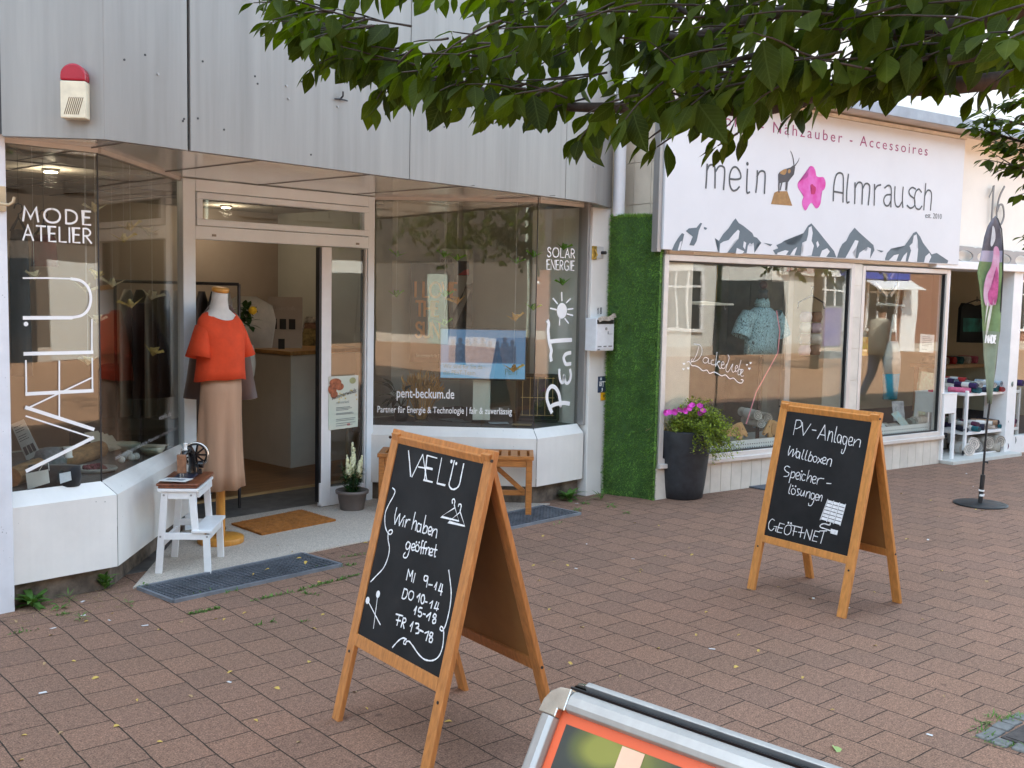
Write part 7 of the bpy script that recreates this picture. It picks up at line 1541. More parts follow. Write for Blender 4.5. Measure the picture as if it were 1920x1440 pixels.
# white branch rack and tote bag
b0=RPd(1667,800,.5); tp=RPd(1665,515,.5); b0=V((tp.x,tp.y,.31)); t=thing('branch_rack','white tree shaped rack behind the second right window','rack',tuple(b0)); m=MB(); m.bar(b0,tp,.07,.04); 
for x,y in ((1642,532),(1684,532),(1640,490),(1680,500)): q0=RPd(1662 if x<1665 else 1668,555 if y>510 else 522,.5); m.bar(q0,RPd(x,y,.5),.03,.03)
m.build('trunk',WHITE2,t)
p=RPd(1673,662,.42); t=thing('tote_bag','white cloth bag with a turquoise lower panel hanging on the branch rack','bag',tuple(p-U0*.3)); zt_=RPd(1673,640,.42).z; zm=RPd(1673,700,.42).z; zb_=RPd(1670,748,.42).z; A_=R(-12)
m=MB(); m.loft([(V((p.x,p.y,zm)),.15,.05,A_,.03,4,0),(V((p.x,p.y,(zm+zt_)/2)),.14,.05,A_,.04,4,0),(V((p.x,p.y,zt_)),.08,.03,A_,0,1,0)],26); m.build('body',mat('offwhite_canvas',(.62,.60,.54),.9,var=.06,vscale=12),t)
m=MB(); m.loft([(V((p.x,p.y,zb_)),.11,.045,A_,.02,4,0),(V((p.x,p.y,zm-.002)),.14,.05,A_,.02,4,0)],26); m.build('lower_panel',mat('turquoise_canvas',(.02,.27,.38),.85,var=.12,vscale=12),t)
m=MB(); m.tube([V((p.x,p.y,zt_))-RE*.06,V((p.x,p.y,zt_+.28))-RE*.01,V((p.x,p.y,zt_+.28))+RE*.01,V((p.x,p.y,zt_))+RE*.06],.012,8); m.build('strap',MATS['offwhite_canvas'],t)
# open doorway: black t-shirt, table, trolleys
c=RP(1832,575,2.2); t=thing('tshirt','black t-shirt with a turquoise print hanging in the right doorway','t-shirt',tuple(c)); q=[RP(x,y,2.2) for x,y in ((1799,642),(1862,644),(1862,575),(1860,572),(1852,566),(1842,572),(1830,574),(1822,570),(1808,568),(1803,578))]
m=MB(); bm=bmesh.new(); vs=[bm.verts.new(p) for p in q]; fc=bm.faces.new(vs); ex_=bmesh.ops.extrude_face_region(bm,geom=[fc]); bmesh.ops.translate(bm,vec=RN*.05,verts=[g for g in ex_['geom'] if isinstance(g,bmesh.types.BMVert)]); bmesh.ops.triangulate(bm,faces=bm.faces[:]); bmesh.ops.recalc_face_normals(bm,faces=bm.faces[:]); bm.verts.index_update(); m.add([v.co for v in bm.verts],[[v.index for v in g.verts] for g in bm.faces]); bm.free(); m.build('cloth',mat('black_print_tee',(.008,.01,.012),.9,var=.2),t)
q=[RP(x,y,2.19) for x,y in ((1806,622),(1856,622),(1856,598),(1806,596))]; m=MB(); m.poly(q); m.build('print',mat('teal_glow_print',(.008,.012,.014),.8,col2=(.03,.20,.18),vscale=5,detail=2),t)
m=MB(); m.tube([RP(1832,566,2.22),RP(1832,556,2.22)],.006,6); m.tube([RP(1805,572,2.22),RP(1832,562,2.22),RP(1858,570,2.22)],.010,6); m.build('hanger',BLACK,t)
def white_table():
    a=RUZ(1766,850,-.02); u0=RUZ(1764,800,-.02)[0]; u1=RUZ(1788,800,-.02)[0]; z1=RP(1776,737,-.02).z; zm=RP(1776,775,-.02).z
    t=thing('side_table','narrow white side table by the doorway of the right shop','table',tuple(RW((u0+u1)/2,.15,.035)))
    m=MB(); RB(m,u0,u1,-.04,.30,zm,z1-.012); m.build('drawer_box',WHITE2,t,bevel=.003); m=MB(); RB(m,u0-.004,u1+.004,-.045,.305,z1-.0115,z1); m.build('tabletop',WHITE2,t,bevel=.002)
    for u in (u0,u1-.03):
        for v in (-.04,.27): m=MB(); RB(m,u,u+.03,v,v+.03,.035,zm-.0005); m.build('leg',WHITE2,t)
    p=RW(u0+.06,.1,z1+.012); tag(MB().box(p,(.09,.12,.02),Matrix.Rotation(R(-12),3,'Z')).build('folded_cloth',mat('pink_cloth',srgb(226,60,110),.9)),'small pink folded cloth on the narrow white side table','cloth')
white_table()
def trolley(x0,x1,v0,dv,ylev,lab,rolls_,seed):
    u0=RUZ(x0,780,v0)[0]; u1=RUZ(x1,780,v0)[0]; t=thing('trolley',lab,'trolley',tuple(RW((u0+u1)/2,v0+dv/2,.036)))
    zs_=[RP((x0+x1)/2,y,v0).z for y in ylev]; top=zs_[0]
    for u in (u0,u1-.03):
        for v in (v0,v0+dv-.03): m=MB(); RB(m,u,u+.03,v,v+.03,.10,top+.03); m.build('post',WHITE2,t,bevel=.003)
    for z in zs_[:2]: m=MB(); RB(m,u0+.005,u1-.005,v0+.003,v0+dv-.003,z-.03,z); m.build('shelf',WHITE2,t,bevel=.003)
    m=MB(); RB(m,u0+.004,u1-.004,v0+.004,v0+dv-.004,zs_[2]-.02,zs_[2]); RB(m,u0+.004,u1-.004,v0+.004,v0+.016,zs_[2],zs_[2]+.12) if 0 else RB(m,u0+.004,u1-.004,v0-.002,v0+.010,zs_[2]-.10,zs_[2]+.015); m.build('bin',WHITE2,t,bevel=.003)
    for u in (u0+.015,u1-.015):
        for v in (v0+.015,v0+dv-.015):
            c=RW(u,v,.066); MB().tube([c-RN*.008,c+RN*.008],.028,12).build('caster',BLACK,t)
    rr=random.Random(seed)
    for li,z in enumerate(zs_):
        n=rolls_[li]; row=0
        for k in range(n):
            rad=rr.uniform(.025,.036) if li<2 else rr.uniform(.05,.075); lay=k%2; u=u0+.05+(u1-u0-.1)*(k+.5)/n; v=v0+.10+rr.uniform(-.02,.05); zz_=z+rad+(lay*.05 if k>0 else 0)
            mk=rr.choice([6,7,8,9,10,11,12,13,3,4,5,7,12]) if li<2 else rr.choice([0,1,4,12,14,13,0,1]); p=RW(u,v,zz_)
            cloth_roll(p,(RN*rr.uniform(.8,1)+RE*rr.uniform(-.5,.7)),rr.uniform(.22,.30),rad,mk,'colourful fabric roll piled on a white trolley shelf in the right doorway','fabric rolls on the white trolleys',rr.random()<.5)
trolley(1783,1812,.42,.45,(728,803,850),'white three tier trolley of fabric rolls, the rear one in the doorway',(7,6,4),4)
trolley(1812,1912,.02,.40,(735,806,848),'white three tier trolley of fabric rolls, the front one beside the flag',(16,15,8),8)
p=RP(1750,700,3.3); q=[RP(x,y,3.2) for x,y in ((1775,690),(1815,690),(1812,655),(1778,655))]
m=MB(); bq=RP(1795,705,2.9); m.box(V((bq.x,bq.y,.72)),(1.7,.5,.05),Matrix.Rotation(R(-12),3,'Z'))
t=thing('counter_table','shop table with piled cloth at the back of the right shop','table',(bq.x,bq.y,.03)); m.build('tabletop',mat('table_beech',srgb(196,160,120),.5),t)
for du in (-.75,.75):
    for dv in (-.2,.2): MB().bb(tuple(bq*0+V((bq.x,bq.y,.03))+RE*du+RN*dv-V((.025,.025,0))),tuple(V((bq.x,bq.y,.69))+RE*du+RN*dv+V((.025,.025,0)))).build('leg',mat('table_beech2',srgb(180,140,100),.5),t)
for k in range(8): cloth_roll(V((bq.x,bq.y,.80))+RE*(-.7+.19*k),RN,.3,.055,(4,1,10,9,12,8,0,14)[k],'fabric roll lying on the table at the back of the right shop','fabric rolls on the back table',False)
# ------------------------------------------------------------ the opposite side of the street (seen in the panes)
E2=V((.988,-.153,0)); N2=V((.153,.988,0)); P2o=V((-22,-6.4,0))
def OB2(m,s0,s1,k0,k1,z0,z1):
    q=[P2o+E2*s0+N2*k0+U0*z0,P2o+E2*s0+N2*k1+U0*z0,P2o+E2*s1+N2*k1+U0*z0,P2o+E2*s1+N2*k0+U0*z0]; return m.hexa(q[::-1],(0,0,z1-z0))
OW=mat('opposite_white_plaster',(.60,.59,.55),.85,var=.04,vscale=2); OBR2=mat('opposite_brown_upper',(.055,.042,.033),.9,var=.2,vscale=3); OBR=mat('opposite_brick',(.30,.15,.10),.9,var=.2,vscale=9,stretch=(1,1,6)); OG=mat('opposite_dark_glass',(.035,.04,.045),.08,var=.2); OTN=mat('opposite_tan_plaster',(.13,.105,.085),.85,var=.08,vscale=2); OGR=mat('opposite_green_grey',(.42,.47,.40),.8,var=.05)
def house(label,s0,s1,wall,h,wins,doors,upper=True):
    t=thing('opposite_house',label,'building',tuple(P2o+E2*(s0+s1)/2)); m=MB(); OB2(m,s0,s1,-9,0,-.02,2.55); m.build('wall',wall,t); m=MB(); OB2(m,s0,s1,-9,.02,2.55,h); m.build('upper_wall',OBR2,t)
    m=MB(); OB2(m,s0,s1,-.0,.03,-.02,.28); m.build('plinth',SLAB,t)
    ws=[(a,b,.75,2.35) for a,b in wins]
    if upper:
        s=s0+.9
        while s+1.3<s1: ws.append((s,s+1.2,3.7,5.2)); s+=2.3
    for a,b,z0,z1 in ws:
        m=MB(); OB2(m,a-.09,b+.09,.005,.07,z0-.09,z0); OB2(m,a-.09,b+.09,.005,.07,z1,z1+.09); OB2(m,a-.09,a,.005,.07,z0,z1); OB2(m,b,b+.09,.005,.07,z0,z1)
        for u in (1/3,2/3) if z0<3 else (.5,): OB2(m,a+(b-a)*u-.025,a+(b-a)*u+.025,.005,.05,z0,z1)
        OB2(m,a,b,.004,.045,z1-.45,z1-.40); f=m.build('window',WHITE2 if z0<3 else OBR2,t); m=MB(); OB2(m,a,b,.002,.012,z0,z1); m.build('pane',OG,f)
    for a,b,mm in doors: m=MB(); OB2(m,a,b,.003,.05,.02,2.15); m.build('door',mm,t)
    m=MB(); m.tube([P2o+E2*(s1-.25)+N2*.09+U0*.05,P2o+E2*(s1-.25)+N2*.09+U0*(h-.2)],.055,12); m.build('downpipe',OGR,t)
    return t
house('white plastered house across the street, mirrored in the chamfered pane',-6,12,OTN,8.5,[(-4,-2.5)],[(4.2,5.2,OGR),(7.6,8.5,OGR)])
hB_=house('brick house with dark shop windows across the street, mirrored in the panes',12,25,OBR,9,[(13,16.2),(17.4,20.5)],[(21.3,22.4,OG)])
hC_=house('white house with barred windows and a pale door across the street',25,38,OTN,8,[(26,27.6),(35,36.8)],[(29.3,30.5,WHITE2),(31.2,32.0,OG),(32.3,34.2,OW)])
house('cream house across the street, mirrored in the first window of the right shop',38,48,OW,8.5,[(40.5,41.7),(46.3,47.5)],[(42.3,43.6,OG),(43.65,45.0,OG)])
house('brick house with a white awning across the street, mirrored in the second right window',48,64,OBR,9,[(48.7,50.0),(54,57)],[(50.3,51.1,WHITE2)])
t=thing('street_sign_board','cream sign board with red letters on the house across the street','sign',tuple(P2o+E2*45.5+U0*2.75)); m=MB(); OB2(m,44.9,46.5,.06,.14,2.32,2.66); m.build('board',OW,t)
printed('lettering','KIRSCHBAUM',.2,P2o+E2*46.35+N2*.145+U0*2.40,-E2,U0,mat('sign_red_letters',(.35,.04,.03),.6),t,width=1.3)
t=thing('blue_sign_board','blue sign board above a shop across the street','sign',tuple(P2o+E2*52+U0*2.7)); m=MB(); OB2(m,47.4,50.4,.06,.2,2.32,2.85); m.build('board',mat('sign_board_blue',(.03,.06,.35),.5),t)
m=MB(); m.hexa([P2o+E2*48.4+N2*.08+U0*2.28,P2o+E2*50.6+N2*.08+U0*2.28,P2o+E2*50.6+N2*.7+U0*2.0,P2o+E2*48.4+N2*.7+U0*2.0],(0,0,.04)); tag(m.build('awning',WHITE2),'white awning below the blue sign across the street','awning')
for s,lab in ((29.5,'advertising stand in front of the pale door across the street'),(43,'blue and violet portrait poster stand across the street')):
    b=P2o+E2*(s if s<40 else 44.6)+N2*2.2; t=thing('poster_stand',lab,'poster stand',tuple(b)); A=Matrix.Rotation(math.atan2(E2.y,E2.x),3,'Z')
    MB().box(b+U0*.9,(.75,.06,1.15),A).build('frame',SILVER,t); MB().box(b+N2*.032+U0*.9,(.66,.01,1.05),A).build('poster',mat('violet_poster',(.12,.10,.32),.4,col2=(.35,.28,.4),vscale=2),t); MB().box(b+U0*.1,(.6,.5,.2),A).build('foot',mat('grey_foot',(.2,.21,.22),.7),t)
# woman walking past, seen in the second window
def walker():
    g=G(1648,752); k=(g-RO).dot(RN); p=g-RN*2*k; dirw=RE*1.0; t=thing('person','woman in beige vest, jeans and sunglasses walking past, mirrored in a window','person',(p.x,p.y,0),math.atan2(dirw.y,dirw.x))
    skin=mat('skin_tone',(.48,.28,.19),.55,var=.06); jean=mat('blue_jeans',(.07,.12,.24),.85,var=.15,vscale=12); vest=mat('beige_vest',(.50,.45,.36),.85,var=.08,vscale=9); H=1.58/1.65
    def sk(name,js,bones,m_,sub=2):
        bm=bmesh.new(); sl=bm.verts.layers.skin.verify(); vs=[]
        for i,j in enumerate(js):
            v=bm.verts.new(V(j[0])*H); r=j[1] if isinstance(j[1],tuple) else (j[1],j[1]); v[sl].radius=(r[0]*H,r[1]*H); v[sl].use_root=(i==0); vs.append(v)
        for p_,q_ in bones: bm.edges.new((vs[p_],vs[q_]))
        me=bpy.data.meshes.new(name); bm.to_mesh(me); bm.free(); o=link(name,me,m_,t); o.modifiers.new('skin','SKIN')
        s=o.modifiers.new('sub','SUBSURF'); s.levels=s.render_levels=sub; return o
    J=[((0,0,.92),(.12,.15)),((0,0,1.10),(.10,.13)),((.01,0,1.30),(.11,.15)),((.01,0,1.40),(.06,.07)),((.015,0,1.46),.045),((.03,0,1.56),(.085,.075)),((.03,0,1.62),(.08,.07)),
       ((.0,.09,.86),.085),((.14,.09,.48),.058),((.24,.09,.08),.038),((.36,.09,.03),.03),((.0,-.09,.86),.085),((-.08,-.09,.47),.058),((-.30,-.09,.12),.038),((-.22,-.09,.03),.03),
       ((.0,.19,1.36),.05),((-.10,.23,1.10),.04),((-.02,.24,.88),.03),((.0,.24,.80),.028),((.0,-.19,1.36),.05),((.08,-.23,1.10),.04),((.20,-.24,.92),.03),((.25,-.24,.86),.028)]
    B=[(0,1),(1,2),(2,3),(3,4),(4,5),(5,6),(0,7),(7,8),(8,9),(9,10),(0,11),(11,12),(12,13),(13,14),(2,15),(15,16),(16,17),(17,18),(2,19),(19,20),(20,21),(21,22)]
    sk('body',J,B,skin)
    m=MB(); m.loft([(V((0,0,.80))*H,.155,.20,0,.03,5,0),(V((0,0,1.0))*H,.145,.19,0,.02,5,0),(V((.01,0,1.25))*H,.14,.19,0,0,1,0),(V((.01,0,1.38))*H,.10,.18,0,0,1,0),(V((.01,0,1.43))*H,.07,.08,0,0,1,0)],28); m.build('vest',vest,t,local=True)
    m=MB()
    for pts in ([J[7][0],J[8][0],J[9][0]],[J[11][0],J[12][0],J[13][0]]): m.tube([V(pts[0])*H+V((0,0,.03)),V(pts[1])*H,V(pts[2])*H],[.10,.074,.062],14)
    m.build('jeans',jean,t,local=True)
    m=MB()
    for q in (J[10][0],J[14][0]): m.ball(V(q)*H-V((.04,0,-.01)),.05,8,(2.2,.9,.9))
    m.build('shoe',BLACK,t,local=True)
    m=MB(); m.ball(V((.005,0,1.615))*H,.098,12,(1,.92,.86)); m.build('hair',mat('dark_short_hair',(.03,.02,.015),.7,var=.3,vscale=40),t,local=True)
    m=MB(); m.tube([V((.10,-.06,1.585))*H,V((.125,0,1.59))*H,V((.10,.06,1.585))*H],.016,8); m.build('sunglasses',BLACK,t,local=True)
    m=MB(); m.ball(V((.125,0,1.55))*H,.014,6,(1,.8,1.3)); m.build('nose',skin,t,local=True)
    m=MB()
    for sg,h0 in ((1,J[18][0]),(-1,J[22][0])):
        for f in range(4): b=V(h0)*H+V((-.02+.014*f,sg*.0,-.02)); m.tube([b,b+V((.008,0,-.03)),b+V((.018,0,-.055+.006*abs(f-1)))],.007,6)
        b=V(h0)*H+V((.03,0,.0)); m.tube([b,b+V((.02,-sg*.012,-.02)),b+V((.026,-sg*.016,-.04))],.008,6)
    m.build('fingers',skin,t,local=True)
    m=MB(); m.loft([(V((-.1,-.27,.88))*H,.13,.05,0,0,1,0),(V((-.1,-.27,1.12))*H,.14,.06,0,0,1,0),(V((-.1,-.26,1.18))*H,.10,.04,0,0,1,0)],18); m.tube([V((-.1,-.26,1.16))*H,V((0,-.15,1.43))*H],.015,6); tag(m.build('shoulder_bag',mat('grey_bag',(.25,.24,.22),.7),t,local=True))
walker()
# ------------------------------------------------------------ street trees
HB=leafmat('hornbeam_leaf',(.054,.080,.008),.55,.5,c2=(.032,.052,.006),rough=.6)
def veins():
    t=HB.node_tree; n=t.nodes; b=n['Principled BSDF']; src=b.inputs['Base Color'].links[0].from_socket; k=t.links.new
    at=n.new('ShaderNodeAttribute'); at.attribute_name='leaf_uv'; sp=n.new('ShaderNodeSeparateXYZ'); k(at.outputs['Vector'],sp.inputs[0])
    def M(op,a,b=None,c=None):
        q=n.new('ShaderNodeMath'); q.operation=op
        for i,v in enumerate((a,b,c)):
            if v is None: continue
            if isinstance(v,(int,float)): q.inputs[i].default_value=v
            else: k(v,q.inputs[i])
        return q.outputs[0]
    ax=M('ABSOLUTE',sp.outputs[0]); mid=M('LESS_THAN',ax,.055); ph=M('MULTIPLY_ADD',ax,-.28,sp.outputs[1]); sv=M('GREATER_THAN',M('SINE',M('MULTIPLY',ph,62.0)),.86)
    v=M('MAXIMUM',mid,M('MULTIPLY',sv,.55)); mx=n.new('ShaderNodeMix'); mx.data_type='RGBA'; mx.blend_type='MIX'; k(M('MULTIPLY',v,.22),mx.inputs[0]); k(src,mx.inputs[6]); mx.inputs[7].default_value=(.12,.16,.045,1)
    k(mx.outputs[2],b.inputs['Base Color'])
    for q in n:
        if q.type=='HUE_SAT' and q.outputs[0].links and q.outputs[0].links[0].to_node.type=='BSDF_TRANSLUCENT': k(mx.outputs[2],q.inputs['Color'])
veins()
BARK=mat('dark_bark',(.045,.032,.026),.85,var=.3,vscale=14,stretch=(3,3,1),bump=.5,bscale=40)
LSH=(0,.52,.92,1.0,.80,.42,0)
def spray(mb,tw,p,d,n,step,ln,r,droop=1.25):
    pts=[p]; side=1; q=p.copy()
    for i in range(n):
        q=q+d*step; d=(d+V((r.uniform(-.12,.12),r.uniform(-.12,.12),r.uniform(-.10,.05)))).normalized(); pts.append(q.copy())
        s=d.cross(U0)
        s = s.normalized() if s.length>1e-4 else V((1,0,0))
        ld=(d*r.uniform(.25,.8)+s*side*r.uniform(.4,1.0)-U0*droop*r.uniform(.35,1.3)).normalized(); side=-side
        up=(U0*.55+s*side*.3+rdir(r)*.55).normalized(); l=ln*r.uniform(.62,1.15)*(1 if i<n-1 else .8)
        st=q+ld*.008; leaf(mb,st,ld,up,l,l*r.uniform(.48,.60),r.uniform(.08,.32),r.uniform(-.05,.35),shape=LSH)
    leaf(mb,q,(d-U0*.3).normalized(),U0,ln*.8,ln*.45,.2,.15,shape=LSH)
    tw.tube(pts,[.0032*(1-.7*i/len(pts)) for i in range(len(pts))],5,caps=False)
def curve_at(tab,x):
    if x<=tab[0][0]: return tab[0][1]
    for (a,b),(c,d) in zip(tab[:-1],tab[1:]):
        if x<=c: return b+(d-b)*(x-a)/(c-a)
    return tab[-1][1]
LOW=[(455,25),(500,78),(560,100),(600,125),(640,162),(700,188),(750,215),(830,228),(880,250),(960,262),(1060,270),(1130,284),(1200,278),(1240,255),(1300,232),(1360,240),(1430,240),(1480,228),(1520,228),(1560,238),(1620,198),(1680,212),(1720,176),(1780,184),(1860,172),(1930,168)]
HIGH=[(455,-10),(520,-5),(590,28),(650,50),(720,66),(800,72),(860,55),(930,20),(1000,-30),(1100,-60),(1930,-60)]
def near_tree():
    r=random.Random(17); root=R0*2.25+F0*2.5
    t=thing('street_tree','leafy street tree whose dark green boughs hang into the picture from the upper right','tree',tuple(root))
    MB().tube([root-U0*.02,root+U0*.6,root+U0*1.6+R0*.03,root+U0*2.7,root+U0*3.8-R0*.1,root+U0*5.0-R0*.2],[.13,.105,.095,.09,.07,.04],16).build('trunk',BARK,t)
    def dep(x): return 3.05-.8*(x-455)/1465
    lim=[[(None,2.45),(1880,150,2.35),(1610,158,2.5),(1440,203,2.6),(1318,203,2.7),(1160,202,2.8),(1060,200,2.85),(962,193,2.9),(872,158,2.95),(730,131,3.0),(666,109,3.0),(584,71,3.05),(497,18,3.1)],
         [(None,2.75),(1840,40,2.4),(1600,30,2.55),(1500,18,2.6),(1400,38,2.65),(1275,72,2.75),(1180,38,2.8),(1060,22,2.9),(960,2,3.0),(840,-25,3.05)],
         [(None,2.9),(1700,-60,2.5),(1450,-60,2.6),(1340,36,2.7),(1235,-8,2.75),(1120,-60,2.85)],
         [(None,2.5),(1890,95,2.1),(1760,105,2.2),(1640,120,2.3),(1540,170,2.4)],
         [(None,2.75),(1320,130,2.6),(1290,150,2.65),(1285,200,2.7)]]
    for k,ln in enumerate(lim):
        pts=[]
        for q in ln:
            if q[0] is None: pts.append(root+U0*q[1])
            else: pts.append(D(q[0],q[1],q[2]))
        pts=[V(p) for p in crom(pts,4)]; n=len(pts); r0=(.021,.022,.02,.014,.010)[k]
        MB().tube(pts,[max(.0028,r0*(1-.88*i/n)) for i in range(n)],8).build('branch',BARK,t)
    cr=MB(); tw=MB()
    def dirv(): 
        return (-R0*r.uniform(.3,1.0)+F0*r.uniform(-.6,.6)+U0*r.uniform(-.3,.15)).normalized()
    # sprays through the visible band
    n=0
    for i in range(240):
        x=565+1380*(r.random()); lo=curve_at(LOW,x); hi=curve_at(HIGH,x); d=dep(x)+r.uniform(-.35,.35); lo-=26; ls=.082*F_PX/d
        y=r.uniform(hi,max(hi+4,lo-ls*.75)) if r.random()<.62 else max(hi,lo-ls*r.uniform(.72,1.1)); spray(cr,tw,D(x+r.uniform(30,110),y-8,d),dirv(),r.randint(4,7),r.uniform(.026,.036),r.uniform(.068,.098)*(1.0 if x<1200 else 1.04),r)
    # fringe hanging in from above on the left
    for x in range(560,1010,24):
        if r.random()<.86: spray(cr,tw,D(x+r.uniform(-10,10),r.uniform(-34,-12),3.0+r.uniform(-.2,.3)),dirv(),r.randint(1,3),.026,r.uniform(.075,.095),r,droop=1.6)
    for x,y in ((470,4),(492,12),(510,30),(540,45),(575,62),(600,80),(560,70),(480,20),(520,8),(630,98),(660,105),(700,122),(640,85),(735,135)):
        spray(cr,tw,D(x+105,y+10,3.05+r.uniform(-.12,.12)),(-R0+F0*r.uniform(-.4,.4)+U0*r.uniform(.05,.5)).normalized(),r.randint(4,6),.026,r.uniform(.062,.085),r,droop=.6)
    for x,y in ((1375,262),(1408,240),(1262,262),(1240,250)): spray(cr,tw,D(x+8,y-12,2.65),(-R0*.6-U0*.4+F0*r.uniform(-.3,.3)).normalized(),2,.03,.085,r,droop=1.4)
    # crown above the picture
    for i in range(230):
        a=D(r.uniform(1000,2600),r.uniform(-900,-40),r.uniform(1.9,3.6)); spray(cr,tw,a,dirv(),r.randint(5,8),.035,r.uniform(.08,.10),r)
    cr.build('crown',HB,t); tw.build('twigs',BARK,t)
near_tree()
def row_tree(x,y,h,seed,lab):
    r=random.Random(seed); root=V((x,y,0)); t=thing('street_tree',lab,'tree',tuple(root))
    MB().tube([root-U0*.02,root+U0*1.2,root+U0*h*.55,root+U0*h*.85],[.12,.10,.08,.03],12).build('trunk',BARK,t)
    cr=MB(); tw=MB()
    for i in range(210): p=root+U0*h*.72+V(tuple(a*b for a,b in zip(rdir(r),(2.1,2.1,1.25))))*r.uniform(.45,1); spray(cr,tw,p,rdir(r),6,.06,.16,r)
    cr.build('crown',HB,t); tw.build('twigs',BARK,t)
row_tree(3.5,-5.5,4.6,41,'street tree behind the viewer, mirrored in the left bay'); row_tree(-6.5,-3.0,4.8,42,'street tree behind the viewer, mirrored in the chamfered right bay pane'); row_tree(19.0,-7.5,4.6,43,'street tree across the way, mirrored in the right shop window')
def far_tree():
    r=random.Random(29); root=R0*3.6+F0*5.0; root.z=0
    t=thing('street_tree','second street tree reaching in at the right edge with finer sprays of leaves','tree',tuple(root))
    MB().tube([root-U0*.02,root+U0*1.5,root+U0*3.0,root+U0*4.5],[.11,.09,.07,.035],14).build('trunk',BARK,t)
    cr=MB(); tw=MB()
    br=[[(2000,300),(1920,280),(1850,262),(1800,248)],[(2000,250),(1920,245),(1860,232),(1815,224)],[(2000,210),(1930,195),(1880,188),(1850,196)],[(2000,340),(1930,330),(1880,318),(1838,308)],[(2000,480),(1940,462),(1905,452)],[(2000,180),(1940,165),(1905,160)],[(2000,300),(1930,302),(1870,285),(1830,272)]]
    for k,ln in enumerate(br):
        ln=[(x+(0 if x>1990 else 52),y) for x,y in ln]; d0=5.0+r.uniform(-.3,.3); pts=[root+U0*(2.5+.08*k)]+[D(x,y,d0) for x,y in ln]; pts=[V(p) for p in crom(pts,4)]; n=len(pts); MB().tube(pts,[.012*(1-.85*i/n)+.0015 for i in range(n)],6).build('branch',BARK,t)
        m=6 if k!=5 else 2
        for i in range(m*3):
            u=(i+1)/(m*3); j=int((n-1)*(.12+.88*u)); p=pts[j]; d=(pts[min(j+1,n-1)]-pts[max(0,j-1)]).normalized(); spray(cr,tw,p,(d+R0*r.uniform(-.5,.1)+F0*r.uniform(-.5,.5)+U0*r.uniform(-.35,.35)).normalized(),r.randint(3,5),.026,r.uniform(.06,.082),r,droop=.5)
    for i in range(150): spray(cr,tw,root+U0*r.uniform(3.2,4.9)+rdir(r)*r.uniform(.3,1.0)+R0*.7,rdir(r),6,.035,.08,r)
    cr.build('crown',HB,t); tw.build('twigs',BARK,t)
far_tree()
# ------------------------------------------------------------ weeds along the walls and in the joints
WD=leafmat('weed_leaf',(.12,.23,.055),.35,.3)
r8=random.Random(31)
def weed(x,y,n,ln,wd,hgt,lab,lv=0.0,stem=False):
    p=G(x,y,lv); m=MB()
    for i in range(n):
        a=2*PI*i/n+r8.uniform(-.3,.3); e=r8.uniform(.1,1.1)*hgt; d=V((math.cos(a),math.sin(a),e)).normalized(); leaf(m,p+V((math.cos(a),math.sin(a),0))*.006+U0*r8.uniform(0,.02)*hgt,d,U0,ln*r8.uniform(.6,1.15),wd*r8.uniform(.7,1.2),.25,r8.uniform(.2,.7))
    if stem:
        for k in range(2):
            q=p+U0*.0; pts=[q]; d=V((r8.uniform(-.15,.15),r8.uniform(-.15,.15),1)).normalized()
            for j in range(5): q=q+d*.055; pts.append(q)
            m.tube(pts,.0014,4,caps=False)
            for j in range(5): leaf(m,pts[r8.randint(2,5)],rdir(r8,.1,1),U0,.02,.007,.1,.2)
    tag(m.build('weed',WD,None,loc=p),lab,'weed')
weed(60,1138,34,.105,.036,1.7,'large broad-leaved weed at the foot of the left pillar'); weed(195,1106,26,.075,.034,3.2,'upright weed with round leaves at the corner of the left bay plinth',stem=False)
weed(112,1142,9,.06,.016,1.0,'low straggling weed between the two big weeds by the left bay'); weed(128,1128,12,.07,.006,1.7,'tuft of thin yellow-green grass by the left bay plinth'); weed(152,1163,12,.04,.008,1.2,'small grass tuft in a joint in front of the left bay')
weed(1066,938,22,.13,.045,1.6,'broad-leaved weed rosette at the foot of the right pillar'); weed(1097,944,8,.06,.02,.7,'small weed between the rosette and the artificial grass'); weed(1127,938,14,.10,.012,1.8,'tall thin weed with seed stalks beside the artificial grass',stem=True); weed(1145,950,9,.06,.014,.8,'low weed in the joint before the artificial grass'); weed(1175,962,8,.05,.014,.7,'lowest weed in the paving joint before the artificial grass')
weed(1082,958,8,.05,.016,.7,'small weed at the corner of the right grating'); weed(268,1103,8,.035,.012,.9,'tiny weed at the left corner of the front grating'); weed(242,1134,7,.035,.008,1.0,'tiny dark weed tuft left of the front grating')
gm=MB()
def joint(x0,y0,x1,y1,n,h=.022):
    for i in range(n):
        u=r8.random(); p=G(x0+(x1-x0)*u,y0+(y1-y0)*u)+V((r8.uniform(-.008,.008),r8.uniform(-.008,.008),0)); d=rdir(r8,.2,1); leaf(gm,p,d,U0,h*r8.uniform(.6,1.4),.007,.1,.3)
for a in ((355,1152,412,1141,90),(470,1128,560,1108,70),(560,1108,672,1078,140),(560,1112,600,1117,26),(478,1173,490,1172,12),(505,1167,515,1165,10),(566,1167,578,1165,10),(640,1046,690,1038,30),(636,1064,668,1058,26),(360,1117,400,1110,20),(420,1114,450,1105,14),(1040,985,1060,978,12),(110,1155,130,1150,20),(20,1190,75,1180,20),(590,1065,640,1063,14)): joint(*a)
for x,y in ((1862,1345),(1880,1352),(1895,1350),(1835,1372),(1850,1385),(1875,1395),(1905,1348),(1843,1358),(1888,1398),(1912,1402)):
    for i in range(16):
        p=G(x+r8.uniform(-14,14),y+r8.uniform(-4,4)); leaf(gm,p,rdir(r8,.3,1),U0,r8.uniform(.02,.045),.005,.1,.4)
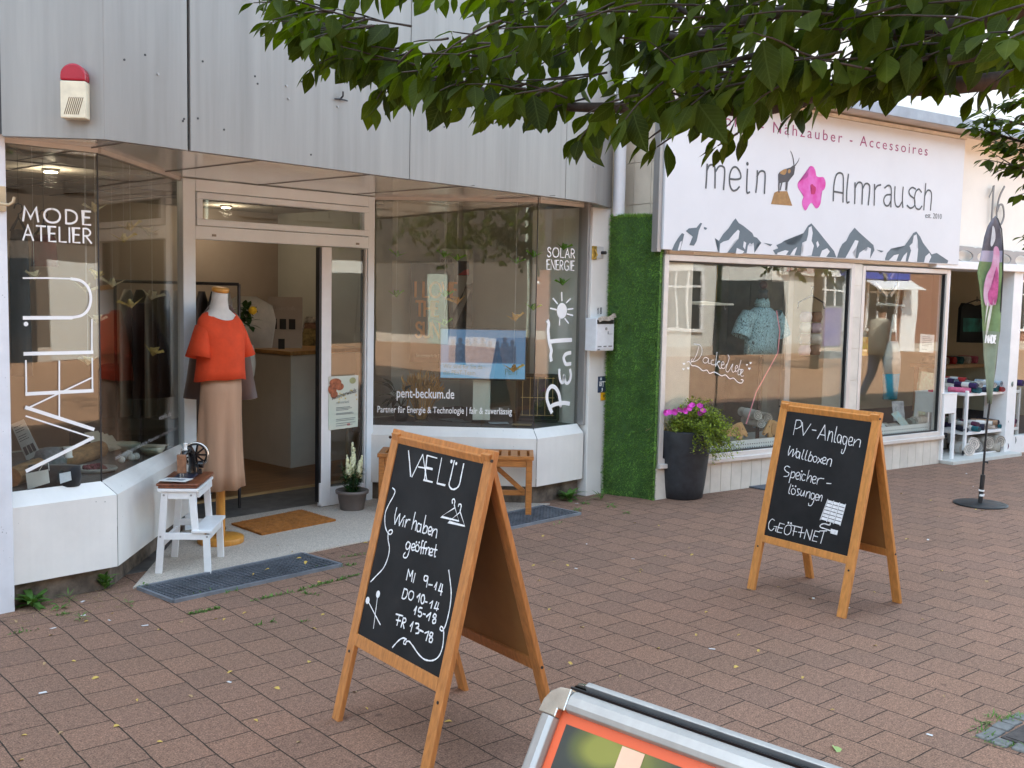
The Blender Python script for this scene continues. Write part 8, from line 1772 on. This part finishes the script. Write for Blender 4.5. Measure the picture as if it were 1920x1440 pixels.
tag(gm.build('joint_grass',WD,None,loc=(3.5,4,0)),'short green grass and moss growing in the paving joints','grass',kind='stuff')
# soil and dry straw litter along the left plinth
sm_=MB()
for i in range(170):
    x=r8.uniform(10,250); p=G(x,1110+r8.uniform(0,62)-(x-60)*.16,.002); a=r8.uniform(0,PI); d=V((math.cos(a),math.sin(a),r8.uniform(-.05,.25))); l=r8.uniform(.01,.045); sm_.tube([p,p+d*l],.0009,3,caps=False)
tag(sm_.build('straw_litter',mat('straw',(.42,.30,.15),.9,var=.3,isl=.3),None,loc=(2.3,5,0)),'dry straw litter scattered along the foot of the left bay','litter',kind='stuff')
# fallen leaves and scraps: one of each, then copies
YL=[mat('fallen_yellow',(.62,.42,.09),.7,var=.2,vscale=60,col2=(.50,.32,.08)),mat('fallen_tan',(.42,.27,.13),.75,var=.2,vscale=60),mat('fallen_green',(.30,.42,.12),.6,var=.15,vscale=60)]
def fl_mesh(k):
    m=MB(); leaf(m,V((-.5,0,.02)),V((1,0,.08)),U0,1.0,.52,.35,.35,shape=(0,.55,.95,1.0,.7,.3,0)); me=bpy.data.meshes.new('fallen_leaf'); me.from_pydata([tuple(v) for v in m.v],[],m.f); me.polygons.foreach_set('use_smooth',[True]*len(m.f)); me.materials.append(YL[k]); return me
FLM=[fl_mesh(0),fl_mesh(1),fl_mesh(2)]
spots=[(83,1244),(139,1239),(178,1271),(257,1312),(358,1305),(404,1160),(458,1149),(38,1425),(114,1373),(44,1378),(160,1165),(1018,1005),(1292,1027),(1297,1040),(1247,1042),(1203,1068),(1169,1086),(1030,1142),(1091,1175),(1324,1147),(1367,1105),(1233,1215),(1305,1190),(1070,1244),(1163,1267),(1017,1117),(1010,1088),(688,1328),(665,1297),(840,1352),(1422,1220),(1385,1190),(1040,1053),(1065,1060),(1200,1072),(560,1046),(548,1034),(573,1054),(475,1076),(500,1067),(520,1022),(452,1101),(430,1094),(600,1091),(590,1138),(605,1152),(590,1178),(420,1161),(1760,968),(1700,1010),(1745,938),(1690,925),(1795,1000),(1830,955),(1842,957),(1875,950),(1862,958),(1800,905),(1640,1110),(1520,1122),(1405,1105),(1460,1100),(1765,1070),(1730,1160),(1850,1090),(1640,1210),(1380,1250),(1505,1270),(1770,1305),(1560,1330),(1250,1340),(1190,980),(1160,998),(1235,985),(700,1020),(685,1017),(945,1000),(918,1005),(960,1085),(1000,1060),(340,1165),(300,1180),(210,1150),(95,1190),(30,1165),(580,1240),(520,1290),(480,1350),(560,1390),(430,1260),(300,1390),(220,1360)]
for i,(x,y) in enumerate(spots):
    kk=0 if i%4 else 1; o=bpy.data.objects.new('fallen_leaf',FLM[kk]); COL.objects.link(o); p=G(x,y,.003); lv=.02 if (430<x<640 and 1000<y<1080) else 0
    if lv: p=G(x,y,.022)
    o.location=p; s=r8.uniform(.020,.040); o.scale=(s,s*r8.uniform(.7,1.2),s); o.rotation_euler=(r8.uniform(-.25,.25),r8.uniform(-.2,.2),r8.uniform(0,6.28))
    tag(o,('small curled yellow fallen leaf lying on the reddish paving' if kk==0 else 'small curled tan fallen leaf lying on the reddish paving'),'fallen leaf','fallen leaves on the paving')
o=bpy.data.objects.new('fallen_leaf',FLM[2]); COL.objects.link(o); p=G(1568,1402,.004); o.location=p; o.scale=(.075,.07,.07); o.rotation_euler=(.3,-.2,.6); tag(o,'single large pale green fallen leaf on the paving in the foreground right','fallen leaf','fallen leaves on the paving')
scr_=MB().hexa([V((-.5,-.2,0)),V((.5,-.3,.05)),V((.42,.25,.1)),V((-.4,.3,.03))],(0,0,.06)); me=bpy.data.meshes.new('paper_scrap'); me.from_pydata([tuple(v) for v in scr_.v],[],scr_.f); me.materials.append(mat('white_scrap',(.70,.70,.70),.6))
for i,(x,y) in enumerate(((155,1128),(156,1154),(205,1163),(80,1299),(272,1173),(1080,1066),(1187,1048),(966,965),(1081,944),(1743,1378),(1812,888),(1825,912),(1740,1012),(1335,1217),(100,1178),(1100,1020),(1525,1122),(1590,1140),(1888,1360),(430,1279))):
    o=bpy.data.objects.new('paper_scrap',me); COL.objects.link(o); o.location=G(x,y,.002); s=r8.uniform(.018,.036); o.scale=(s,s*.8,s*.5); o.rotation_euler=(0,0,r8.uniform(0,6.28)); tag(o,'small white scrap or pebble lying on the paving','litter','white scraps on the paving')
